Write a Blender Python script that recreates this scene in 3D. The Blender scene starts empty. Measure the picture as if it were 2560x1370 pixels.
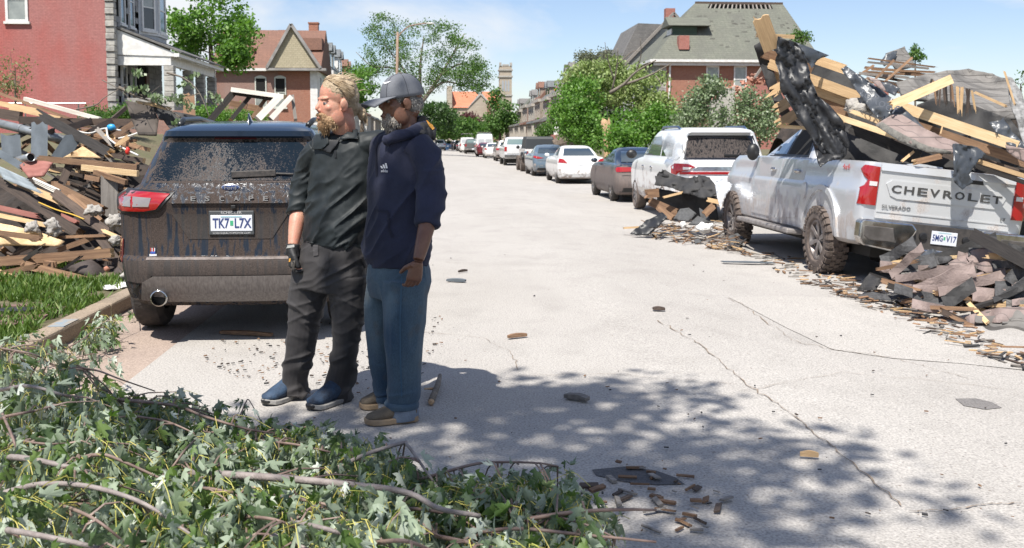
import bpy, math, random
import numpy as np
from mathutils import Vector, Matrix, geometry
random.seed(7); np.random.seed(7)
R = math.radians
scene = bpy.context.scene
C = scene.collection

# ---------------------------------------------------------------- camera
F = 2489.0            # focal length in photo pixels (35 mm lens on a 36 mm sensor)
PITCH, YAW, CAMH, AXIS_Y = R(4.5), R(4.365), 1.5, 547.9
cam_d = bpy.data.cameras.new('camera'); cam = bpy.data.objects.new('camera', cam_d); C.objects.link(cam)
cam.location = (0, 0, CAMH); cam.rotation_euler = (R(90) - PITCH, 0, -YAW)
cam_d.sensor_width = 36; cam_d.lens = F * 36 / 2560; cam_d.shift_y = -(685 - AXIS_Y) / 2560
cam_d.clip_start = 0.05; cam_d.clip_end = 4000
cam_d.dof.use_dof = True; cam_d.dof.focus_distance = 5.6; cam_d.dof.aperture_fstop = 7.1
scene.camera = cam

# ---------------------------------------------------------------- sky, sun, exposure
SUN_EL = R(60); SH = Vector((0.44, 0.90, 0)).normalized()      # the way shadows fall on the ground
w = bpy.data.worlds.new('World'); scene.world = w; w.use_nodes = True
nt = w.node_tree; nt.nodes.clear()
def wn(t, **k):
    n = nt.nodes.new(t)
    for a, b in k.items(): setattr(n, a, b)
    return n
sky = wn('ShaderNodeTexSky', sky_type='NISHITA', sun_disc=False, sun_elevation=SUN_EL, sun_rotation=math.atan2(-SH.x, -SH.y), air_density=1.0, dust_density=0.3, ozone_density=1.0)
bg = wn('ShaderNodeBackground'); bg.inputs[1].default_value = 0.074
bgc = wn('ShaderNodeBackground'); bgc.inputs[0].default_value = (0.93, 0.96, 1, 1); bgc.inputs[1].default_value = 0.56
tc = wn('ShaderNodeTexCoord'); sep = wn('ShaderNodeSeparateXYZ'); nt.links.new(tc.outputs['Generated'], sep.inputs[0])
add = wn('ShaderNodeMath', operation='ADD'); add.inputs[1].default_value = 0.3; nt.links.new(sep.outputs[2], add.inputs[0])
ab = wn('ShaderNodeMath', operation='MAXIMUM'); ab.inputs[1].default_value = 0.1; nt.links.new(add.outputs[0], ab.inputs[0])
comb = wn('ShaderNodeCombineXYZ')
for i in (0, 1):
    d = wn('ShaderNodeMath', operation='DIVIDE'); nt.links.new(sep.outputs[i], d.inputs[0]); nt.links.new(ab.outputs[0], d.inputs[1]); nt.links.new(d.outputs[0], comb.inputs[i])
mp = wn('ShaderNodeMapping'); mp.inputs['Scale'].default_value = (1.5, 1.5, 1); mp.inputs['Location'].default_value = (12.781, 3.012, 0)
nt.links.new(comb.outputs[0], mp.inputs[0])
nz = wn('ShaderNodeTexNoise'); nz.inputs['Scale'].default_value = 1.0; nz.inputs['Detail'].default_value = 9; nz.inputs['Roughness'].default_value = 0.55
nz.inputs['Distortion'].default_value = 0.3
nt.links.new(mp.outputs[0], nz.inputs[0])
rp = wn('ShaderNodeValToRGB'); rp.color_ramp.elements[0].position = 0.47; rp.color_ramp.elements[1].position = 0.66
nt.links.new(nz.outputs[0], rp.inputs[0])
mx = wn('ShaderNodeMixShader'); out = wn('ShaderNodeOutputWorld')
skm = wn('ShaderNodeMix', data_type='RGBA', blend_type='MULTIPLY'); skm.inputs[0].default_value = 1; skm.inputs[7].default_value = (1.0, 1.0, 1.12, 1); nt.links.new(sky.outputs[0], skm.inputs[6]); nt.links.new(skm.outputs[2], bg.inputs[0]); nt.links.new(rp.outputs[0], mx.inputs[0]); nt.links.new(bg.outputs[0], mx.inputs[1]); nt.links.new(bgc.outputs[0], mx.inputs[2]); nt.links.new(mx.outputs[0], out.inputs[0])

sun_d = bpy.data.lights.new('sun', 'SUN'); sun_d.energy = 4.6; sun_d.angle = R(0.6); sun_d.color = (1, 0.95, 0.87)
sun = bpy.data.objects.new('sun', sun_d); C.objects.link(sun)
SUNV = Vector((SH.x * math.cos(SUN_EL), SH.y * math.cos(SUN_EL), -math.sin(SUN_EL)))
sun.rotation_euler = SUNV.to_track_quat('-Z', 'Y').to_euler(); sun.location = (-6, -12, 20)

vs = scene.view_settings
vs.view_transform = 'Standard'; vs.look = 'None'; vs.gamma = 1; vs.use_curve_mapping = False; vs.exposure = 0.8
scene.cycles.max_bounces = 6; scene.cycles.transparent_max_bounces = 12; scene.cycles.sample_clamp_indirect = 6
scene.cycles.use_denoising = True

# ---------------------------------------------------------------- helpers
CAMR = cam.rotation_euler.to_matrix()
def at(px, py, Y):
    """the point seen at photo pixel (px, py) that stands Y metres down the street"""
    d = CAMR @ Vector(((px - 1280) / F, (AXIS_Y - py) / F, -1))
    return Vector((0, 0, CAMH)) + d * (Y / d.y)
def gz(x): 
    """height of the road: the gutter on the far side lies lower than the crown"""
    t = min(1, max(0, (x - 1.2) / 3.6)); return -0.15 * t * t * (3 - 2 * t)
def gp(px, py, z=0.0):
    d = CAMR @ Vector(((px - 1280) / F, (AXIS_Y - py) / F, -1))
    return Vector((0, 0, CAMH)) + d * ((z - CAMH) / d.z)

def tag(o, label=None, cat=None, group=None, kind=None):
    if label: o['label'] = label
    if cat: o['category'] = cat
    if group: o['group'] = group
    if kind: o['kind'] = kind
    return o
def empty(name, loc=(0, 0, 0), rz=0, label=None, cat=None, group=None, parent=None):
    o = bpy.data.objects.new(name, None); C.objects.link(o); o.location = loc; o.rotation_euler = (0, 0, rz); o.empty_display_size = .1
    if parent: o.parent = parent
    return tag(o, label, cat, group)
def link(name, me, parent=None, mats=None, smooth=False):
    if mats is not None:
        for m in (mats if isinstance(mats, (list, tuple)) else [mats]): me.materials.append(m)
    if smooth: me.shade_smooth()
    o = bpy.data.objects.new(name, me); C.objects.link(o)
    if parent: o.parent = parent
    return o
def ortho(a, up=Vector((0, 0, 1))):
    a = a.normalized(); 
    if abs(a.dot(up)) > .98: up = Vector((0, 1, 0)) if abs(a.y) < .9 else Vector((1, 0, 0))
    s = a.cross(up).normalized(); return a, s, s.cross(a)
def catmull(P, n):
    P = [np.array(p, float) for p in P]; Q = [2 * P[0] - P[1]] + P + [2 * P[-1] - P[-2]]; out = []
    for i in range(1, len(Q) - 2):
        for k in range(n):
            t = k / n; a, b, c, d = Q[i - 1:i + 3]
            out.append(.5 * (2 * b + (c - a) * t + (2 * a - 5 * b + 4 * c - d) * t * t + (3 * b - a - 3 * c + d) * t ** 3))
    return out + [P[-1]]
class MB:
    def __init__(s): s.v = []; s.f = []; s.m = []
    def add(s, vs, fs, mi=0):
        o = len(s.v); s.v += [tuple(v) for v in vs]; s.f += [tuple(i + o for i in f) for f in fs]; s.m += [mi] * len(fs); return s
    def box(s, c, size, rot=None, mi=0):
        hx, hy, hz = size[0] / 2, size[1] / 2, size[2] / 2
        P = [Vector((x, y, z)) for z in (-hz, hz) for y in (-hy, hy) for x in (-hx, hx)]
        if rot is not None: P = [rot @ p for p in P]
        c = Vector(c)
        return s.add([p + c for p in P], [(0, 2, 3, 1), (4, 5, 7, 6), (0, 1, 5, 4), (2, 6, 7, 3), (0, 4, 6, 2), (1, 3, 7, 5)], mi)
    def b2(s, x0, x1, y0, y1, z0, z1, mi=0):
        return s.box(((x0 + x1) / 2, (y0 + y1) / 2, (z0 + z1) / 2), (x1 - x0, y1 - y0, z1 - z0), None, mi)
    def beam(s, p0, p1, w, t, up=Vector((0, 0, 1)), mi=0):
        p0, p1 = Vector(p0), Vector(p1); a, sd, u = ortho(p1 - p0, Vector(up)); m = Matrix((a, sd, u)).transposed()
        return s.box((p0 + p1) / 2, ((p1 - p0).length, w, t), m, mi)
    def tube(s, pts, rad, n=8, mi=0, cap=True, sq=1.0):
        pts = [Vector(p) for p in pts]; k = len(pts)
        if not hasattr(rad, '__len__'): rad = [rad] * k
        vs = []; a, u, v = ortho(pts[1] - pts[0])
        for i, p in enumerate(pts):
            d = (pts[min(i + 1, k - 1)] - pts[max(i - 1, 0)])
            if d.length > 1e-9:
                d.normalize(); u = (u - d * u.dot(d)); u = u.normalized() if u.length > 1e-6 else ortho(d)[1]; v = d.cross(u)
            for j in range(n):
                th = 2 * math.pi * j / n; vs.append(p + (u * math.cos(th) + v * math.sin(th) * sq) * rad[i])
        fs = [(i * n + j, i * n + (j + 1) % n, (i + 1) * n + (j + 1) % n, (i + 1) * n + j) for i in range(k - 1) for j in range(n)]
        if cap: fs += [tuple(range(n))[::-1], tuple((k - 1) * n + j for j in range(n))]
        return s.add(vs, fs, mi)
    def loft(s, rings, cap=True, mi=0):
        n = len(rings[0]); k = len(rings); vs = [p for r in rings for p in r]
        fs = [(i * n + j, i * n + (j + 1) % n, (i + 1) * n + (j + 1) % n, (i + 1) * n + j) for i in range(k - 1) for j in range(n)]
        if cap: fs += [tuple(range(n))[::-1], tuple((k - 1) * n + j for j in range(n))]
        return s.add(vs, fs, mi)
    def lathe(s, prof, axis='x', c=(0, 0, 0), n=32, mi=0, closed=False):
        vs = []; k = len(prof); c = Vector(c)
        for a, r in prof:
            for j in range(n):
                th = 2 * math.pi * j / n; q = (a, r * math.cos(th), r * math.sin(th)) if axis == 'x' else (r * math.cos(th), r * math.sin(th), a)
                vs.append(Vector(q) + c)
        kk = k if closed else k - 1
        return s.add(vs, [(i * n + j, i * n + (j + 1) % n, ((i + 1) % k) * n + (j + 1) % n, ((i + 1) % k) * n + j) for i in range(kk) for j in range(n)], mi)
    def prism(s, poly, to3, depth, mi=0):
        """poly (2-D) mapped by to3(u, v, d) for d = 0 and d = depth"""
        n = len(poly); vs = [to3(u, v, 0) for u, v in poly] + [to3(u, v, depth) for u, v in poly]
        return s.add(vs, [tuple(range(n))[::-1], tuple(range(n, 2 * n))] + [(i, (i + 1) % n, n + (i + 1) % n, n + i) for i in range(n)], mi)
    def ell(s, c, r, rot=None, nu=12, nv=8, mi=0):
        c = Vector(c); vs = [Vector((0, 0, -r[2]))]
        for i in range(1, nv):
            ph = -math.pi / 2 + math.pi * i / nv
            for j in range(nu):
                th = 2 * math.pi * j / nu; vs.append(Vector((r[0] * math.cos(ph) * math.cos(th), r[1] * math.cos(ph) * math.sin(th), r[2] * math.sin(ph))))
        vs.append(Vector((0, 0, r[2])))
        if rot is not None: vs = [rot @ v for v in vs]
        fs = [(0, 1 + (j + 1) % nu, 1 + j) for j in range(nu)]
        fs += [(1 + i * nu + j, 1 + i * nu + (j + 1) % nu, 1 + (i + 1) * nu + (j + 1) % nu, 1 + (i + 1) * nu + j) for i in range(nv - 2) for j in range(nu)]
        t = len(vs) - 1; b = 1 + (nv - 2) * nu
        fs += [(b + j, b + (j + 1) % nu, t) for j in range(nu)]
        return s.add([v + c for v in vs], fs, mi)
    def mesh(s, name):
        me = bpy.data.meshes.new(name); me.from_pydata(s.v, [], s.f)
        if any(s.m): me.polygons.foreach_set('material_index', s.m)
        me.update(); return me
    def build(s, name, mats, parent=None, smooth=False, bevel=0, kind=None, fix=False):
        me = s.mesh(name)
        if fix:
            import bmesh
            b = bmesh.new(); b.from_mesh(me); bmesh.ops.recalc_face_normals(b, faces=b.faces); b.to_mesh(me); b.free()
        o = link(name, me, parent, mats, smooth)
        if bevel: bm = o.modifiers.new('bevel', 'BEVEL'); bm.width = bevel; bm.segments = 2; bm.limit_method = 'ANGLE'
        if kind: o['kind'] = kind
        return o
def quads_mesh(name, V, nper, attr=None):
    """V: (n*nper, 3) array, faces of nper consecutive vertices"""
    n = len(V) // nper; me = bpy.data.meshes.new(name)
    me.vertices.add(len(V)); me.vertices.foreach_set('co', np.ascontiguousarray(V, np.float32).ravel())
    me.loops.add(len(V)); me.loops.foreach_set('vertex_index', np.arange(len(V), dtype=np.int32))
    me.polygons.add(n); me.polygons.foreach_set('loop_start', np.arange(0, len(V), nper, dtype=np.int32)); me.polygons.foreach_set('loop_total', np.full(n, nper, np.int32))
    if attr is not None:
        a = me.attributes.new('rnd', 'FLOAT', 'FACE'); a.data.foreach_set('value', np.ascontiguousarray(attr, np.float32))
    me.update(calc_edges=True); return me
def bake(o, name=None):
    """a mesh object with its modifiers applied"""
    dg = bpy.context.evaluated_depsgraph_get(); dg.update()
    me = bpy.data.meshes.new_from_object(o.evaluated_get(dg)); o.modifiers.clear(); old = o.data; o.data = me
    bpy.data.meshes.remove(old); return o
def copy_tree(o, parent=None):
    c = o.copy(); C.objects.link(c); c.parent = parent
    for ch in list(o.children): copy_tree(ch, c)
    return c
FONTS = {}
def text(s, size, mat, M, parent=None, name='lettering', depth=0.002, width=None, bold=0.0):
    cu = bpy.data.curves.new('t', 'FONT'); cu.body = s; cu.size = size; cu.extrude = depth; cu.align_x = 'CENTER'; cu.align_y = 'CENTER'; cu.resolution_u = 2; cu.offset = bold
    o = bpy.data.objects.new('t', cu); C.objects.link(o); dg = bpy.context.evaluated_depsgraph_get(); dg.update()
    me = bpy.data.meshes.new_from_object(o.evaluated_get(dg)); bpy.data.objects.remove(o); bpy.data.curves.remove(cu)
    xs = [v.co.x for v in me.vertices]
    if width and xs:
        k = width / (max(xs) - min(xs)); me.transform(Matrix.Diagonal((k, 1, 1, 1)))
    me.transform(M); me.materials.clear(); me.materials.append(mat); me.name = name
    return link(name, me, parent)
# value noise in numpy (for cloth folds and rumpled sheets)
_prm = np.random.RandomState(3).rand(65536)
def vnoise(P):
    P = np.asarray(P, float); i = np.floor(P).astype(np.int64); f = P - i; f = f * f * (3 - 2 * f); r = 0
    for dx in (0, 1):
        for dy in (0, 1):
            for dz in (0, 1):
                h = ((i[:, 0] + dx) * 73856093 ^ (i[:, 1] + dy) * 19349663 ^ (i[:, 2] + dz) * 83492791) & 65535
                r = r + _prm[h] * (f[:, 0] if dx else 1 - f[:, 0]) * (f[:, 1] if dy else 1 - f[:, 1]) * (f[:, 2] if dz else 1 - f[:, 2])
    return r * 2 - 1
def fbm(P, o=3):
    P = np.asarray(P, float); return sum(vnoise(P * 2 ** k + 17 * k) / 2 ** k for k in range(o))

# ---------------------------------------------------------------- materials
MATS = {}
def nodes_of(name):
    m = bpy.data.materials.new(name); m.use_nodes = True; t = m.node_tree; t.nodes.clear()
    o = t.nodes.new('ShaderNodeOutputMaterial'); p = t.nodes.new('ShaderNodeBsdfPrincipled'); t.links.new(p.outputs[0], o.inputs[0]); MATS[name] = m
    return m, t, p, o
def N(t, typ, ins=None, **k):
    n = t.nodes.new(typ)
    for a, b in k.items(): setattr(n, a, b)
    for a, b in (ins or {}).items():
        if hasattr(b, 'is_linked'): t.links.new(b, n.inputs[a])
        else: n.inputs[a].default_value = b
    return n
def rgba(c): return (c[0], c[1], c[2], 1)
def noise_fac(t, scale, stretch=(1, 1, 1), lo=.35, hi=.65, detail=5, coord='Object', dist=0):
    tcn = N(t, 'ShaderNodeTexCoord'); mpn = N(t, 'ShaderNodeMapping', {0: tcn.outputs[coord], 'Scale': stretch})
    nn = N(t, 'ShaderNodeTexNoise', {0: mpn.outputs[0], 'Scale': scale, 'Detail': detail, 'Distortion': dist})
    r = N(t, 'ShaderNodeMapRange', {0: nn.outputs[0], 1: lo, 2: hi}); return r.outputs[0]
def mixc(t, f, a, b, blend='MIX'):
    n = N(t, 'ShaderNodeMix', data_type='RGBA', blend_type=blend)
    for i, x in ((0, f), (6, a), (7, b)):
        if hasattr(x, 'is_linked'): t.links.new(x, n.inputs[i])
        else: n.inputs[i].default_value = rgba(x) if i else x
    return n.outputs[2]
def M(name, c, c2=None, rough=.7, metal=0, scale=6, stretch=(1, 1, 1), bump=0, bscale=40, rnd=0, coat=0, spec=.5, detail=5, lo=.35, hi=.65, fine=0, sheen=0, coord='Object'):
    if name in MATS: return MATS[name]
    m, t, p, o = nodes_of(name); col = None
    if c2 is not None: col = mixc(t, noise_fac(t, scale, stretch, lo, hi, detail, coord), c, c2)
    if fine:
        f = noise_fac(t, bscale, stretch, .3, .7, 3, coord); k = mixc(t, f, (1 - fine,) * 3, (1 + fine,) * 3)
        col = mixc(t, 1.0, col if col is not None else c, k, 'MULTIPLY')
    if rnd:
        oi = N(t, 'ShaderNodeObjectInfo'); r = N(t, 'ShaderNodeMapRange', {0: oi.outputs['Random'], 3: 1 - rnd, 4: 1 + rnd})
        hs = N(t, 'ShaderNodeHueSaturation', {2: r.outputs[0]}); 
        if col is not None: t.links.new(col, hs.inputs['Color'])
        else: hs.inputs['Color'].default_value = rgba(c)
        col = hs.outputs[0]
    if col is not None: t.links.new(col, p.inputs['Base Color'])
    else: p.inputs['Base Color'].default_value = rgba(c)
    p.inputs['Roughness'].default_value = rough; p.inputs['Metallic'].default_value = metal; p.inputs['Coat Weight'].default_value = coat; p.inputs['Coat Roughness'].default_value = .05
    p.inputs['Specular IOR Level'].default_value = spec; p.inputs['Sheen Weight'].default_value = sheen
    if bump:
        b = noise_fac(t, bscale, stretch, 0, 1, 4, coord); bn = N(t, 'ShaderNodeBump', {'Height': b, 'Strength': bump, 'Distance': .02}); t.links.new(bn.outputs[0], p.inputs['Normal'])
    return m
def brickmat(name, c1, c2, mortar, bw=.21, bh=.072, ms=.009, stain=None, stain_amt=.5, bump=.6, rough=.85, var=None, stain_scale=.35):
    m, t, p, o = nodes_of(name); tcn = N(t, 'ShaderNodeTexCoord'); s = N(t, 'ShaderNodeSeparateXYZ', {0: tcn.outputs['Object']})
    a = N(t, 'ShaderNodeMath', {0: s.outputs[0], 1: s.outputs[1]}, operation='ADD'); v = N(t, 'ShaderNodeCombineXYZ', {0: a.outputs[0], 1: s.outputs[2]})
    b = N(t, 'ShaderNodeTexBrick', {'Vector': v.outputs[0], 'Color1': rgba(c1), 'Color2': rgba(c2), 'Mortar': rgba(mortar), 'Scale': 1.0, 'Mortar Size': ms, 'Brick Width': bw, 'Row Height': bh, 'Bias': 0.0})
    col = b.outputs[0]
    if stain: col = mixc(t, noise_fac(t, stain_scale, (1, 1, .5), .45, .75, 7), col, mixc(t, stain_amt, col, stain))
    f = noise_fac(t, 9, (1, 1, 1), .2, .8); col = mixc(t, 1.0, col, mixc(t, f, (.8, .8, .8), (1.15, 1.15, 1.15)), 'MULTIPLY')
    t.links.new(col, p.inputs['Base Color']); p.inputs['Roughness'].default_value = rough
    bn = N(t, 'ShaderNodeBump', {'Height': b.outputs['Fac'], 'Strength': bump, 'Distance': .01}, invert=True); t.links.new(bn.outputs[0], p.inputs['Normal'])
    return m
def leafmat(name, c1, c2, c3=None, trans=.35, rough=.55):
    m, t, p, o = nodes_of(name); at_ = N(t, 'ShaderNodeAttribute', attribute_name='rnd')
    r = N(t, 'ShaderNodeValToRGB', {0: at_.outputs['Fac']}); e = r.color_ramp.elements; e[0].color = rgba(c1); e[1].color = rgba(c2)
    if c3: x = e.new(.8); x.color = rgba(c2); e[-1].color = rgba(c3)
    t.links.new(r.outputs[0], p.inputs['Base Color']); p.inputs['Roughness'].default_value = rough
    tr = N(t, 'ShaderNodeBsdfTranslucent'); br = N(t, 'ShaderNodeHueSaturation', {'Saturation': 1.15, 'Value': 1.3, 'Color': r.outputs[0]}); t.links.new(br.outputs[0], tr.inputs[0])
    ms = N(t, 'ShaderNodeMixShader', {0: trans, 1: p.outputs[0], 2: tr.outputs[0]}); t.links.new(ms.outputs[0], o.inputs[0])
    return m
def dirtpaint(name, paint, dirt, z0, z1, base=.0, coat=1, metal=.0, drips=.6, rough=.35, speck=60, coord='Object', bump=.25):
    """car paint under dried mud: thicker towards the sills, with clean runs where water came down"""
    m, t, p, o = nodes_of(name); tcn = N(t, 'ShaderNodeTexCoord'); s = N(t, 'ShaderNodeSeparateXYZ', {0: tcn.outputs[coord]})
    g = N(t, 'ShaderNodeMapRange', {0: s.outputs[2], 1: z0, 2: z1, 3: 1.0, 4: base}); 
    f1 = noise_fac(t, speck, (1, 1, 1), .3, .7, 6); f2 = noise_fac(t, 3, (1, 1, .6), .3, .7, 4)
    a = N(t, 'ShaderNodeMath', {0: f1, 1: .55}, operation='MULTIPLY'); b = N(t, 'ShaderNodeMath', {0: f2, 1: .45}, operation='MULTIPLY'); nsum = N(t, 'ShaderNodeMath', {0: a.outputs[0], 1: b.outputs[0]}, operation='ADD')
    th = N(t, 'ShaderNodeMath', {0: 1.0, 1: g.outputs[0]}, operation='SUBTRACT'); df = N(t, 'ShaderNodeMath', {0: nsum.outputs[0], 1: th.outputs[0]}, operation='SUBTRACT')
    mk = N(t, 'ShaderNodeMapRange', {0: df.outputs[0], 1: -.12, 2: .12}); mask = mk.outputs[0]
    if drips:
        d = noise_fac(t, 9, (3.6, 3.6, .14), .5, .6, 3, dist=.6); dd = N(t, 'ShaderNodeMapRange', {0: d, 3: 1.0, 4: 1 - drips}); mm = N(t, 'ShaderNodeMath', {0: mask, 1: dd.outputs[0]}, operation='MULTIPLY'); mask = mm.outputs[0]
    dc = mixc(t, noise_fac(t, 130, (1, 1, 1), .3, .7, 2), tuple(x * .62 for x in dirt), tuple(min(1, x * 1.45) for x in dirt))
    t.links.new(mixc(t, mask, paint, dc), p.inputs['Base Color'])
    for inp, lo_, hi_ in (('Roughness', rough, .9), ('Coat Weight', coat, 0), ('Metallic', metal, 0)):
        q = N(t, 'ShaderNodeMapRange', {0: mask, 3: lo_, 4: hi_}); t.links.new(q.outputs[0], p.inputs[inp])
    p.inputs['Coat Roughness'].default_value = .06
    if bump: bn = N(t, 'ShaderNodeBump', {'Height': mask, 'Strength': bump, 'Distance': .004}); t.links.new(bn.outputs[0], p.inputs['Normal'])
    else: p.inputs['Specular IOR Level'].default_value = .06
    return m
def plain(name, c, rough=.5, metal=0, coat=0, emit=0): return M(name, c, rough=rough, metal=metal, coat=coat)
def clearmat(name, col, alpha, rough=.1):
    m, t, p, o = nodes_of(name); p.inputs['Base Color'].default_value = rgba(col); p.inputs['Roughness'].default_value = rough; p.inputs['Alpha'].default_value = alpha; return m

black = plain('black plastic', (.012, .012, .013), .45); rubber = M('rubber', (.022, .021, .02), (.06, .052, .045), .85, scale=14, bump=.3); glass_dark = plain('dark glass', (.012, .016, .02), .04, coat=.6)
chrome = M('chrome', (.62, .62, .62), (.4, .38, .36), .16, 1, scale=12); white_paint = M('white paint', (.74, .74, .72), (.62, .61, .59), .6, scale=3, fine=.05)
red_lens = plain('red lens', (.3, .008, .01), .12, coat=1); clear_lens = plain('clear lens', (.62, .6, .6), .1, coat=1); alloy = M('alloy', (.36, .35, .34), (.2, .175, .16), .35, .8, scale=10)
window_glass = plain('window glass', (.05, .065, .08), .04, coat=.8); white_frame = M('white frame', (.72, .72, .7), (.6, .59, .57), .5, scale=5)
WOOD = dict(
    new=M('new pine', (.55, .38, .21), (.43, .285, .15), .75, scale=7, stretch=(.6, 9, 9), bump=.25, bscale=30, rnd=.14),
    pale=M('pale pine', (.66, .5, .3), (.55, .38, .2), .75, scale=7, stretch=(.6, 9, 9), bump=.25, bscale=30, rnd=.12),
    mid=M('brown timber', (.25, .15, .085), (.15, .085, .05), .8, scale=6, stretch=(.6, 9, 9), bump=.35, bscale=30, rnd=.25),
    dark=M('old dark timber', (.085, .06, .046), (.045, .032, .026), .8, scale=6, stretch=(.6, 9, 9), bump=.35, bscale=30, rnd=.3),
    black=M('charred timber', (.03, .026, .024), (.015, .013, .012), .8, scale=6, stretch=(.6, 9, 9), bump=.4, bscale=30, rnd=.3),
    red=M('maroon painted board', (.27, .11, .09), (.2, .075, .06), .7, scale=4, stretch=(.5, 3, 3), bump=.15, rnd=.1),
    white=M('white painted board', (.72, .69, .63), (.55, .5, .43), .65, scale=3, stretch=(.5, 4, 4), bump=.2, rnd=.08),
    grey=M('weathered board', (.24, .22, .2), (.15, .135, .12), .85, scale=5, stretch=(.5, 8, 8), bump=.35, rnd=.2),
    slate=M('blue grey painted board', (.105, .125, .145), (.07, .085, .1), .75, scale=4, stretch=(1, 2, 2), bump=.2, rnd=.12))
torn = M('torn pine', (.66, .44, .2), (.55, .33, .13), .85, scale=9, stretch=(1, 6, 6), bump=.5)

# ---------------------------------------------------------------- ground, road, kerbs
def groundmat():
    m, t, p, o = nodes_of('dry lawn'); a = mixc(t, noise_fac(t, .8, lo=.3, hi=.7), (.075, .1, .03), (.16, .125, .08)); a = mixc(t, noise_fac(t, 12, lo=.4, hi=.6), a, (.1, .085, .05))
    t.links.new(a, p.inputs['Base Color']); p.inputs['Roughness'].default_value = .95; return m
def roadmat(name, c, tint, patch=.5, spk=.35, bumpy=.5):
    m, t, p, o = nodes_of(name)
    a = mixc(t, noise_fac(t, .55, (1, .5, 1), .35, .68, 8), c, tint)
    a = mixc(t, noise_fac(t, 2.3, (1, .7, 1), .5, .8, 9), a, tuple(x * .9 for x in tint))
    a = mixc(t, noise_fac(t, 1.1, (2.5, .12, 1), .55, .8, 5), a, tuple(x * .92 for x in c))
    f = noise_fac(t, 85, lo=.34, hi=.66, detail=4); a = mixc(t, 1.0, a, mixc(t, f, (1 - spk,) * 3, (1 + spk * .75,) * 3), 'MULTIPLY')
    v = N(t, 'ShaderNodeTexVoronoi', {'Scale': 42.0}); tcn = N(t, 'ShaderNodeTexCoord'); t.links.new(tcn.outputs['Object'], v.inputs['Vector'])
    vr = N(t, 'ShaderNodeMapRange', {0: v.outputs['Distance'], 1: .1, 2: .34, 3: .74, 4: 1.04}); g = N(t, 'ShaderNodeCombineColor', {0: vr.outputs[0], 1: vr.outputs[0], 2: vr.outputs[0]}); a = mixc(t, 1.0, a, g.outputs[0], 'MULTIPLY')
    a = mixc(t, noise_fac(t, 34, lo=.69, hi=.74, detail=3), a, (.2, .165, .14))
    t.links.new(a, p.inputs['Base Color']); p.inputs['Roughness'].default_value = .9
    b = N(t, 'ShaderNodeBump', {'Height': f, 'Strength': bumpy, 'Distance': .006}); t.links.new(b.outputs[0], p.inputs['Normal']); return m
def sstep(a, b, x): x = min(1, max(0, (x - a) / (b - a))); return x * x * (3 - 2 * x)
def lawn_z(x, y):
    z = -.35 if -2.75 < x < 7.45 and y > -30 else 0.0
    if x <= -2.75: z = .1 + 1.7 * sstep(-7, -12, x) * sstep(24, 40, y)
    if x >= 7.45: z = 0.0 + 1.0 * sstep(9.5, 13, x) * sstep(26, 40, y)
    return z
xs = [-900, -400, -200, -100, -60, -40, -30, -24, -20, -17, -14, -12, -11, -10, -9, -8, -7, -6, -5, -4, -3.2, -2.76, -2.74, 2, 7.4, 7.5, 8.2, 9, 9.5, 10, 10.5, 11, 12, 13, 14, 17, 20, 30, 50, 100, 200, 400, 900]
ys = [-60, -30, -29, -10, 0, 4, 8, 12, 16, 20, 22, 24, 26, 28, 30, 32, 34, 36, 38, 40, 50, 70, 100, 150, 250, 400, 800, 1500, 2500]
gm = MB(); gm.add([(x, y, lawn_z(x, y)) for y in ys for x in xs], [(j * len(xs) + i, j * len(xs) + i + 1, (j + 1) * len(xs) + i + 1, (j + 1) * len(xs) + i) for j in range(len(ys) - 1) for i in range(len(xs) - 1)])
tag(gm.build('ground', groundmat(), smooth=True), kind='structure')
road_m = roadmat('worn concrete road', (.385, .365, .342), (.34, .32, .298), spk=.28)
rx = [-1.93, -1, 0, 1.2, 1.8, 2.4, 3, 3.6, 4.2, 4.8, 6, 7.45]; ry = [-28, -10, 0, 5, 10, 20, 40, 80, 160, 320, 700, 1400]
rm = MB(); rm.add([(x, y, gz(x)) for y in ry for x in rx], [(j * len(rx) + i, j * len(rx) + i + 1, (j + 1) * len(rx) + i + 1, (j + 1) * len(rx) + i) for j in range(len(ry) - 1) for i in range(len(rx) - 1)])
road = tag(rm.build('road', road_m, smooth=True), kind='structure')
gutter_m = roadmat('dusty gutter concrete', (.36, .285, .235), (.3, .235, .2), spk=.22)
g_ = MB(); g_.b2(-2.75, -1.93, -28, 1400, -.2, -.006); tag(g_.build('gutter', gutter_m), kind='structure')
curb_m = roadmat('kerb concrete', (.34, .27, .2), (.25, .2, .15), spk=.25)
for nm, x0, x1, zt in (('kerb', -2.92, -2.75, .125), ('kerb', 7.45, 7.62, -.02)):
    yy = -28; 
    root = tag(empty(nm, ((x0 + x1) / 2, 0, 0)), 'pale concrete kerb along the lawn beside the muddy dark car' if x0 < 0 else 'low concrete kerb behind the parked pickup and white cars', 'kerb', kind='structure')
    for k in range(46):
        L = 3.05 if k < 30 else 12; b = MB(); b.b2(x0, x1, yy + .006, yy + L - .006, -.3, zt - random.random() * .006); o = b.build('kerb_stone', curb_m, bevel=.02); o.parent = root; o.matrix_parent_inverse = Matrix.Translation((-(x0 + x1) / 2, 0, 0)); yy += L
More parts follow.
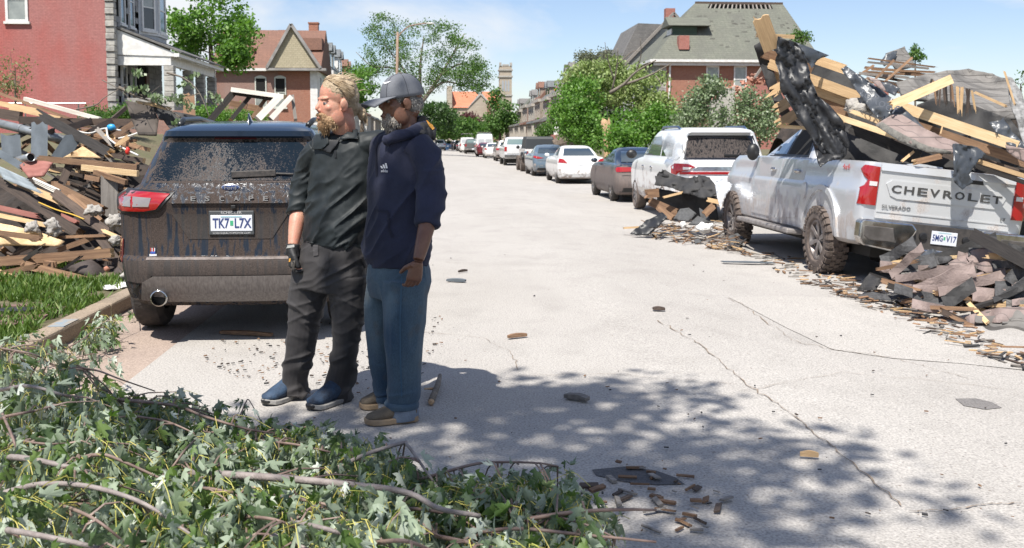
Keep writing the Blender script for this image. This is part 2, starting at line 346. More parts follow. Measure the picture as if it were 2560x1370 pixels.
# patches and cracks lie 4 mm above the road
def groundpoly(name, pts, mat, lift, parent=None):
    b = MB(); P = [gp(px, py, 0) for px, py in pts]
    P = [Vector((p.x, p.y, gz(p.x) + lift)) for p in [gp(px, py, gz(gp(px, py, 0).x)) for px, py in pts]]
    b.add(P, [tuple(range(len(P)))]); return b.build(name, mat, parent)
tar = roadmat('tar patch', (.1, .098, .1), (.075, .075, .08), spk=.2); tar2 = roadmat('old asphalt patch', (.2, .19, .18), (.16, .15, .145), spk=.25)
groundpoly('patch', [(1480, 1176), (1560, 1168), (1640, 1178), (1690, 1196), (1712, 1212), (1640, 1214), (1560, 1206), (1490, 1190)], tar, .004, road)
groundpoly('patch', [(2388, 994), (2440, 993), (2480, 1002), (2505, 1016), (2465, 1021), (2410, 1012)], tar2, .004, road)
apron_m = roadmat('smooth concrete apron', (.4, .378, .352), (.37, .35, .325), spk=.3)
groundpoly('patch', [(1822, 742), (1990, 738), (2140, 745), (2300, 775), (2480, 850), (2640, 930), (2400, 905), (2230, 893), (2080, 872), (1960, 815)], apron_m, .0045, road)
crack_m = M('crack dirt', (.28, .22, .17), (.16, .13, .1), .95, scale=20)
def crack(pts, wd, amp=6, parent=road):
    P = []
    for (a, b_) in zip(pts[:-1], pts[1:]):
        for k in range(9):
            t_ = k / 9; P.append((a[0] + (b_[0] - a[0]) * t_ + random.uniform(-amp, amp), a[1] + (b_[1] - a[1]) * t_ + random.uniform(-amp, amp) * .35))
    Q = [gp(x, y, gz(gp(x, y, 0).x)) for x, y in P]; b = MB(); V = []
    for i, q in enumerate(Q):
        d = (Q[min(i + 1, len(Q) - 1)] - Q[max(i - 1, 0)]); d.z = 0; d.normalize(); n_ = Vector((-d.y, d.x, 0)); ww = wd * random.uniform(.1, .75)
        V += [(q.x + n_.x * ww, q.y + n_.y * ww, gz(q.x) + .0062), (q.x - n_.x * ww, q.y - n_.y * ww, gz(q.x) + .0062)]
    b.add(V, [(2 * i, 2 * i + 1, 2 * i + 3, 2 * i + 2) for i in range(len(Q) - 1)]); b.build('crack', crack_m, parent)
crack([(1640, 800), (1730, 850), (1800, 900), (1870, 965), (1960, 1020), (2050, 1095), (2150, 1175), (2270, 1280)], .008)
crack([(2270, 1280), (2360, 1278), (2460, 1262), (2560, 1258)], .007)
crack([(1060, 832), (1200, 845), (1280, 880), (1300, 930)], .005); crack([(1300, 940), (1500, 935), (1700, 950), (1860, 962)], .004)
crack([(1822, 742), (1900, 790), (1980, 850), (2100, 875), (2240, 893)], .007); crack([(1850, 980), (2100, 930), (2300, 945), (2560, 975)], .004)
crack([(1140, 560), (1300, 555), (1500, 560), (1800, 580)], .008, 3); crack([(2230, 893), (2340, 920), (2430, 945)], .005)
crack([(1090, 655), (1250, 662), (1500, 660), (1750, 668)], .006, 3)
# ================================================================ buildings
WROOT = set()
def wroot(name, loc, label, cat, group=None):
    """an Empty at a thing's base whose parts are given in world coordinates"""
    o = empty(name, loc, 0, label, cat, group); WROOT.add(o.name); return o
_link = link
def link(name, me, parent=None, mats=None, smooth=False):
    o = _link(name, me, parent, mats, smooth)
    if parent is not None and parent.name in WROOT: o.matrix_parent_inverse = Matrix.Translation(-Vector(parent.location))
    return o
def facing(f, c):
    c = Vector(c)
    if f == '-Y': return lambda u, v, d: c + Vector((u, -d, v))
    if f == '+X': return lambda u, v, d: c + Vector((d, u, v))
    if f == '-X': return lambda u, v, d: c + Vector((-d, u, v))
    a = f  # a plan direction (unit vector along the wall, outward normal)
    return lambda u, v, d: c + a[0] * u + a[1] * d + Vector((0, 0, v))
def fbox(mb, T, u0, u1, v0, v1, d0, d1, mi=0):
    P = [T(u, v, d) for d in (d0, d1) for v in (v0, v1) for u in (u0, u1)]
    mb.add(P, [(0, 2, 3, 1), (4, 5, 7, 6), (0, 1, 5, 4), (2, 6, 7, 3), (0, 4, 6, 2), (1, 3, 7, 5)], mi)
pane_blind = M('blind behind glass', (.3, .32, .3), (.2, .22, .21), .15, scale=2, coat=.7); dark_in = plain('dark interior', (.008, .008, .008), .9)
def window(house, f, c, wd, ht, frame=white_frame, pane=window_glass, pane2=None, fw=.09, sill=True, arch=False):
    T = facing(f, c); m = MB(); h, k = wd / 2, ht / 2
    fbox(m, T, -h, -h + fw, -k, k, -.05, .06); fbox(m, T, h - fw, h, -k, k, -.05, .06); fbox(m, T, -h + fw, h - fw, k - fw, k, -.05, .06); fbox(m, T, -h + fw, h - fw, -k, -k + fw * .8, -.05, .06); fbox(m, T, -h + fw, h - fw, -fw * .3, fw * .3, -.05, .045)
    if sill: fbox(m, T, -h - .08, h + .08, -k - .12, -k, -.05, .12)
    if arch: 
        n = 8; P = [(-h + wd * i / n, k + .16 * math.sin(math.pi * i / n)) for i in range(n + 1)]; m.prism([(h, k)] + [(-h, k)] + P[1:-1], lambda u, v, d: T(u, v, d), .06)
    o = m.build('window', frame, house)
    for a, b, mt in ((-k + fw * .8, -fw * .3, pane2 or pane), (fw * .3, k - fw, pane)):
        q = MB(); fbox(q, T, -h + fw, h - fw, a, b, -.05, .015); q.build('pane', mt, o)
    return o
limestone = M('limestone', (.4, .385, .35), (.27, .26, .245), .9, scale=3, bump=.6, bscale=9, fine=.12, rnd=.12)
stone_shade = M('shaded grey stone', (.3, .3, .3), (.2, .205, .21), .9, scale=3, bump=.7, bscale=8, fine=.12, rnd=.14)  # limestone again, darker and cooler: the front's shade put into its colour
painted_brick = brickmat('painted red brick', (.35, .145, .135), (.39, .165, .15), (.32, .135, .125), .22, .072, .008, stain=(.4, .065, .05), stain_amt=.7, bump=1, stain_scale=.55)
orange_brick = brickmat('orange brick', (.36, .14, .085), (.3, .105, .065), (.3, .2, .15), .21, .072, .01, stain=(.3, .2, .16), stain_amt=.25)
sooty_brick = brickmat('sooty brick', (.3, .14, .1), (.24, .12, .09), (.26, .18, .15), .21, .072, .01, stain=(.27, .215, .2), stain_amt=.85, stain_scale=.3)
plain_brick = brickmat('dull red brick', (.3, .1, .075), (.36, .13, .1), (.33, .2, .17), .21, .072, .01, stain=(.33, .13, .11), stain_amt=.5)
def rows(name, c, c2, h=.14, w=.3, stain=None, amt=.5, bump=.5, var=.5): 
    return brickmat(name, c, c2, tuple(x * .55 for x in c), w, h, .008, stain=stain, stain_amt=amt, bump=bump, stain_scale=.8)
roof_brown = rows('brown roof shingles', (.2, .105, .075), (.17, .09, .066), .16, .35, (.13, .075, .06)); roof_green = rows('green roof shingles', (.145, .15, .122), (.125, .132, .107), .16, .3, (.1, .1, .088), .7)
roof_grey = rows('grey roof shingles', (.16, .155, .15), (.115, .112, .11), .15, .28, (.2, .19, .18)); slate = rows('slate', (.15, .165, .17), (.11, .12, .13), .2, .25)
siding_tan = rows('tan shingle siding', (.42, .37, .26), (.37, .325, .225), .16, .3, (.3, .26, .18)); siding_grey = rows('grey siding', (.34, .35, .335), (.29, .3, .29), .16, 3.0); siding_green = rows('dark green siding', (.05, .085, .06), (.045, .075, .055), .14, 4)

# ---- the painted brick house with the stone front and white porch
A = wroot('brick_house', (-15.7, 50, 1.7), 'pink red painted brick house with grey stone front and white porch', 'house')
b = MB(); b.b2(-34, -15.87, 50, 58.5, 1.2, 10.8); b.b2(-15.87, -15.62, 50.42, 58.5, 1.2, 10.8, 1); b.build('wall', [painted_brick, dark_in], A)
b = MB(); b.b2(-34.3, -15.2, 49.7, 58.8, 10.8, 11.1); b.build('roof', roof_grey, A)
for k in range(32):      # rock faced corner stones
    z = 1.3 + k * .3; wide = .42 if k % 2 else .3
    b = MB(); b.box((-15.66, 50.17, z + .145), (.42, wide + .06, .284), Matrix.Rotation(R(random.uniform(-.8, .8)), 3, 'Y')); b.build('corner_stone', limestone, A, bevel=.03)
wins = [(51.55, .62), (53.05, .62)]
for k in range(32):      # stone blocks of the street front
    z = 1.3 + k * .3; y = 50.45 + (.3 if k % 2 else 0)
    while y < 58.4:
        L = min(random.choice((.55, .7, .85)), 58.5 - y); hit = any(abs(y + L / 2 - wy) < ww / 2 + L / 2 and 7.25 < z + .15 < 9.9 for wy, ww in wins) or (54.15 < y + L / 2 < 58.3 and 6.6 < z)
        if not hit and z > 6.0 or (z > 2.7 and z < 6.0 and not 53.6 < y + L / 2 < 55.6 and not any(abs(y + L / 2 - wy) < .7 and 3.3 < z < 5.2 for wy, ww in wins)):
            b = MB(); b.box((-15.58 + random.uniform(-.008, .008), y + L / 2, z + .145), (.14, L - .02, .284)); b.build('stone', stone_shade, A)
        y += L
for wy, ww in wins: window(A, '+X', (-15.53, wy, 8.6), .8, 2.6, pane=glass_dark); window(A, '+X', (-15.53, wy, 4.3), .8, 1.9, pane=glass_dark)
window(A, '-Y', (-19.97, 49.99, 8.25), 1.04, 2.1, pane=pane_blind, fw=.12)
b = MB(); b.tube([(-21.35, 49.9, 10.9), (-21.35, 49.9, 4.6), (-21.25, 49.9, 2.0)], .055, 8); b.build('downpipe', white_frame, A)
# bay
bp = [Vector((-15.5, 54.2, 0)), Vector((-14.9, 55.5, 0)), Vector((-14.9, 57.3, 0)), Vector((-15.5, 58.3, 0))]
b = MB(); b.prism([(p.x, p.y) for p in bp], lambda u, v, d: Vector((u, v, 6.6 + d)), 4.2); by = b.build('bay', M('bay paint', (.42, .44, .46), (.36, .38, .4), .6, scale=2), A)
for i, (fa, n_) in enumerate(((.88, 2.4), (.8, 2.4))):
    p, q = bp[i], bp[i + 1]; d = (q - p).normalized(); nrm = Vector((d.y, -d.x, 0)); 
    window(A, (d, nrm), (p + q) / 2 + Vector((0, 0, 8.55)) + nrm * .02, (q - p).length * .72, n_, pane=pane_blind, pane2=glass_dark, fw=.11)
b = MB(); b.prism([(p.x + (.1 if p.x > -15.3 else 0), p.y) for p in bp], lambda u, v, d: Vector((u, v, 7.1 + d)), .18); b.prism([(p.x + (.2 if p.x > -15.3 else 0), p.y) for p in bp], lambda u, v, d: Vector((u, v, 6.5 + d)), .14); b.build('bay_trim', white_frame, A)
# porch
b = MB(); b.prism([(-15.55, 5.7), (-15.55, 6.95), (-12.55, 5.72), (-12.55, 5.62)], lambda u, v, d: Vector((u, 50.45 + d, v)), .12); b.b2(-15.5, -12.95, 50.5, 50.75, 5.2, 5.66); b.b2(-13.2, -12.95, 50.76, 60.2, 5.2, 5.66); b.b2(-12.75, -12.5, 50.3, 60.6, 5.6, 5.78); b.build('porch_beam', white_frame, A)
b = MB(); b.prism([(-15.5, 6.98), (-15.5, 7.1), (-12.4, 5.86), (-12.4, 5.78)], lambda u, v, d: Vector((u, 50.35 + d, v)), 10.2); b.build('porch_roof', roof_grey, A)
for y in (50.75, 54.4, 57.2, 60.0):
    for k in range(9): b = MB(); b.box((-13.08, y, 2.9 + k * .256 + .125), (.48, .48, .246)); b.build('column_stone', limestone, A, bevel=.025)
b = MB(); b.b2(-15.5, -12.8, 50.5, 60.4, 1.3, 2.88); b.build('porch_floor', limestone, A)
b = MB(); b.b2(-15.3, -13.33, 50.6, 50.85, 2.88, 3.6); b.b2(-13.2, -12.95, 51.0, 54.15, 2.88, 3.6); b.build('porch_parapet', limestone, A, bevel=.02)
b = MB(); b.b2(-15.55, -15.46, 53.7, 55.5, 2.9, 5.2); d_ = b.build('doorway', dark_in, A); b = MB(); b.b2(-15.45, -15.38, 54.9, 55.5, 2.92, 5.1); b.build('door', plain('brown door', (.1, .04, .025), .5), d_)
b = MB(); b.b2(-17, -11.9, 49, 49.2, 1.6, 2.95); b.build('retaining_wall', sooty_brick, A)
# chain link fence rail
fr = wroot('yard_fence', (-20, 42, 1.6), 'thin galvanised fence rail in front of the painted brick wall', 'fence')
b = MB(); b.tube([(-26, 42, 3.02), (-14.2, 42, 3.02)], .03, 6); b.build('rail', alloy, fr)
for k in range(6): b = MB(); b.tube([(-25 + k * 2.1, 42, 1.5), (-25 + k * 2.1, 42, 3.05)], .03, 6); b.build('post', alloy, fr)

# ---- brown roofed house
B = wroot('gabled_house', (-14, 85, 1.7), 'sooty brick house with brown roof and tan shingled gable', 'house')
b = MB(); b.b2(-18.2, -13.1, 85, 93, 1.2, 7.4); b.b2(-13.1, -10.1, 85.01, 93, 1.2, 7.4, 1); b.build('wall', [sooty_brick, orange_brick], B)
b = MB(); b.b2(-10.45, -9.85, 84.95, 85.4, 1.2, 7.3); b.b2(-10.1, -9.8, 85.4, 93, 1.2, 7.3); b.build('corner_trim', white_frame, B)
b = MB(); ez, rz = 7.5, 11.1
b.prism([(84.6, ez), (89, rz), (93.4, ez), (93.4, ez - .2), (84.6, ez - .2)], lambda u, v, d: Vector((-18.5 + d, u, v)), 9.0)
b.build('roof', roof_brown, B)
gx0, gx1 = -13.75, -9.65; ax = (gx0 + gx1) / 2 - .15
b = MB(); b.prism([(gx0, 7.55), (gx1, 7.55), (ax, 10.95)], lambda u, v, d: Vector((u, 84.45 + d, v)), 4.4); b.build('gable', siding_tan, B)
b = MB(); b.beam((gx0 - .15, 84.4, 7.5), (ax, 84.4, 11.1), .5, .22); b.beam((gx1 + .15, 84.4, 7.5), (ax, 84.4, 11.1), .5, .22); b.b2(gx0 - .2, gx1 + .6, 84.2, 84.9, 7.3, 7.5); b.build('gable_trim', M('grey trim', (.3, .29, .28), (.2, .19, .18), .7, scale=2), B)
b = MB(); b.b2(-18.4, gx0, 84.5, 84.7, 7.28, 7.5); b.build('gutter', white_frame, B)
for px in (652, 701): 
    p = at(px, 222, 85); window(B, '-Y', (p.x, 84.98, p.z - .3), .95, 2.5, frame=M('pale frame', (.5, .52, .47), rough=.6), pane=dark_in, pane2=pane_blind, arch=True)
p = at(806, 200, 86); window(B, '+X', (-9.78, 86.4, 6.2), 1.2, 1.5, pane=glass_dark)
for (x0, x1, y0, y1, z0, z1) in ((-15.9, -15.2, 86, 86.7, 7.8, 9.2), (-11.0, -10.2, 89, 89.8, 10.4, 11.7)): b = MB(); b.b2(x0, x1, y0, y1, z0, z1); b.b2(x0 - .06, x1 + .06, y0 - .06, y1 + .06, z1, z1 + .12); b.build('chimney', orange_brick, B)
for y0, y1 in ((86.6, 88.6), (90, 92)):
    b = MB(); b.b2(-11.2, -9.9, y0, y1, 7.5, 9.2); dm = b.build('dormer', plain('dormer brown', (.22, .07, .045), .7), B); b = MB(); b.prism([(y0 - .25, 9.2), (y0 - .1, 10.2), (y1 + .1, 10.2), (y1 + .25, 9.2)], lambda u, v, d: Vector((-11.9 + d, u, v)), 2.3); b.build('dormer_roof', roof_brown, dm)
    b = MB(); b.b2(-9.9, -9.84, y0 + .3, y1 - .3, 7.7, 9.05); b.build('dormer_window', white_frame, dm)

# ---- row houses on both sides
def rowhouse(name, label, xf, side, y0, y1, zw, zr, wallm, roofm, trim=white_frame, dorm=None, porch=True, z0=1.0, group=None, chim=True, hole=False):
    H = wroot(name, (xf, (y0 + y1) / 2, z0), label, 'house', group); X = lambda d: xf + side * d     # d: metres back from the front
    s = lambda a, c: (min(a, c), max(a, c)); f = '-X' if side > 0 else '+X'
    b = MB(); b.b2(*s(X(0), X(11)), y0, y1, z0 - .6, zw); b.build('wall', wallm, H)
    b = MB(); b.b2(*s(X(-.3), X(.25)), y0 - .05, y1 + .05, zw - .15, zw + .25); b.build('cornice', trim, H)
    b = MB(); b.prism([(X(-.2), zw + .25), (X(1.6), zr), (X(10.6), zr - .3), (X(11), zw + .25)], lambda u, v, d: Vector((u, y0 + .02 + d, v)), y1 - y0 - .04); rf = b.build('roof', roofm, H)
    ym = (y0 + y1) / 2
    if dorm:
        dy = (y1 - y0) * .2
        for yc in (ym - dy, ym + dy):
            b = MB(); b.b2(*s(X(.2), X(2.4)), yc - .75, yc + .75, zw + .3, zr - .5); dd = b.build('dormer', dorm, H)
            b = MB(); b.prism([(yc - .95, zr - .5), (yc, zr + .35), (yc + .95, zr - .5)], lambda u, v, d: Vector((X(-.05) + side * d, u, v)), 3.0); b.build('dormer_roof', roofm, dd)
            b = MB(); T = facing(f, (X(.19), yc, (zw + zr) / 2)); fbox(b, T, -.4, .4, -.6, .55, 0, .04); b.build('dormer_window', glass_dark, dd)
    n = 3; st = (zw - z0) / 2
    for fl in range(2):
        for k in range(n):
            yc = y0 + (k + .5) * (y1 - y0) / n; window(H, f, (X(-.02), yc, z0 + st * fl + st * .55), 1.0, st * .58, frame=trim, pane=dark_in if hole else glass_dark, fw=.12)
    window(H, '-Y', (X(4.5), y0 - .02, z0 + st * 1.5), 1.0, 1.6, frame=trim, pane=glass_dark)
    if porch:
        b = MB(); b.prism([(X(-2.3), z0 + 2.7), (X(-2.2), z0 + 2.95), (X(-.02), z0 + 3.5), (X(-.02), z0 + 2.7)], lambda u, v, d: Vector((u, y0 + .3 + d, v)), y1 - y0 - .6); pr = b.build('porch_roof', roofm, H)
        b = MB(); b.b2(*s(X(-2.3), X(-.03)), y0 + .3, y1 - .3, z0 - .6, z0 + .25); b.build('porch_floor', limestone, H)
        for k in range(4): 
            yc = y0 + .6 + k * (y1 - y0 - 1.2) / 3; b = MB(); b.b2(*s(X(-2.15), X(-1.85)), yc - .15, yc + .15, z0 + .25, z0 + 2.7); b.build('porch_post', trim, H)
    if chim: b = MB(); b.b2(*s(X(4), X(4.8)), y0 + .2, y0 + .9, zr - 1, zr + 1.3); b.build('chimney', plain_brick, H)
    return H
tan_stone = rows('tan stone blocks', (.34, .29, .24), (.28, .24, .2), .3, .6, (.22, .17, .14)); pink_stone = rows('dusty pink brick', (.33, .24, .2), (.28, .2, .165), .1, .3, (.24, .2, .18)); pale_stone = rows('pale stone', (.4, .38, .34), (.35, .33, .3), .3, .6)
lt = plain('dusty trim', (.42, .38, .33), .7)
LEFT = [(-9.9, 96, 103, 7.9, 10.6, siding_grey, slate, siding_grey, 'pale dormered row house just behind the tan gabled house'), (-9.9, 104.5, 111, 8.0, 10.7, pale_stone, slate, white_frame, 'row house with white dormers two doors behind the tan gable'), (-9.9, 113, 121, 7.8, 10.4, orange_brick, roof_brown, orange_brick, 'orange brick row house with brown dormers past the white dormers'),
        (-10.2, 124, 132, 7.0, 9.2, pink_stone, roof_grey, pale_stone, 'pink brick row house seen between the two heads'), (-10.2, 134, 143, 7.2, 9.6, tan_stone, slate, tan_stone, 'tan stone row house behind the bare limbed tree'), (-10.5, 146, 155, 7.0, 9.4, pale_stone, roof_grey, pink_stone, 'farthest pale row house on the lamp post side of the street')]
for xf, y0, y1, zw, zr, wm_, rm_, dm_, lb in LEFT: rowhouse('row_house', lb, xf, -1, y0, y1, zw, zr, wm_, rm_, lt if zw < 7.6 else white_frame, dm_, z0=1.7, group='row houses along the street')
RIGHT = [(15.5, 84, 92, 7.4, 11.4, siding_grey, roof_grey, None, 'grey sided house with a grey gable beside the green roof'), (14.6, 95, 103, 7.6, 10.2, pale_stone, slate, None, 'pale stone house with a red dormer above the green trees'), (14.3, 105, 113, 7.2, 9.6, pink_stone, roof_grey, plain('dull red dormer', (.33, .12, .1), .7), 'dusty house with dull red dormers behind the roof worker'), (14.2, 115, 123, 6.9, 9.3, tan_stone, roof_grey, None, 'storm damaged tan house on which the roof worker stands'),
         (14.2, 125, 132, 6.8, 8.8, pink_stone, slate, tan_stone, 'pinkish damaged row house third beyond the roof worker'), (14.0, 134, 141, 6.9, 9.2, tan_stone, roof_brown, tan_stone, 'tan row house with brown roof and splintered porch'), (14.0, 143, 151, 6.6, 8.6, pale_stone, roof_grey, pale_stone, 'pale row house with flat grey roof down the block'), (14.0, 153, 161, 6.8, 8.8, pink_stone, roof_green, None, 'pinkish row house with a greenish roof near the church'), (14.0, 164, 173, 6.4, 8.2, tan_stone, roof_grey, tan_stone, 'last tan row house before the small street tree')]
for xf, y0, y1, zw, zr, wm_, rm_, dm_, lb in RIGHT: rowhouse('row_house', lb, xf, 1, y0, y1, zw, zr, wm_, rm_, lt, dm_, group='row houses along the street', hole=True)

# ---- green roofed house
G = wroot('green_roofed_house', (16.3, 72, .9), 'brick house with torn green shingle roof and white gutter', 'house')
b = MB(); b.b2(16.75, 27.5, 72, 81, .3, 7.2); b.build('wall', orange_brick, G)
for k in range(22): b = MB(); b.box((16.5, 72.2, .5 + k * .31), (.52, .5, .296)); b.build('corner_stone', limestone, G, bevel=.02)
b = MB(); b.b2(16.3, 16.74, 72.46, 81, .3, 7.2); b.build('street_front', siding_grey, G)
window(G, '-X', (16.28, 74.2, 5.6), 1.1, 2.2, pane=dark_in)
E0, E1, D0, D1 = Vector((15.6, 71.5, 7.35)), Vector((28.2, 71.5, 7.35)), Vector((20.0, 76.5, 12.1)), Vector((26.9, 76.5, 12.1)); BK = Vector((15.6, 81.5, 7.35)); BK1 = Vector((28.2, 81.5, 7.35))
def slope(u, v): return (E0.lerp(E1, u)).lerp(D0.lerp(D1, u), v)
n0, n1, vc = .17, .86, .9
b = MB(); P = [E0, E1, slope(1, vc), slope(n1, vc), slope(n0, vc), slope(0, vc), D0, slope(n0, 1), slope(n1, 1), D1, BK, BK1]
b.add(P, [(0, 1, 2, 3, 4, 5), (5, 4, 7, 6), (3, 2, 9, 8), (0, 5, 6, 10), (1, 11, 9, 2), (10, 6, 9, 11)]); rf = b.build('roof', roof_green, G); sm_ = rf.modifiers.new('thick', 'SOLIDIFY'); sm_.thickness = .12; sm_.offset = -1
for k in range(15):
    u = n0 + (n1 - n0) * (k + .5) / 15; b = MB(); b.beam(slope(u, vc - .06) - Vector((0, 0, .16)), slope(u + random.uniform(-.006, .006), 1.0) - Vector((0, 0, .1)), .1, .12); b.build('rafter', WOOD['grey'], rf)
b = MB(); b.beam(slope(0, 1), slope(1, 1), .14, .2); b.build('ridge_board', WOOD['dark'], rf)
miss = M('bare felt', (.1, .1, .085), (.07, .07, .06), .9, scale=3)
for k in range(42):
    u, v = random.uniform(.06, .95), random.uniform(.2, .86); du, dv = random.uniform(.012, .045), .02; off = Vector((0, -.012, .012)); b = MB(); b.add([slope(u, v) + off, slope(u + du, v) + off, slope(u + du, v + dv) + off, slope(u, v + dv) + off], [(0, 1, 2, 3)]); b.build('bare_patch', miss, rf)
b = MB(); b.beam(E0 + Vector((0, -.08, -.08)), E1 + Vector((0, -.08, -.08)), .16, .18); b.beam(E0 + Vector((-.08, 0, -.08)), BK + Vector((-.08, 0, -.08)), .16, .18); b.b2(15.8, 28, 71.6, 71.98, 6.95, 7.22); b.build('gutter', white_frame, G)
b = MB(); b.tube([(17.0, 71.85, 7.2), (16.9, 71.85, 1.0)], .07, 8); b.build('downpipe', white_frame, G)
c_ = slope(.135, .22); b = MB(); b.box(c_ + Vector((0, -.1, .25)), (.75, .7, 1.0)); b.build('chimney', plain_brick, G)
for px in (1781, 1850): p = at(px, 195, 72); window(G, '-Y', (p.x, 71.98, p.z - .1), .95, 1.9, pane=pane_blind, arch=True)
b = MB(); b.b2(17.6, 19.4, 73.6, 75.4, 7.9, 10.0); dm = b.build('dormer', siding_green, G); b = MB(); b.prism([(73.2, 10.0), (74.5, 10.75), (75.8, 10.0)], lambda u, v, d: Vector((17.2 + d, u, v)), 3.2); b.build('dormer_roof', roof_green, dm); b = MB(); b.b2(17.5, 17.58, 73.8, 75.2, 8.1, 9.8); b.build('dormer_window', white_frame, dm)
# grey gable of the neighbour
b = MB(); b.prism([(15.6, 7.4), (24, 7.4), (20, 11.9)], lambda u, v, d: Vector((u, 83.6 + d, v)), .3); g_ = b.build('gable', siding_grey, bpy.data.objects['row_house.006'])
b = MB(); b.beam((15.2, 83.5, 7.2), (20, 83.5, 12.2), .5, .2); b.beam((24.4, 83.5, 7.2), (20, 83.5, 12.2), .5, .2); b.build('gable_trim', WOOD['grey'], g_)

# ---- broken brick building with rubble on top
K = wroot('ruined_brick_house', (17, 58, .8), 'red brick house with its roof gone and loose bricks on top', 'house')
rndtop = [(x, 4.55 + .35 * math.sin(x * 1.7) + random.uniform(-.15, .15)) for x in np.linspace(17.6, 27, 16)]
b = MB(); b.prism([(17.6, .3), (27, .3)] + rndtop[::-1], lambda u, v, d: Vector((u, 58 + d, v)), 8); b.build('wall', plain_brick, K)
b = MB(); b.prism([(16.2, .3), (17.59, .3), (17.59, 4.7), (17.0, 4.5), (16.7, 4.0), (16.2, 3.9)], lambda u, v, d: Vector((u, 57.9 + d, v)), .6); b.build('stone_front', pale_stone, K)
b = MB(); b.b2(16.75, 17.1, 57.84, 57.9, 2.6, 3.5); b.build('window', dark_in, K)
brick_me = MB().box((0, 0, 0), (.22, .11, .075)).mesh('brick'); brick_mats = [M('loose brick %d' % i, c, tuple(x * .75 for x in c), .9, scale=8) for i, c in enumerate(((.42, .2, .14), (.36, .16, .11), (.46, .29, .22)))]
for k in range(170):
    me = brick_me if k % 3 == 0 else (brick_me.copy() if k < 3 else bms[k % 3]) if k >= 0 else None
    if k < 3: bms = (bms if k else []) + [me]; me.materials.clear(); me.materials.append(brick_mats[k])
    x = random.uniform(16.9, 24.5); h = .75 * math.exp(-((x - 19.8) / 2.6) ** 2)
    o = link('brick', me, K); o.location = Vector((x, 58.3 + random.uniform(-.35, 1), 4.62 + .3 * math.sin(x * 1.7) + random.random() * h)); o.rotation_euler = [random.uniform(-.6, .6), random.uniform(-.6, .6), random.uniform(0, 3)]; o.scale = (1.3, 1.3, 1.3)
b = MB(); b.beam((18.8, 58, 5.2), (19.6, 58.2, 6.3), .12, .12); b.beam((21.5, 58, 5.0), (20.7, 58, 6.0), .25, .08); b.build('roof_timber', WOOD['grey'], K)

# ---- church
CH = wroot('stone_church', (13, 300, 1), 'distant pale stone church with orange roof and tall bell tower', 'church')
cs = rows('church stone', (.4, .35, .28), (.35, .3, .24), .5, 1.2, (.3, .25, .2)); rt = rows('orange tiles', (.52, .19, .11), (.45, .16, .09), .5, .8)
b = MB(); b.b2(5, 23, 304, 325, 0, 12); b.b2(3.5, 5, 303, 320, 0, 18); b.build('nave', cs, CH)
b = MB(); b.prism([(303.5, 11.5), (313, 16.8), (325, 11.5)], lambda u, v, d: Vector((5 + d, u, v)), 18); b.build('roof', rt, CH)
b = MB(); b.prism([(9.5, 0), (17.5, 0), (17.5, 11), (13.5, 15.8), (9.5, 11)], lambda u, v, d: Vector((u, 300 + d, v)), 10); b.prism([(16.5, 0), (20.5, 0), (20.5, 8), (18.5, 11.5), (16.5, 8)], lambda u, v, d: Vector((u, 296 + d, v)), 8); b.build('transept', cs, CH)
b = MB(); b.prism([(9.2, 10.9), (13.5, 16.2), (17.8, 10.9), (13.5, 15.2)], lambda u, v, d: Vector((u, 299.7 + d, v)), 1); b.build('coping', limestone, CH)
for x in (12.2, 14.2): b = MB(); b.prism([(x, 4), (x + 1, 4), (x + 1, 7), (x + .5, 7.8), (x, 7)], lambda u, v, d: Vector((u, 299.95 + d, v)), .3); b.build('window', dark_in, CH)
b = MB(); b.b2(6.2, 6.9, 303.8, 304.2, 6.5, 9.2); b.b2(7.6, 8.3, 303.8, 304.2, 6.5, 9.2); b.build('window', dark_in, CH)
b = MB(); b.b2(16.2, 18.8, 295.7, 296.2, 1.5, 4.5); b.b2(15.4, 16.2, 295.5, 300, 0, 12.6); b.build('porch', plain('brown stone', (.22, .12, .085), .85), CH)
tx0, tx1 = 19.3, 23.0
b = MB(); b.b2(tx0, tx1, 302, 305.7, 0, 24.0); tw = b.build('bell_tower', cs, CH)
b = MB(); b.b2(tx0 - .3, tx1 + .3, 301.7, 306, 20.6, 21.1); b.b2(tx0 - .25, tx1 + .25, 301.75, 305.95, 15.0, 15.4); b.b2(tx0 - .3, tx1 + .3, 301.7, 306, 22.6, 23.0); 
for x in (tx0 - .1, tx1 - .6): b.b2(x, x + .7, 301.8, 302.5, 24, 25.0)
b.b2(tx0 + .9, tx1 - .9, 301.9, 302.4, 24, 24.5); b.build('tower_band', limestone, tw)
for k in range(3): x = tx0 + .75 + k * .85; b = MB(); b.prism([(x, 16.4), (x + .5, 16.4), (x + .5, 19.3), (x + .25, 19.8), (x, 19.3)], lambda u, v, d: Vector((u, 301.95 + d, v)), .3); b.build('louvre', plain('pale louvre', (.3, .33, .36), .6), tw)
b = MB(); b.tube([(13.5, 312, 16), (13.5, 312, 18.4), (13.5, 312, 20.4)], [.9, .8, .05], 6); b.build('finial', plain('copper', (.2, .3, .27), .6), CH)

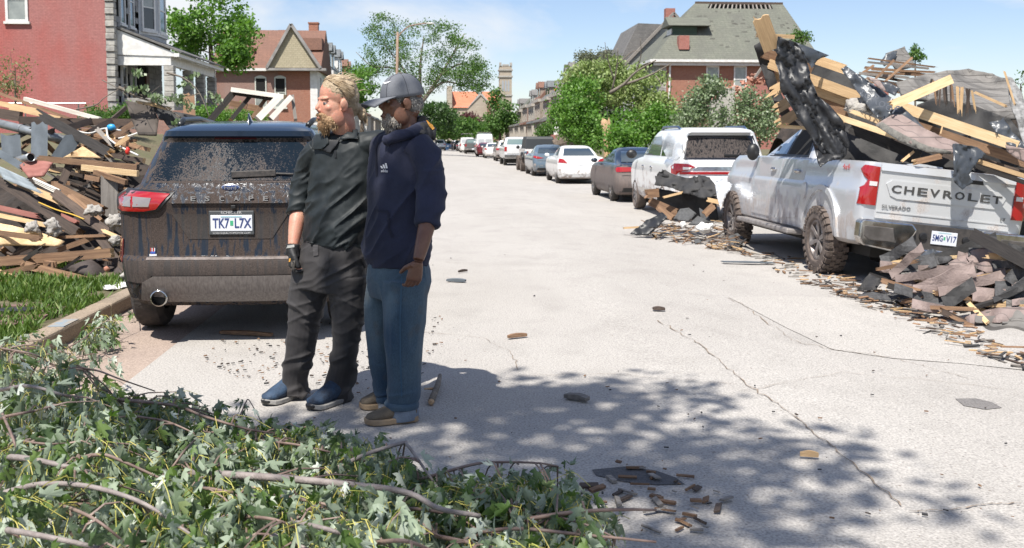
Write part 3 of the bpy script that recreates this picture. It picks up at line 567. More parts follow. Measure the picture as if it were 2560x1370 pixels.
# ================================================================ trees
bark = M('bark', (.16, .125, .095), (.09, .07, .055), .9, scale=4, stretch=(3, 3, .6), bump=.8, bscale=12); bark_lit = M('grey bark', (.2, .17, .14), (.13, .11, .09), .9, scale=4, stretch=(3, 3, .6), bump=.8, bscale=12); split = M('split heartwood', (.56, .38, .23), (.45, .28, .15), .85, scale=3, stretch=(4, 4, .5), bump=.8)  # the grey copy of the bark is paler, sunlight put into its colour
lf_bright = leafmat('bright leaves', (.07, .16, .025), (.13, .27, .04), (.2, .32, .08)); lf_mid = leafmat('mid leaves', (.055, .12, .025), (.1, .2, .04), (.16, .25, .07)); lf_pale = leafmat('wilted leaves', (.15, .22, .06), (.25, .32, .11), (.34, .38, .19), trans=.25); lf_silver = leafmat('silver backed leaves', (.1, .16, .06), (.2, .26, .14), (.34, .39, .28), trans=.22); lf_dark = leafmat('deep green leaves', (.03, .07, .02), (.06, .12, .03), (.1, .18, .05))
def leafcloud(name, centers, rad, n, size, mat, parent, seed=1, flat=.5, lenr=1.6):
    rs = np.random.RandomState(seed); c = np.array([tuple(q) for q in centers]); i = rs.randint(0, len(c), n); rr = np.asarray(rad) if hasattr(rad, '__len__') else np.full(len(c), rad)
    P = c[i] + rs.normal(0, .5, (n, 3)) * rr[i][:, None] * np.array([1, 1, .75])
    a = rs.normal(0, 1, (n, 3)); a[:, 2] -= flat; a /= np.linalg.norm(a, axis=1)[:, None]; q = rs.normal(0, 1, (n, 3)); s = np.cross(a, q); s /= np.linalg.norm(s, axis=1)[:, None]
    L = size * rs.uniform(.55, 1.25, n)[:, None]; wv = L / lenr
    nrm = np.cross(a, s); V = np.stack([P - a * L * .5, P + s * wv * .5 + nrm * L * .06, P + a * L * .5, P - s * wv * .5 + nrm * L * .06], 1).reshape(-1, 3)
    return link(name, quads_mesh(name, V, 4, rs.rand(n)), parent, mat)
def make_tree(name, label, base, trunk, blobs, nclump, nleaf, lsize, lmat, bmat=bark, r0=.3, seed=1, clump_r=.7, group=None, limb_share=1.0, cat='tree'):
    rs = random.Random(seed); T = wroot(name, base, label, cat, group); base = Vector(base); trunk = [Vector(p) for p in trunk]
    cl = []
    while len(cl) < nclump:
        c, r = rs.choice(blobs); q = Vector([rs.uniform(-1, 1) for _ in range(3)])
        if q.length <= 1 and q.length > .15: cl.append(Vector(c) + Vector((q.x * r[0], q.y * r[1], q.z * r[2])))
    tr = catmull([tuple(p) for p in trunk], 5); k = len(tr); m = MB(); m.tube(tr, [r0 * (1 - .65 * i / (k - 1)) * (1.35 if i == 0 else 1) for i in range(k)], 9); m.build('trunk', bmat, T, smooth=True)
    m = MB(); ends = [Vector(p) for p in tr[k // 2:]]; nodes = [(p, r0 * .42) for p in ends]
    for c in sorted(cl, key=lambda q: (q - trunk[-1]).length)[:int(nclump * limb_share)]:
        p, r = min(nodes, key=lambda e: (e[0] - c).length + max(0, e[0].z - c.z) * .8); L = (c - p).length
        mid = p.lerp(c, .5) + Vector((rs.uniform(-.12, .12), rs.uniform(-.12, .12), .1)) * L; pts = [Vector(q) for q in catmull([tuple(p), tuple(mid), tuple(c)], 4)]; rr = max(.012, min(r * .62, .02 + L * .022))
        m.tube(pts, [rr * (1 - .75 * i / 8) for i in range(9)], 5, cap=False); nodes += [(pts[4], rr * .7), (pts[8], rr * .35)]
    m.build('limb', bmat, T, smooth=True, kind='stuff')
    leafcloud('crown', cl, clump_r, nleaf, lsize, lmat, T, seed)['kind'] = 'stuff'; return T
def blob(px, py, Y, rpx, rpy, rY): c = at(px, py, Y); s = Y / F; return (c, (rpx * s, rY, rpy * s))
# tree behind the painted house
make_tree('shade_tree', 'leafy green tree rising behind the white porch roof', at(520, 330, 72), [at(520, 330, 72), at(530, 200, 72), at(525, 90, 72)], [blob(530, 40, 72, 105, 80, 3), blob(590, 90, 71, 45, 60, 2), blob(585, 140, 70.5, 28, 25, 1.2), blob(470, 90, 72, 35, 60, 2)], 90, 9000, .3, lf_bright, bmat=bark, r0=.35, seed=3, clump_r=.8)
# bare limbed big tree by the lamp post
big = make_tree('storm_stripped_tree', 'tall half stripped tree with thin green crown behind the lamp post', (-3.4, 100, .1), [(-3.4, 100, .1), (-3.0, 100, 3.2), (-2.2, 100, 5.6)], [blob(1040, 110, 100, 130, 70, 4.5), blob(1130, 130, 100, 75, 75, 3.5), blob(960, 120, 101, 60, 80, 3.5), blob(1180, 190, 99, 45, 45, 2.5), blob(905, 190, 101, 45, 40, 2.5), blob(1060, 200, 100, 90, 40, 4)], 280, 20000, .2, lf_mid, bark, .42, 11, .7)
m = MB()
for pts, r in (([(1048, 262), (1070, 235), (1100, 190), (1130, 140), (1160, 85)], .26), ([(1046, 250), (1050, 205), (1052, 150), (1060, 90)], .24), ([(1044, 240), (1025, 200), (1000, 160), (960, 110)], .2), ([(1072, 232), (1110, 205), (1160, 215), (1200, 235)], .14), ([(1020, 195), (980, 170), (930, 165), (890, 130)], .13), ([(1100, 190), (1150, 160), (1200, 170), (1228, 185)], .12), ([(1000, 160), (990, 110), (985, 60)], .12)):
    P = [at(x, y, 100 + .4 * i) for i, (x, y) in enumerate(pts)]; Q = catmull([tuple(p) for p in P], 5); m.tube(Q, [r * (1 - .8 * i / (len(Q) - 1)) for i in range(len(Q))], 7)
m.build('limb', bark_lit, big, smooth=True)
make_tree('young_tree', 'small round green tree standing before the church tower', at(1250, 345, 165), [at(1250, 352, 165), at(1250, 300, 165)], [blob(1250, 265, 165, 32, 48, 3), blob(1235, 305, 165, 28, 30, 3), blob(1272, 310, 165, 22, 30, 3)], 60, 4200, .5, lf_mid, bark, .25, 5, 1.0)
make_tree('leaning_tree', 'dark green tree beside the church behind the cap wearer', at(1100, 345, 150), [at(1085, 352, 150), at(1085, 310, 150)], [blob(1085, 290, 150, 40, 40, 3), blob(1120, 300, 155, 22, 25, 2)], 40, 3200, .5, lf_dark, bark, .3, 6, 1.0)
for i, (px, py, Y, rx_, ry_, lb) in enumerate(((1155, 322, 190, 45, 26, 'far low green tree heap across the street end'), (1215, 330, 200, 38, 20, 'far green shrubbery under the church gable'), (1175, 300, 240, 20, 16, 'far maroon leaved tree before the church wall'), (1110, 325, 170, 22, 20, 'far fallen tree top lying beyond the bystanders'))):
    make_tree('far_tree', lb, at(px, 356, Y), [at(px, 356, Y), at(px, py, Y)], [blob(px, py, Y, rx_, ry_, 4)], 34, 2400, .6, lf_mid if i != 2 else leafmat('maroon leaves', (.08, .03, .03), (.13, .05, .05)), bark, .2, 20 + i, 1.2)
make_tree('street_tree', 'light green tree in front of the far brick row houses', at(905, 330, 90), [at(905, 340, 90), at(905, 260, 90)], [blob(905, 215, 90, 35, 50, 2), blob(880, 230, 90, 20, 40, 1.5)], 40, 2600, .3, lf_bright, bark, .2, 8, .7)
# storm felled trees behind the parked cars
make_tree('felled_tree', 'wilted pale green tree top leaning against the grey house', at(1480, 360, 52), [at(1480, 360, 52), at(1500, 260, 52)], [blob(1480, 215, 52, 70, 55, 1.6), blob(1600, 230, 53, 90, 50, 1.8), blob(1450, 190, 52, 32, 38, 1), blob(1540, 180, 54, 60, 30, 1.5), blob(1640, 265, 52, 50, 50, 1.5)], 130, 15000, .2, lf_pale, bark, .25, 31, .5, limb_share=.4)
make_tree('green_tree', 'bright green leafy tree behind the white sedan', at(1440, 380, 46), [at(1440, 380, 46), at(1445, 280, 46)], [blob(1450, 265, 46, 62, 75, 1.4), blob(1420, 300, 46, 40, 50, 1.2), blob(1490, 330, 45, 50, 45, 1.2)], 100, 11000, .16, lf_bright, bark, .18, 32, .45, limb_share=.4)
make_tree('green_shrub_tree', 'dense green saplings behind the black sedan roof', at(1600, 390, 42), [at(1600, 390, 42), at(1600, 320, 42)], [blob(1600, 325, 42, 75, 55, 1.2), blob(1660, 310, 42, 45, 55, 1), blob(1560, 350, 41, 40, 40, 1)], 90, 10000, .15, lf_bright, bark, .12, 33, .4, limb_share=.4)
make_tree('dark_thicket', 'deep green undergrowth behind the trees and parked cars', at(1530, 380, 56), [at(1530, 380, 56), at(1530, 330, 56)], [blob(1460, 310, 56, 80, 70, 1.5), blob(1560, 300, 57, 120, 80, 1.5), blob(1680, 330, 56, 50, 40, 1.2)], 90, 8000, .24, lf_dark, bark, .15, 34, .7, limb_share=.3)  # leaves in the deepest of the greens
make_tree('evergreen_tree', 'scraggly dark evergreen top above the wilted tree', at(1510, 300, 60), [at(1510, 300, 60), at(1512, 140, 60)], [blob(1515, 160, 60, 42, 38, 1.2), blob(1470, 150, 60, 28, 14, .8)], 50, 3500, .14, leafmat('grey needles', (.1, .12, .07), (.16, .17, .1)), bark, .12, 35, .5)
make_tree('small_bush', 'round green bush in front of the damaged porches', at(1365, 345, 95), [at(1365, 352, 95), at(1365, 335, 95)], [blob(1365, 328, 95, 22, 16, 1)], 24, 1800, .22, lf_mid, bark, .08, 36, .5, cat='bush')
# bare limbs sticking out of the heap
bl = wroot('bare_fallen_limb', at(1530, 260, 50), 'grey bare forked limbs jutting from the wilted tree top', 'branch'); m = MB()
for pts, r in (([(1525, 232), (1560, 210), (1590, 180), (1640, 150)], .1), ([(1560, 212), (1620, 190), (1680, 158)], .08), ([(1530, 225), (1542, 170), (1545, 120)], .05), ([(1535, 200), (1520, 150), (1512, 105)], .04), ([(1590, 180), (1602, 140), (1601, 95)], .04), ([(1545, 160), (1580, 130), (1600, 128)], .03), ([(1640, 190), (1655, 215), (1650, 240)], .03)):
    Q = catmull([tuple(at(x, y, 50 - i * .3)) for i, (x, y) in enumerate(pts)], 5); m.tube(Q, [r * (1 - .7 * i / (len(Q) - 1)) for i in range(len(Q))], 6)
m.build('limb', bark_lit, bl, smooth=True)
st = wroot('snapped_tree', at(1518, 385, 43), 'pale splintered tree trunk snapped off behind the cars', 'tree trunk')
m = MB(); m.tube(catmull([tuple(at(x, y, 43)) for x, y in ((1521, 392), (1519, 350), (1514, 315), (1507, 300))], 4), [.2, .19, .19, .18, .18, .17, .17, .17, .17, .16, .15, .13, .1], 9)
for x in (1505, 1512, 1521, 1524): p = at(x, 312, 43); m.tube([p, at(x + random.uniform(-5, 5), 287 + random.uniform(0, 14), 43)], [.06, .008], 5)
m.build('splintered_wood', split, st); m = MB(); m.tube([at(1524, 395, 43.1), at(1525, 345, 43.15), at(1523, 320, 43.15)], [.22, .19, .08], 9); m.build('trunk', bark, st)
st2 = wroot('pale_porch_column', at(1391, 350, 80), 'white tapered porch column on a brick pier by the trees', 'column'); m = MB(); p = at(1391, 338, 80); m.tube([p, at(1391, 305, 80)], [.22, .16], 10); m.build('shaft', white_paint, st2); m = MB(); m.box(at(1392, 348, 80), (.9, .9, .7)); m.build('pier', plain_brick, st2)
rt_ = wroot('uprooted_stump', at(1420, 372, 50), 'brown uprooted stump with tangled roots by the white sedan', 'stump'); m = MB(); m.tube([at(1385, 365, 50), at(1405, 358, 50), at(1425, 350, 51)], [.3, .42, .5], 10)
rs = random.Random(4)
for k in range(40): p = at(1425 + rs.uniform(-18, 18), 350 + rs.uniform(-18, 15), 50.6); m.tube([p, p + Vector((rs.uniform(-.6, .6), rs.uniform(-.4, .4), rs.uniform(-.6, .6)))], [.05, .01], 5)
m.build('roots', bark, rt_)
# silver maple tops in front of the ruined brick house
for i, (px, py, rx_, ry_, lb) in enumerate(((1760, 270, 55, 70, 'pale silvery broken maple limb before the stone front'), (1850, 300, 60, 45, 'pale silvery maple branches above the white vehicle roof'), (1905, 320, 40, 40, 'pale silvery maple spray beside the pickup window'), (1720, 300, 40, 40, 'pale silvery maple spray beside the green saplings'))):
    make_tree('maple_limb', lb, at(px, 370, 34), [at(px - 10, 365, 34), at(px, py + 20, 34), at(px + 15, py - 40, 34)], [blob(px, py, 34, rx_, ry_, .9), blob(px + 20, py - 45, 34, 24, 36, .5)], 60, 2600, .115, lf_silver, bark_lit, .06, 40 + i, .32, group='silvery maple limbs behind the cars', cat='branch')
for i, (px, py, Y, rx_, ry_, lb) in enumerate(((2005, 92, 60, 20, 24, 'small tree top peeking above the broken boards'), (2288, 140, 60, 16, 22, 'small leafy sprig beside the upright grey shingle slab'), (2552, 210, 45, 14, 40, 'thin bare twigs at the far edge beyond the shingle roof'))):
    make_tree('far_sapling', lb, at(px, 360, Y), [at(px, 360, Y), at(px, py + 30, Y), at(px, py, Y)], [blob(px, py, Y, rx_, ry_, .6)], 22, 700 if i < 2 else 60, .16, lf_mid, bark, .07, 50 + i, .3)
make_tree('yard_shrub', 'sparse shrub with few leaves against the painted brick wall', at(45, 250, 40), [at(40, 300, 40), at(38, 230, 40), at(38, 170, 40)], [blob(40, 180, 40, 45, 55, .8), blob(20, 220, 40, 40, 25, .8)], 70, 900, .1, leafmat('olive leaves', (.16, .17, .06), (.22, .24, .1)), bark_lit, .05, 61, .3, cat='bush')
make_tree('front_hedge', 'green hedge in front of the porch steps', at(530, 300, 45), [at(530, 320, 45), at(530, 285, 45)], [blob(520, 290, 45, 55, 22, 1), blob(600, 295, 45, 60, 20, 1)], 50, 6000, .1, lf_bright, bark, .05, 62, .35, cat='hedge', limb_share=.2)
make_tree('wall_creeper', 'low weedy greenery at the foot of the painted wall', at(280, 300, 38), [at(280, 310, 38), at(280, 290, 38)], [blob(260, 290, 38, 60, 16, .6), blob(320, 285, 38, 30, 20, .6)], 40, 3500, .1, lf_mid, bark, .04, 63, .3, cat='bush', limb_share=.3)
# the tree whose crown shades the foreground stands behind the camera
make_tree('kerbside_maple', 'tall kerbside maple overhanging the near end of the street', (-3.6, -3.2, .1), [(-3.6, -3.2, .1), (-3.3, -3, 3), (-2.6, -2.2, 5.6), (-1.6, -1.0, 7.2)], [((-1.3, .75, 7.8), (1.3, 1.1, .8)), ((-1.3, -.1, 8.2), (1.15, .8, .8)), ((-2.9, .9, 7.8), (.9, .4, .5)), ((-1.3, 1.65, 7.6), (1.1, .25, .4)), ((-3.5, -4.2, 9), (3, 2.0, 1.5)), ((-2, -3.4, 9), (2, 1.4, 1.2))], 205, 5000, .19, lf_mid, bark, .26, 71, .46, limb_share=.7)
# street lamp
LP = wroot('street_lamp', (-3.0, 75, .1), 'tall brown lamp post with a curved arm reaching over the street', 'street lamp')
lp = M('lamp brown', (.25, .17, .12), (.2, .13, .09), .6, scale=3); top = at(994, 80, 75); basep = Vector((-3.0, 75, .1)); m = MB(); m.tube([basep, basep.lerp(top, .5), top], [.15, .12, .09], 10); m.build('post', lp, LP, smooth=True)
m = MB(); Q = catmull([tuple(at(x, y, 75)) for x, y in ((993, 100), (1003, 82), (1025, 65), (1066, 58))], 6); m.tube(Q, .05, 8); m.build('arm', lp, LP, smooth=True); m = MB(); m.ell(at(1076, 58.5, 75), (.35, .16, .07)); m.build('lamp_head', plain('lamp head', (.6, .6, .58), .4), LP, smooth=True)
# ================================================================ vehicles
def fill2d(poly, step):
    x0, x1 = min(p[0] for p in poly), max(p[0] for p in poly); z0, z1 = min(p[1] for p in poly), max(p[1] for p in poly)
    pts = []; n = len(poly)
    for i in range(n):
        a, b = poly[i], poly[(i + 1) % n]; k = max(1, int(math.dist(a, b) / step)); pts += [(a[0] + (b[0] - a[0]) * j / k, a[1] + (b[1] - a[1]) * j / k) for j in range(k)]
    m = len(pts); g = []
    for i in range(1, int((x1 - x0) / step) + 1):
        for j in range(1, int((z1 - z0) / step) + 1): g.append((x0 + i * step + .13 * step * (j % 2), z0 + j * step))
    r = geometry.delaunay_2d_cdt([Vector(p) for p in pts + g], [], [list(range(m))], 1, 1e-5); return r[0], r[2]
class Vehicle:
    def __init__(s, name, label, cat, rows, loc, rz=0, group=None, bow=.06, nose=.12):
        s.rows = rows; s.bow = bow; s.nose = nose; s.root = empty(name, loc, rz, label, cat, group)
    def P(s, z):
        r = s.rows
        if z <= r[0][0]: return r[0]
        for a, b in zip(r[:-1], r[1:]):
            if a[0] <= z <= b[0] and b[0] > a[0]: t = (z - a[0]) / (b[0] - a[0]); return tuple(a[i] + (b[i] - a[i]) * t for i in range(6))
        return r[-1]
    def rearY(s, x, z):
        _, yr, yf, w, rr, rf = s.P(z); wi = w - rr; ax = min(abs(x), w); y = yr + s.bow * (ax / w) ** 2
        if ax > wi: y += rr - math.sqrt(max(0, rr * rr - (ax - wi) ** 2))
        return y
    def sideX(s, y, z):
        _, yr, yf, w, rr, rf = s.P(z); y0 = yr + s.bow + rr; y1 = yf - s.nose - rf; x = w
        if y < y0: d = min(y0 - y, rr); x = w - rr + math.sqrt(max(0, rr * rr - d * d))
        if y > y1: d = min(y - y1, rf); x = w - rf + math.sqrt(max(0, rf * rf - d * d))
        return x
    def ring(s, row):
        z, yr, yf, w, rr, rf = row; P = []; wi = w - rr
        for i in range(13): x = -wi + 2 * wi * i / 12; P.append((x, yr + s.bow * (x / w) ** 2, z))
        for i in range(1, 7): a = math.pi / 2 * i / 6; x = wi + rr * math.sin(a); P.append((x, yr + s.bow * (x / w) ** 2 + rr * (1 - math.cos(a)), z))
        y0, y1 = yr + s.bow + rr, yf - s.nose - rf
        for i in range(1, 16): P.append((w, y0 + (y1 - y0) * i / 16, z))
        for i in range(7): a = math.pi / 2 * i / 6; P.append((w - rf + rf * math.cos(a), y1 + rf * math.sin(a) + s.nose * (1 - ((w - rf + rf * math.cos(a)) / w) ** 2), z))
        wf = w - rf
        for i in range(1, 10): x = wf - 2 * wf * i / 10; P.append((x, yf - s.nose * (x / w) ** 2, z))
        Q = [p for p in P if p[0] > wi + 1e-9 or (p[1] > y0 - 1e-6 and p[0] > wf - 1e-9)]
        P += [(-x, y, zz) for x, y, zz in Q[::-1]]
        return P
    def body(s, mat, axles=(), ra=.4, wz=.34, depth=.34, name='body'):
        m = MB(); m.loft([s.ring(r) for r in s.rows]); o = m.build(name, mat, s.root, fix=True)
        c = MB(); x1 = max(r[3] for r in s.rows) + .1
        for y in axles:
            for sd in (-1, 1):
                rg = lambda x, n=28: [(x, y + ra * math.cos(2 * math.pi * j / n), wz + ra * math.sin(2 * math.pi * j / n)) for j in range(n)]; c.loft([rg(sd * (x1 - depth - .1)), rg(sd * x1)])
        co = c.build('cut', None, None, fix=True); co.data.materials.clear(); md = o.modifiers.new('b', 'BOOLEAN'); md.operation = 'DIFFERENCE'; md.object = co; md.solver = 'EXACT'; bake(o); bpy.data.objects.remove(co)
        o.data.shade_smooth(); o.data.set_sharp_from_angle(angle=R(32)); s.b = o; return o
    def _decal(s, name, poly, f, mat, step, parent, thick):
        V, T = fill2d(poly, step); m = MB(); n = len(V); top = [f(v[0], v[1], thick) for v in V]; bot = [f(v[0], v[1], -.012) for v in V]
        E = {}
        for t in T:
            for i in range(3): e = (t[i], t[(i + 1) % 3]); E[e] = E.get((e[1], e[0]), 0) + 1; E[(e[1], e[0])] = E.get((e[1], e[0]), 0) + 0
        bd = []; ES = set((t[i], t[(i + 1) % 3]) for t in T for i in range(3)); bd = [e for e in ES if (e[1], e[0]) not in ES]
        m.add(top + bot, [tuple(t) for t in T] + [(a, b, n + b, n + a)[::-1] for a, b in bd]); o = m.build(name, mat, parent or s.root, fix=False); o.data.shade_smooth(); o.data.set_sharp_from_angle(angle=R(40)); return o
    def rear(s, name, poly, mat, thick=.006, step=.08, parent=None): return s._decal(name, poly, lambda x, z, d: (x, s.rearY(x, z) - d, z), mat, step, parent, thick)
    def side(s, name, poly, mat, sd=-1, thick=.006, step=.12, parent=None):
        return s._decal(name, poly if sd > 0 else poly[::-1], lambda y, z, d: (sd * (s.sideX(y, z) + d), y, z), mat, step, parent, thick)
    def both(s, name, poly, mat, **k): [s.rear(name, p, mat, **k) for p in (poly, [(-x, z) for x, z in poly][::-1])]
def make_wheel(rt=.34, wd=.23, rim=.23, mat=rubber, rimm=alloy, lugs=0, spokes=6):
    t = MB(); h = wd / 2
    t.lathe([(-h * .8, rim), (-h * .98, rim + .02), (-h * 1.0, (rt + rim) / 2), (-h * .92, rt - .03), (-h * .7, rt - .005), (0, rt), (h * .7, rt - .005), (h * .92, rt - .03), (h, (rt + rim) / 2), (h * .8, rim), (h * .8, rim - .03), (-h * .8, rim - .03)], 'x', n=40, closed=True)
    if lugs:
        for k in range(lugs):
            a = 2 * math.pi * k / lugs
            for sx, of in ((-1, 0), (1, .5), (-.33, .5), (.33, 0)):
                aa = a + of * 2 * math.pi / lugs; t.box((sx * h * .72, math.cos(aa) * (rt - .004), math.sin(aa) * (rt - .004)), (h * (.5 if abs(sx) == 1 else .42), 2 * math.pi * rt / lugs * .62, .03), Matrix.Rotation(aa + math.pi / 2, 3, 'X'))
            t.box((-h * .99, math.cos(a) * (rt - .04), math.sin(a) * (rt - .04)), (.018, 2 * math.pi * rt / lugs * .5, .05), Matrix.Rotation(a + math.pi / 2, 3, 'X'))
    tm = t.mesh('tyre'); tm.materials.append(mat); tm.shade_smooth(); tm.set_sharp_from_angle(angle=R(35))
    r = MB(); o_ = -h * .55
    r.lathe([(-h * .82, rim - .004), (-h * .84, rim - .03), (o_, rim - .05), (o_ + .03, rim - .055)], 'x', n=32); r.lathe([(o_, 0), (o_ - .01, .05), (o_ + .02, .075)], 'x', n=20)
    for k in range(spokes):
        for off in (-.14, .14):
            a = 2 * math.pi * k / spokes + off; a2 = 2 * math.pi * k / spokes + off * .55; r.beam((o_ - .005, math.cos(a) * .03, math.sin(a) * .03), (-h * .8, math.cos(a2) * (rim - .02), math.sin(a2) * (rim - .02)), .032 if rim > .2 else .04, .02, up=Vector((1, 0, 0)))
    rm_ = r.mesh('rim'); rm_.materials.append(rimm); rm_.shade_smooth(); rm_.set_sharp_from_angle(angle=R(35))
    d = MB(); d.lathe([(o_ + .05, 0), (o_ + .05, rim - .02)], 'x', n=24); dm = d.mesh('brake'); dm.materials.append(black)
    return tm, rm_, dm
def add_wheels(v, wheel, axles, track, r, dz=0):
    for y in axles:
        for sd in (-1, 1):
            w_ = empty('wheel', (sd * track, y, r + dz), 0, parent=v.root); w_.rotation_euler = (random.uniform(0, 6), 0, 0) if sd < 0 else (random.uniform(0, 6), 0, math.pi)
            for nm, me in zip(('tyre', 'rim', 'brake_disc'), wheel): link(nm, me, w_)
def Tr(x, y, z, face='rear'):
    """text lying on a rear face: x to the side, z up, looking from behind"""
    return Matrix.Translation((x, y, z)) @ Matrix.Rotation(R(90), 4, 'X')
plate_m = M('plate white', (.66, .68, .72), (.6, .62, .66), .4, scale=6); navy_ink = plain('plate ink', (.03, .05, .16), .5); chrome_letter = plain('silver letter', (.55, .55, .57), .25, .9); green_ink = plain('green sticker', (.05, .35, .18), .5)
def plate(v, x, y, z, s='', w_=.305, h_=.152, tilt=0, gap=True):
    b = MB(); b.box((x, y, z), (w_, .006, h_)); p = b.build('number_plate', plate_m, v.root, bevel=.004)
    if s:
        a, c = s.split(' '); text(a, .1, navy_ink, Tr(x - w_ * .25, y - .0045, z - .004), p, width=w_ * .4, depth=.0006, bold=.002); text(c, .1, navy_ink, Tr(x + w_ * .27, y - .0045, z - .004), p, width=w_ * .4, depth=.0006, bold=.002)
        b = MB(); b.box((x + w_ * .008, y - .0045, z), (.022, .0015, .036)); b.build('sticker', green_ink, p)
        b = MB(); b.box((x, y - .0045, z + h_ * .4), (w_ * .5, .001, .008)); b.build('motif', plain('plate motif', (.3, .5, .55), .5), p)
    return p
wheel_suv = make_wheel(.345, .235, .235); wheel_far = make_wheel(.335, .22, .22, spokes=5); mud_rubber = M('muddy tyre', (.075, .06, .052), (.14, .11, .095), .95, scale=9, bump=.5, bscale=30, lo=.3, hi=.7)
mud_alloy = M('muddy alloy', (.3, .285, .28), (.17, .14, .13), .5, .6, scale=12); wheel_truck = make_wheel(.415, .275, .255, mud_rubber, mud_alloy, lugs=26, spokes=6); wheel_mud = make_wheel(.365, .25, .27, mud_rubber, mud_alloy, spokes=10)
MUD = (.052, .04, .035)

smoke_lens = plain('grey lens', (.22, .2, .2), .15, coat=1)
# ---- muddy dark crossover beside the men
ROWS = [(.27, .2, 4.42, .78, .22, .3), (.33, .08, 4.5, .83, .24, .35), (.42, .03, 4.56, .855, .26, .4), (.56, .0, 4.58, .87, .27, .4), (.63, .008, 4.57, .872, .26, .4), (.648, .03, 4.56, .872, .25, .4), (.66, .065, 4.55, .872, .22, .4), (.8, .085, 4.53, .878, .2, .4), (.95, .085, 4.45, .88, .2, .4), (1.05, .062, 4.2, .872, .2, .4), (1.10, .08, 3.9, .85, .2, .4), (1.135, .12, 3.5, .8, .2, .3), (1.18, .15, 3.25, .735, .18, .3), (1.3, .235, 3.0, .695, .17, .3), (1.42, .32, 2.75, .65, .16, .3), (1.5, .375, 2.58, .618, .15, .3), (1.535, .34, 2.5, .6, .15, .3), (1.575, .345, 2.42, .58, .15, .3), (1.605, .45, 2.35, .545, .15, .25), (1.635, .7, 2.2, .49, .15, .2), (1.66, 1.1, 2.0, .4, .15, .15), (1.672, 1.4, 1.8, .25, .1, .1)]
ROWS = [(a, b, c_, w_ * .965, d, e) for a, b, c_, w_, d, e in ROWS]
es_paint = dirtpaint('muddy blue black paint', (.012, .02, .034), MUD, .98, 1.42, base=.12, coat=.2, drips=.9, rough=.14); es_paint.node_tree.nodes['Principled BSDF'].inputs['Specular IOR Level'].default_value = .2
v = Vehicle('crossover_car', 'mud splattered dark blue crossover parked beside the two men', 'car', ROWS, (-1.51, 7.35, 0), R(.6)); ES = v
v.body(es_paint, (.88, 3.6), .4, .345)
es_black = dirtpaint('muddy bumper plastic', (.014, .014, .015), MUD, .5, .9, base=.55, coat=.2, drips=.5, rough=.5); es_skid = M('dusty silver trim', (.2, .18, .17), (.13, .115, .11), .5, .4, scale=20, stretch=(4, 4, .6)); es_glass = dirtpaint('spattered rear glass', (.008, .014, .022), (.08, .066, .06), .5, 1.62, base=.28, coat=.1, drips=.9, rough=.03, speck=110, bump=0)
v.rear('bumper', [(-.855, .62), (-.84, .47), (-.6, .46), (-.56, .52), (.56, .52), (.6, .46), (.84, .47), (.855, .62), (.6, .633), (-.6, .633)], es_black, .012); v.rear('bumper_step', [(-.6, .636), (.6, .636), (.6, .652), (-.6, .652)], M('dusty step', (.2, .17, .16), (.13, .11, .1), .7, scale=30), .006)
v.rear('skid_plate', [(-.66, .33), (-.63, .47), (-.55, .515), (.55, .515), (.63, .47), (.66, .33), (.5, .315), (-.5, .315)], es_skid, .03); v.rear('lower_valance', [(-.8, .45), (-.66, .45), (-.68, .32), (-.78, .33)], black, .01); v.rear('lower_valance', [(.66, .45), (.8, .45), (.78, .33), (.68, .32)], black, .01)
v.rear('rear_window', [(-.575, 1.205), (.575, 1.205), (.6, 1.23), (.53, 1.44), (.47, 1.49), (-.47, 1.49), (-.53, 1.44), (-.6, 1.23)], es_glass, .006, .06)
v.rear('window_surround', [(-.70, 1.19), (.70, 1.19), (.685, 1.25), (.60, 1.49), (.5, 1.522), (-.5, 1.522), (-.60, 1.49), (-.685, 1.25)], dirtpaint('spattered black gloss', (.008, .009, .01), (.07, .058, .054), 1.3, 1.7, base=.4, coat=.1, drips=.5, rough=.05, bump=0), .003, .06)
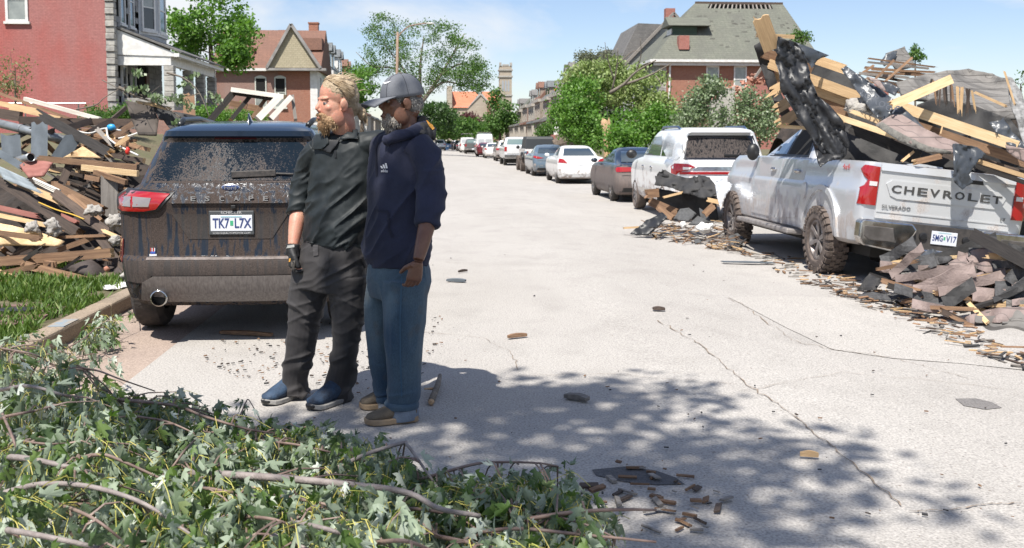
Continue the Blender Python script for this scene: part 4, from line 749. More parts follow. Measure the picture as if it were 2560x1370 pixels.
for sd in (-1, 1):
    f = lambda P: [(sd * x, z) for x, z in P][::sd]
    tl = v.rear('taillight', f([(.43, 1.115), (.62, 1.13), (.80, 1.135), (.862, 1.09), (.87, 1.0), (.80, .985), (.62, .985), (.53, 1.0)]), red_lens, .022, .05)
    v.rear('light_surround', f([(.40, 1.125), (.62, 1.142), (.81, 1.147), (.872, 1.1), (.875, .985), (.80, .97), (.61, .97), (.51, .99)]), black, .014, .05)
    v.rear('reverse_lens', f([(.56, 1.085), (.70, 1.095), (.70, 1.02), (.58, 1.02)]), smoke_lens, .027, .05, tl); v.rear('reverse_lens', f([(.715, 1.095), (.82, 1.09), (.825, 1.025), (.715, 1.02)]), smoke_lens, .027, .05, tl)
    v.rear('reflector', f([(.80, .775), (.862, .78), (.866, .62), (.815, .6)]), red_lens, .012, .05)
    v.side('side_window', [(1.0, 1.2), (3.0, 1.2), (2.6, 1.46), (1.1, 1.46)], glass_dark, sd); v.side('wheel_arch', [(.88 + .47 * math.cos(a), .345 + .47 * math.sin(a)) for a in np.linspace(0, math.pi, 14)] + [(.88 + .405 * math.cos(a), .345 + .405 * math.sin(a)) for a in np.linspace(math.pi, 0, 14)], es_black, sd, .012)
    b = MB(); b.tube([(sd * .5, .75, 1.625), (sd * .52, .95, 1.67), (sd * .53, 1.6, 1.69), (sd * .52, 2.2, 1.66)], .022, 8); b.build('roof_rail', plain('satin black', (.02, .022, .025), .3), v.root, smooth=True)
    b = MB(); b.ell((sd * .98, 3.15, 1.15), (.11, .06, .08)); b.build('mirror', es_paint, v.root, smooth=True)
    b = MB(); b.lathe([(-.02, .052), (-.02, .06), (.12, .06), (.12, .05), (-.018, .05)], 'x', n=24); o = b.build('exhaust_tip', chrome, v.root, smooth=True); o.matrix_basis = Matrix.Translation((sd * .51, .03, .355)) @ Matrix.Rotation(R(90), 4, 'Z'); b = MB(); b.lathe([(.04, 0), (.04, .05)], 'x', n=20); q = b.build('exhaust_bore', dark_in, o)
v.rear('name_panel', [(-.42, 1.045), (.42, 1.045), (.4, 1.115), (-.4, 1.115)], es_paint, .01); v.rear('plate_recess', [(-.42, .965), (.42, .965), (.3, .78), (-.3, .78)], dirtpaint('recess mud', (.012, .015, .02), tuple(x * .8 for x in MUD), 1.0, 1.4, base=.2, drips=.6), .004)
zt = 1.077; 
for i, ch in enumerate('ESCAPE'): x = -.26 + i * .104; text(ch, .05, chrome_letter, Tr(x, v.rearY(x, zt) - .014, zt), v.root, width=.036, depth=.003, bold=.001)
b = MB(); b.ell((0, v.rearY(0, 1.155) - .008, 1.155), (.072, .01, .03), nu=24); ov = b.build('badge', chrome_letter, v.root, smooth=True); b = MB(); b.ell((0, v.rearY(0, 1.155) - .011, 1.155), (.064, .01, .024), nu=24); b.build('badge_field', plain('badge blue', (.02, .04, .13), .2, coat=1), ov, smooth=True); text('Ford', .042, chrome_letter, Tr(0, v.rearY(0, 1.155) - .0215, 1.156), ov, width=.085, depth=.0005)
py = v.rearY(0, .9) - .012; b = MB(); b.box((.012, py, .9), (.325, .012, .178)); fr_ = b.build('plate_frame', plain('frame grey', (.06, .065, .07), .4), v.root, bevel=.006); plate(v, .012, py - .006, .898, 'TK7 L7X', .3, .118)
text('SCHICKER', .026, plain('frame letter', (.5, .5, .5), .4), Tr(.012, py - .0075, .974), fr_, width=.15, depth=.0006); text('SCHICKERAUTOMOTIVE.COM', .018, plain('frame letter', (.5, .5, .5), .4), Tr(.012, py - .0075, .824), fr_, width=.27, depth=.0006)
b = MB(); b.box((.03, v.rearY(0, 1.02) - .012, 1.018), (.035, .02, .025)); b.build('camera', black, v.root, bevel=.004)
yw = lambda x, z: v.rearY(x, z) - .02; b = MB(); b.beam((.0, yw(0, 1.252) - .01, 1.25), (.32, yw(.3, 1.27) - .01, 1.262), .025, .05); b.beam((.3, yw(.3, 1.26) - .005, 1.258), (.45, yw(.43, 1.255) - .005, 1.252), .012, .014); wp = b.build('wiper', M('dusty black plastic', (.03, .028, .027), (.07, .06, .055), .6, scale=40), v.root, bevel=.006)
v.rear('brake_light', [(-.16, 1.512), (.16, 1.512), (.15, 1.524), (-.15, 1.524)], plain('smoked red', (.06, .01, .01), .2), .012)
b = MB(); zf = 1.62; b.loft([[(x * wx, 1.0 + y * ly + sh, zf + h) for x, y in ((-1, 0), (0, -1), (1, 0), (.6, 1.2), (-.6, 1.2))] for h, wx, ly, sh in ((0, .035, .09, 0), (.03, .03, .08, .0), (.055, .015, .05, -.01), (.1, .006, .025, -.05), (.108, .002, .008, -.055))]); b.build('antenna_fin', plain('fin blue', (.015, .03, .05), .2, coat=1), v.root, smooth=True)
hx = -.56; hy = v.rearY(hx, .69) - .008; hat = MB(); hat.box((hx, hy, .665), (.052, .002, .016), mi=0); hb = hat.build('hat_sticker', plain('sticker white', (.7, .7, .72), .5), v.root); b = MB(); b.box((hx, hy - .002, .684), (.034, .002, .016)); b.build('hat_band', plain('sticker blue', (.05, .1, .4), .5), hb)
for k in range(4): b = MB(); b.box((hx - .0135 + k * .009, hy - .002, .705), (.0055, .002, .026)); b.build('hat_stripe', plain('sticker red', (.5, .04, .04), .5) if k % 2 == 0 else plain('sticker white', (.7, .7, .72), .5), hb)
add_wheels(v, make_wheel(.345, .235, .235, M('dusty tyre', (.035, .031, .029), (.075, .062, .055), .9, scale=10, bump=.35), alloy), (.88, 3.6), .76, .345)

# ---- silver pickup under the roof wreckage
TR = [(.45, .3, 5.6, .9, .2, .3), (.5, .16, 5.75, .97, .2, .35), (.62, .1, 5.85, .995, .16, .4), (.78, .085, 5.88, 1.0, .1, .4), (1.0, .08, 5.86, 1.01, .1, .4), (1.1, .08, 5.85, 1.005, .1, .4), (1.14, .08, 5.84, .985, .1, .4), (1.3, .075, 5.75, .975, .1, .4), (1.38, .07, 5.6, .965, .1, .4), (1.415, .08, 5.5, .955, .1, .4), (1.425, .1, 5.3, .94, .1, .35), (1.43, 1.86, 4.15, .93, .08, .3), (1.5, 1.9, 4.0, .9, .1, .3), (1.7, 1.95, 3.6, .815, .1, .3), (1.86, 2.0, 3.28, .735, .1, .25), (1.92, 2.08, 3.15, .69, .1, .25), (1.96, 2.3, 3.0, .6, .1, .2), (1.975, 2.5, 2.8, .4, .1, .15)]
tp = dirtpaint('dusty silver paint', (.5, .52, .55), (.36, .325, .305), -.1, 1.3, base=.12, coat=.8, metal=.35, drips=.5, rough=.3, speck=5)
v = Vehicle('pickup_truck', 'dusty silver pickup crushed under a torn off roof', 'pickup truck', TR, (5.76, 10.9, -.15), R(-.4), bow=.02, nose=.15); PK = v
v.body(tp, (1.2, 4.92), .53, .5, .42)
gp_ = dirtpaint('tailgate silver', (.54, .55, .56), (.4, .37, .35), -.2, 1.5, base=.1, coat=.6, metal=.25, drips=.4, rough=.35, speck=9)
tg = v.rear('tailgate', [(-.80, .79), (.80, .79), (.80, 1.412), (-.80, 1.412)], gp_, .012, .1)
v.rear('tailgate_band', [(-.72, 1.19), (-.66, 1.235), (.66, 1.235), (.72, 1.19), (.66, 1.06), (.58, 1.03), (-.58, 1.03), (-.66, 1.06)], gp_, -.004 + .03, .1, tg); v.rear('tailgate_top', [(-.80, 1.335), (.80, 1.335), (.80, 1.418), (-.80, 1.418)], gp_, .03, .1, tg)
v.rear('tailgate_handle', [(.1, 1.29), (.42, 1.29), (.4, 1.34), (.12, 1.34)], black, .02, .1, tg); v.rear('tailgate_fold', [(-.79, .86), (.79, .86), (.79, .875), (-.79, .875)], gp_, .02, .1, tg)
dkl = plain('dark letter', (.07, .068, .066), .4, .3)
for i, ch in enumerate('CHEVROLET'): x = -.6 + i * .15; text(ch, .125, dkl, Tr(x, v.rearY(x, 1.13) - .03, 1.135), tg, width=.115, depth=.004, bold=.002)
text('SILVERADO', .055, plain('dull letter', (.22, .22, .22), .4, .5), Tr(-.57, v.rearY(-.55, .9) - .022, .93), tg, width=.34, depth=.003); text('LT', .05, dkl, Tr(.71, v.rearY(.7, .9) - .022, .92), tg, width=.06, depth=.003)
for sd in (-1, 1):
    f = lambda P: [(sd * x, z) for x, z in P][::sd]
    tl = v.rear('taillight', f([(.815, 1.37), (.96, 1.38), (.985, 1.33), (.965, 1.25), (.93, 1.21), (.955, 1.15), (.99, 1.12), (1.0, .93), (.815, .93)]), red_lens, .025, .05); v.rear('reverse_lens', f([(.83, 1.2), (.915, 1.2), (.915, 1.15), (.83, 1.15)]), clear_lens, .032, .05, tl)
    b = MB(); b.tube([(sd * .52, .02, .47), (sd * .9, .02, .47)], .001, 4)
    v.side('front_door', [(2.9, .56), (3.95, .56), (4.02, .8), (4.02, 1.4), (2.9, 1.4)], tp, sd, .006, .2); v.side('rear_door', [(1.95, .9), (2.05, .62), (2.88, .56), (2.88, 1.4), (1.92, 1.4)], tp, sd, .006, .2)
    v.side('front_window', [(2.92, 1.47), (3.78, 1.47), (3.36, 1.84), (2.95, 1.85)], plain('sky tinted glass', (.06, .09, .13), .03, coat=1), sd, .006, .15); v.side('rear_window', [(2.1, 1.47), (2.86, 1.47), (2.88, 1.85), (2.3, 1.83)], dark_in if sd < 0 else glass_dark, sd, .006, .15); v.side('window_trim', [(2.02, 1.435), (3.92, 1.435), (3.4, 1.88), (2.9, 1.89), (2.22, 1.87)], black, sd, .003, .15)
    for y in (2.2, 3.15): b = MB(); b.ell((sd * 1.005, y, 1.24), (.025, .11, .028)); b.build('door_handle', chrome, v.root, smooth=True)
    v.side('wheel_arch', [(1.2 + .6 * math.cos(a), .5 + .6 * math.sin(a)) for a in np.linspace(0, math.pi, 16)] + [(1.2 + .535 * math.cos(a), .5 + .535 * math.sin(a)) for a in np.linspace(math.pi, 0, 16)], tp, sd, .03, .2)
    b = MB(); b.b2(*((-1.13, -.9) if sd < 0 else (.9, 1.13)), 1.95, 4.2, .4, .47); b.build('running_board', M('dusty step bar', (.3, .28, .27), (.2, .18, .17), .6, .3, scale=9), v.root, bevel=.02)
    b = MB(); b.ell((sd * 1.08, 3.95, 1.47), (.1, .07, .13)); b.build('mirror', black, v.root, smooth=True)
v.side('fuel_door', [(1.82 + .09 * math.cos(a), 1.0 + .11 * math.sin(a)) for a in np.linspace(0, 2 * math.pi, 17)[:-1]], tp, -1, .012, .1)
text('4x4', .1, plain('decal red', (.45, .05, .05), .5), Matrix.Translation((-.985, .62, 1.34)) @ Matrix.Rotation(R(-90), 4, 'Z') @ Matrix.Rotation(R(90), 4, 'X'), v.root, width=.2, depth=.001)
# chrome step bumper
yb = -.1
for sd in (-1, 1):
    b = MB(); P = [(.36, .70), (.46, .5), (.5, .42), (.95, .47), (1.01, .55), (1.01, .74), (.97, .77), (.42, .77)]; b.prism([(sd * x, z) for x, z in P][::sd], lambda x, z, d: Vector((x, yb + .05 * (abs(x)) ** 2 + d, z)), .16); b.build('bumper', chrome, v.root, bevel=.02)
for sd in (-1, 1): b = MB(); b.prism([(sd * x, z) for x, z in ((.6, .54), (.64, .7), (.96, .7), (.96, .58), (.9, .54))][::sd], lambda x, z, d: Vector((x, yb + .05 * x * x - .006 + d, z)), .03); b.build('bumper_pocket', M('dirty bumper pocket', (.1, .09, .085), (.05, .045, .04), .6, scale=8), v.root, bevel=.008)
b = MB(); b.prism([(-.5, .42), (.5, .42), (.45, .5), (-.45, .5)], lambda x, z, d: Vector((x, yb + d - .02, z)), .2); b.build('bumper_step', chrome, v.root, bevel=.015); b = MB(); b.b2(-.42, .42, yb + .06, yb + .2, .5, .77); b.build('plate_bay', M('bay black', (.03, .028, .027), (.06, .052, .047), .7, scale=15), v.root); plate(v, -.02, yb + .05, .64, '5MG V17')
for x in (-.27, .24): b = MB(); b.lathe([(0, .045), (-.02, .045), (-.025, .03), (-.025, 0)], 'x', n=18); o = b.build('hitch_socket', black, v.root); o.matrix_basis = Matrix.Translation((x, yb + .06, .64)) @ Matrix.Rotation(R(90), 4, 'Z')
b = MB(); b.b2(-.7, .7, .3, 5.3, .32, .5); b.b2(-.15, .15, .8, 1.5, .2, .45); b.build('underbody', plain('underbody black', (.015, .014, .013), .9), v.root)
tilt = Matrix.Translation((0, 0, .45)) @ Matrix.Rotation(R(6.2), 4, 'Y') @ Matrix.Translation((0, 0, -.55))
for o in list(v.root.children):
    if o.type == 'MESH': o.matrix_basis = tilt @ o.matrix_basis
add_wheels(v, wheel_truck, (1.2, 4.92), .9, .415)

# ---- white full size suv
NV = [(.32, .3, 5.0, .88, .25, .3), (.38, .12, 5.15, .95, .25, .35), (.5, .02, 5.3, .985, .25, .4), (.68, .0, 5.33, 1.0, .25, .4), (.74, .05, 5.33, 1.0, .22, .4), (.95, .08, 5.3, 1.01, .18, .4), (1.1, .08, 5.2, 1.0, .18, .4), (1.18, .09, 5.0, .98, .18, .4), (1.24, .11, 4.6, .95, .18, .4), (1.28, .14, 4.1, .92, .18, .3), (1.5, .25, 3.75, .87, .17, .3), (1.75, .37, 3.35, .8, .16, .3), (1.82, .36, 3.2, .77, .16, .3), (1.87, .42, 3.1, .72, .16, .25), (1.91, .7, 2.9, .64, .16, .2), (1.93, 1.1, 2.6, .5, .15, .2)]
nv_w = dirtpaint('dusty white paint', (.74, .75, .75), (.4, .34, .31), -.2, 1.3, base=.02, coat=.7, drips=.5, rough=.3, speck=8)
v = Vehicle('white_suv', 'large white sport utility vehicle with streaked rear window in front of the pickup', 'car', NV, (5.72, 19.5, -.15), R(-1.0), nose=.2); NVV = v
v.body(nv_w, (1.1, 4.25), .44, .4)
v.rear('rear_window', [(-.70, 1.31), (.70, 1.31), (.72, 1.36), (.62, 1.73), (-.62, 1.73), (-.72, 1.36)], dirtpaint('streaked dark glass', (.01, .012, .014), (.075, .064, .06), 1.0, 2.4, base=.2, coat=.1, drips=.9, rough=.03, speck=60, bump=0), .006, .1)
v.rear('window_surround', [(-.83, 1.27), (.83, 1.27), (.80, 1.38), (.72, 1.76), (-.72, 1.76), (-.80, 1.38)], plain('gloss black', (.012, .012, .013), .15, coat=1), .003, .1)
v.rear('light_bar', [(-.86, .98), (.86, .98), (.86, 1.03), (-.86, 1.03)], red_lens, .02, .1); v.rear('trim_bar', [(-.6, 1.06), (.6, 1.06), (.5, 1.13), (-.5, 1.13)], chrome, .012, .1)
for sd in (-1, 1):
    f = lambda P: [(sd * x, z) for x, z in P][::sd]; tl = v.rear('taillight', f([(.55, 1.13), (.7, 1.19), (.94, 1.2), (.995, 1.14), (1.0, 1.0), (.93, .97), (.86, 1.03), (.7, 1.06)]), red_lens, .025, .06); v.rear('lens', f([(.62, 1.12), (.8, 1.13), (.8, 1.07), (.66, 1.08)]), clear_lens, .03, .06, tl)
    v.side('side_window', [(1.75, 1.33), (3.85, 1.33), (3.3, 1.73), (1.85, 1.75)], plain('pale tinted glass', (.1, .11, .12), .05, coat=1), sd); v.side('quarter_window', [(.62, 1.33), (1.65, 1.33), (1.72, 1.75), (.75, 1.75)], glass_dark, sd); v.side('side_trim', [(1.6, .5), (3.75, .5), (3.75, .58), (1.6, .58)], chrome, sd, .012)
    for y in (2.25, 3.2): b = MB(); b.ell((sd * 1.015, y, 1.07), (.025, .1, .03)); b.build('door_handle', chrome, v.root, smooth=True)
    b = MB(); b.ell((sd * 1.14, 3.95, 1.34), (.13, .08, .11)); b.build('mirror', black, v.root, smooth=True); b = MB(); b.tube([(sd * .68, .75, 1.87), (sd * .7, 1.0, 1.94), (sd * .7, 2.4, 1.95), (sd * .68, 2.7, 1.88)], .025, 8); b.build('roof_rail', plain('blue grey rail', (.08, .12, .2), .3, .6), v.root, smooth=True)
b = MB(); b.beam((.05, v.rearY(0, 1.37) - .03, 1.36), (.5, v.rearY(.4, 1.37) - .03, 1.35), .03, .05); b.build('wiper', black, v.root, bevel=.008); plate(v, 0, v.rearY(0, .85) - .01, .86); v.rear('bumper', [(-.9, .4), (.9, .4), (.95, .62), (-.95, .62)], M('grey bumper', (.2, .19, .185), (.14, .13, .125), .6, scale=8), .012)
b = MB(); b.prism([(-.66, 1.8), (.66, 1.8), (.6, 1.86), (-.6, 1.86)], lambda x, z, d: Vector((x, .22 + .1 * x * x + d, z)), .3); b.build('spoiler', nv_w, v.root, bevel=.02)
add_wheels(v, wheel_mud, (1.1, 4.25), .88, .38)
# ---- generic parked vehicles
SEDAN = [(.2, .3, 4.75, .8, .2, .3), (.27, .08, 4.9, .86, .22, .35), (.45, .0, 5.0, .9, .22, .4), (.6, .01, 5.0, .92, .2, .4), (.72, .05, 4.95, .92, .18, .4), (.9, .1, 4.75, .91, .16, .4), (.98, .12, 4.4, .88, .16, .35), (1.03, .2, 3.9, .83, .16, .3), (1.045, .8, 3.5, .76, .16, .3), (1.2, 1.15, 3.15, .7, .16, .3), (1.38, 1.6, 2.75, .6, .16, .3), (1.44, 1.85, 2.5, .52, .15, .25), (1.47, 2.0, 2.3, .38, .1, .1)]
SUVR = [(.28, .25, 4.4, .78, .22, .3), (.36, .06, 4.5, .85, .24, .35), (.55, .0, 4.6, .9, .22, .4), (.68, .05, 4.58, .9, .2, .4), (.95, .07, 4.4, .9, .18, .4), (1.06, .08, 4.0, .88, .18, .35), (1.12, .12, 3.5, .84, .18, .3), (1.3, .2, 3.1, .76, .17, .3), (1.58, .36, 2.6, .66, .15, .3), (1.66, .4, 2.4, .58, .15, .25), (1.7, .8, 2.1, .42, .15, .2)]
PICK = [(.45, .3, 5.5, .9, .2, .3), (.55, .12, 5.7, .96, .16, .4), (.8, .06, 5.75, .98, .1, .4), (1.1, .05, 5.7, .98, .1, .4), (1.3, .05, 5.4, .96, .1, .4), (1.33, .08, 5.1, .94, .1, .35), (1.34, 1.9, 4.0, .9, .1, .3), (1.5, 1.93, 3.85, .86, .1, .3), (1.82, 2.03, 3.2, .73, .1, .25), (1.88, 2.15, 3.05, .66, .1, .2), (1.91, 2.4, 2.8, .45, .1, .1)]
VAN = [(.35, .2, 5.4, .92, .15, .3), (.45, .05, 5.6, .98, .15, .35), (.9, .0, 5.65, 1.0, .15, .4), (1.15, .0, 5.5, 1.0, .15, .4), (1.3, .02, 4.9, .98, .15, .4), (1.9, .06, 4.35, .93, .15, .3), (2.3, .1, 4.0, .87, .15, .3), (2.42, .2, 3.8, .8, .15, .25), (2.46, .5, 3.5, .6, .15, .2)]
JEEP = [(.55, .1, 3.9, .72, .06, .1), (.6, .02, 4.0, .78, .06, .1), (1.0, .0, 4.0, .8, .06, .1), (1.2, .0, 3.95, .8, .06, .1), (1.22, .02, 2.6, .78, .06, .1)]
def far_car(kind, label, px, py, Y, color, w_=1.0, dirt=.4, name='parked_car', lx=None, lights=None, flip=False, h=1.0, rz=0):
    rows = {'sedan': SEDAN, 'suv': SUVR, 'pickup': PICK, 'van': VAN}[kind]; rows = [(r[0] * h,) + r[1:] for r in rows]
    hx_ = max(r[3] for r in rows); p = at(px, py, Y) if lx is None else Vector((lx, Y, 0)); x = p.x + (hx_ if lx is None else 0); pm = dirtpaint('paint ' + label, color, (.3, .25, .22), -.6, 1.1, base=.0, coat=.8, metal=.1 if max(color) < .6 else 0, drips=0, rough=.3, speck=9) if dirt else plain('paint ' + label, color, .25, coat=1)
    v = Vehicle(name, label, {'van': 'van', 'pickup': 'pickup truck'}.get(kind, 'car'), rows, (x, Y, gz(x)), R(rz), 'vehicles parked along the street', nose=.18); L = rows[3][2]; ax = (1.0, L - .95); rw = .335 if kind in ('sedan', 'suv') else .38
    v.body(pm, ax, rw + .06, rw)
    dk = M('rear glass blue', (.03, .045, .055), rough=.05, coat=1); g = lambda P: [(x_, z * h) for x_, z in P]
    if kind == 'sedan':
        v.rear('rear_window', g([(-.62, 1.075), (.62, 1.075), (.5, 1.36), (-.5, 1.36)]), dk, .01, .1); [v.side('side_window', g([(1.45, 1.07), (3.3, 1.07), (2.75, 1.36), (1.85, 1.37)]), glass_dark, s_) for s_ in (-1, 1)]
        v.both('taillight', g(lights or [(.62, .82), (.75, .97), (.87, .98), (.9, .92), (.9, .8)]), red_lens, thick=.02, step=.06); plate(v, 0, v.rearY(0, .62 * h) - .012, .62 * h); v.rear('lower_bumper', g([(-.8, .28), (.8, .28), (.7, .4), (-.7, .4)]), black if max(color) < .3 else pm, .01, .1); v.rear('boot_line', g([(-.75, .72), (.75, .72), (.75, .735), (-.75, .735)]), black, .006, .1)
    elif kind == 'suv':
        v.rear('rear_window', g([(-.62, 1.16), (.62, 1.16), (.52, 1.54), (-.52, 1.54)]), dk, .01, .1); [v.side('side_window', g([(.9, 1.16), (3.0, 1.16), (2.6, 1.54), (1.0, 1.54)]), glass_dark, s_) for s_ in (-1, 1)]; v.both('taillight', g([(.55, .95), (.55, 1.06), (.86, 1.06), (.89, .92), (.75, .9)]), red_lens, thick=.02, step=.06); plate(v, 0, v.rearY(0, .8 * h) - .012, .8 * h); v.rear('bumper', g([(-.82, .38), (.82, .38), (.85, .6), (-.85, .6)]), black, .01, .1)
    elif kind == 'pickup':
        v.rear('rear_window', g([(-.68, 1.4), (.68, 1.4), (.6, 1.77), (-.6, 1.77)]), plain('back light glass', (.14, .2, .2), .05, coat=1), .01, .1); [v.side('side_window', g([(2.1, 1.4), (3.7, 1.4), (3.2, 1.78), (2.15, 1.78)]), glass_dark, s_) for s_ in (-1, 1)]; v.both('taillight', g([(.80, .95), (.80, 1.26), (.95, 1.26), (.97, .95)]), red_lens, thick=.02, step=.06)
        b = MB(); b.b2(-.95, .95, -.06, .14, .52 * h, .74 * h); b.build('bumper', chrome, v.root, bevel=.02); b = MB(); b.b2(.12, .36, .02, .07, 1.12 * h, 1.18 * h); b.build('handle', black, v.root); plate(v, 0, -.075, .63 * h); v.rear('tailgate_line', g([(-.78, .78), (.78, .78), (.78, .8), (-.78, .8)]), black, .006, .1)
    elif kind == 'van':
        for x0 in (-.8, .06): v.rear('rear_window', [(x0, 1.35), (x0 + .74, 1.35), (x0 + .7, 1.85), (x0 + .04, 1.85)], plain('pale van glass', (.4, .42, .44), .2), .01, .1)
        v.both('taillight', [(.86, .9), (.86, 1.35), (.96, 1.35), (.98, .9)], red_lens, thick=.02, step=.08); v.rear('door_line', [(-.012, .5), (.012, .5), (.012, 2.3), (-.012, 2.3)], black, .006, .2)
        for s_ in (-1, 1): b = MB(); b.tube([(s_ * .7, .5, 2.62), (s_ * .7, 3.4, 2.62)], .03, 6); b.build('rack_rail', alloy, v.root)
        for y_ in (.7, 1.9, 3.1): b = MB(); b.tube([(-.75, y_, 2.45), (-.72, y_, 2.62), (.72, y_, 2.62), (.75, y_, 2.45)], .03, 6); b.build('rack_bar', alloy, v.root)
        for k, (x0, z0, s_) in enumerate(((-.35, 1.15, .5), (-.3, 1.0, .36))): v.rear('red_mark', [(x0, z0), (x0 + s_, z0), (x0 + s_, z0 + .09), (x0, z0 + .09)], plain('van red', (.5, .12, .1), .5), .008, .1)
    b = MB(); b.b2(-.7, .7, .35, L - .4, .16, .4); b.build('underbody', plain('underbody black', (.015, .014, .013), .9), v.root)
    for s_ in (-1, 1): b = MB(); b.ell((s_ * (hx_ + .06), L * .66, (1.08 if kind == 'sedan' else 1.2 if kind != 'van' else 1.5) * h), (.1, .06, .07)); b.build('mirror', pm, v.root, smooth=True)
    sc = rw / .335
    for y in ax:
        for sd in (-1, 1):
            w0 = empty('wheel', (sd * (hx_ - .13), y, rw), 0, parent=v.root); w0.scale = (1, sc, sc); w0.rotation_euler = (0, 0, 0 if sd < 0 else math.pi)
            for nm, me in zip(('tyre', 'rim'), wheel_far[:2]): link(nm, me, w0)
    return v
ch = far_car('sedan', 'black sedan caked in brown mud between the white cars', 0, 0, 26.1, (.012, .02, .032), lx=5.68, lights=[(.3, .84), (.3, .95), (.86, .95), (.9, .9), (.88, .82)])
ch.b.data.materials[0] = dirtpaint('caked black paint', (.01, .018, .03), (.15, .12, .108), .72, 1.12, base=.1, coat=1, drips=.3, rough=.3, speck=22)
far_car('sedan', 'white sedan with triangular red tail lights', 0, 0, 37.6, (.75, .75, .74), lx=5.55, lights=[(.55, .80), (.7, .96), (.86, .99), (.9, .82)])
far_car('sedan', 'blue grey sedan ahead of the white sedan', 0, 0, 45.8, (.1, .14, .18), lx=5.4, lights=[(.42, .86), (.6, .9), (.88, .97), (.9, .88), (.7, .82)])
# the tall jeep
v = Vehicle('off_road_car', 'white boxy off road car with black hard top and big tyres', 'car', JEEP, (5.55, 53, -.15), 0, 'vehicles parked along the street', bow=.01, nose=.02); v.body(M('jeep white', (.72, .72, .71), (.6, .58, .56), .4, coat=.5), (.75, 3.2), .48, .5, .3)
b = MB(); b.loft([[(x * w_, y0 if y < 0 else y1, z) for x, y in ((-1, -1), (1, -1), (1, 1), (-1, 1))] for z, w_, y0, y1 in ((1.2, .79, .0, 2.7), (1.75, .74, .06, 2.3), (1.88, .71, .12, 2.1))]); b.build('hard_top', plain('hard top', (.03, .034, .038), .5), v.root, bevel=.04); b = MB(); b.add([(-.6, -.008 + .02, 1.26), (.6, .012, 1.26), (.56, .055, 1.68), (-.56, .055, 1.68)], [(0, 1, 2, 3)]); b.build('rear_window', glass_dark, v.root)
for sd in (-1, 1):
    b = MB(); b.box((sd * .7, -.03, 1.0), (.12, .06, .2)); b.build('taillight', red_lens, v.root, bevel=.01); b = MB(); b.tube([(sd * .9, .75 + .52 * math.cos(a), .5 + .5 * math.sin(a)) for a in np.linspace(.3, 2.8, 9)], .07, 6); b.build('fender_flare', black, v.root, smooth=True); b = MB(); b.ell((sd * .98, 2.5, 1.3), (.1, .05, .1)); b.build('mirror', black, v.root, smooth=True)
b = MB(); b.b2(-.78, .78, -.15, 0, .52, .66); b.build('bumper', black, v.root, bevel=.02); add_wheels(v, wheel_truck, (.75, 3.2), .85, .415)
far_car('pickup', 'silver white pickup with red tail lights beyond the off road car', 0, 0, 66, (.6, .61, .62), lx=5.5)
for a in (('suv', 'tan grey crossover next to the silver white pickup', 80, (.3, .27, .25), 5.7), ('sedan', 'small dusty white car behind the red car', 94, (.7, .68, .66), 5.5), ('sedan', 'small bright red car parked in front of the white van', 104, (.5, .03, .025), 5.2)): far_car(a[0], a[1], 0, 0, a[2], a[3], lx=a[4])
far_car('van', 'white high roofed van with a roof rack', 0, 0, 114, (.72, .73, .74), lx=5.6)
for a in (('pickup', 'dark grey pickup beyond the van', 124, (.1, .11, .11), 4.6), ('van', 'small pale box van past the dark pickup', 136, (.66, .66, .65), 4.3), ('suv', 'far white crossover in the parked row', 150, (.6, .6, .6), 4.3), ('sedan', 'far black sedan in the parked row', 160, (.03, .03, .035), 4.2), ('suv', 'farthest dark crossover in the parked row', 172, (.05, .05, .06), 4.0), ('suv', 'silver crossover at the end of the parked row', 184, (.5, .5, .52), 3.4)): far_car(a[0], a[1], 0, 0, a[2], a[3], lx=a[4], h=.85 if a[0] == 'van' else 1)
for a in (('suv', 'pale crossover on the bystanders side of the far street', 150, (.45, .48, .5), 0.6), ('sedan', 'blue car beside the far bystanders', 168, (.05, .12, .25), 2.0), ('suv', 'pinkish white far vehicle behind the bystanders', 180, (.6, .5, .5), 1.0), ('sedan', 'white car parked on the lamp post side behind the men', 108, (.6, .6, .6), -1.6)): far_car(a[0], a[1], 0, 0, a[2], a[3], lx=a[4])
# ================================================================ people
from mathutils.bvhtree import BVHTree
def etube(mb, specs, lat, n=20, sub=5):
    """a limb with elliptical sections: specs = (centre, radius along lat, radius across)"""
    C_ = catmull([tuple(c) + (a, b) for c, a, b in specs], sub); k = len(C_); rings = []
    for i, q in enumerate(C_):
        c = Vector(q[:3]); d = Vector(C_[min(i + 1, k - 1)][:3]) - Vector(C_[max(i - 1, 0)][:3]); d.normalize(); u = Vector(lat); u = (u - d * u.dot(d)).normalized(); v_ = d.cross(u)
        rings.append([c + u * q[3] * math.cos(2 * math.pi * j / n) + v_ * q[4] * math.sin(2 * math.pi * j / n) for j in range(n)])
    mb.loft(rings)
def remesh(mb, vox, it=3, fac=.5):
    o = mb.build('tmp', None, None, fix=True); o.data.materials.clear()
    m = o.modifiers.new('r', 'REMESH'); m.mode = 'VOXEL'; m.voxel_size = vox
    if it: s_ = o.modifiers.new('s', 'SMOOTH'); s_.iterations = it; s_.factor = fac
    bake(o); me = o.data; bpy.data.objects.remove(o); return me
def coords(me):
    P = np.empty(len(me.vertices) * 3, np.float32); me.vertices.foreach_get('co', P); Nn = np.empty(len(me.vertices) * 3, np.float32); me.vertices.foreach_get('normal', Nn); return P.reshape(-1, 3).astype(float), Nn.reshape(-1, 3).astype(float)
def displace(me, fn):
    P, Nn = coords(me); P = P + Nn * fn(P, Nn)[:, None]; me.vertices.foreach_set('co', P.astype(np.float32).ravel()); me.update()
def cloth(name, mb, mat, parent, fn=None, vox=.008, it=4):
    me = remesh(mb, vox, it)
    if fn: displace(me, fn)
    o = link(name, me, parent, mat, True); return o
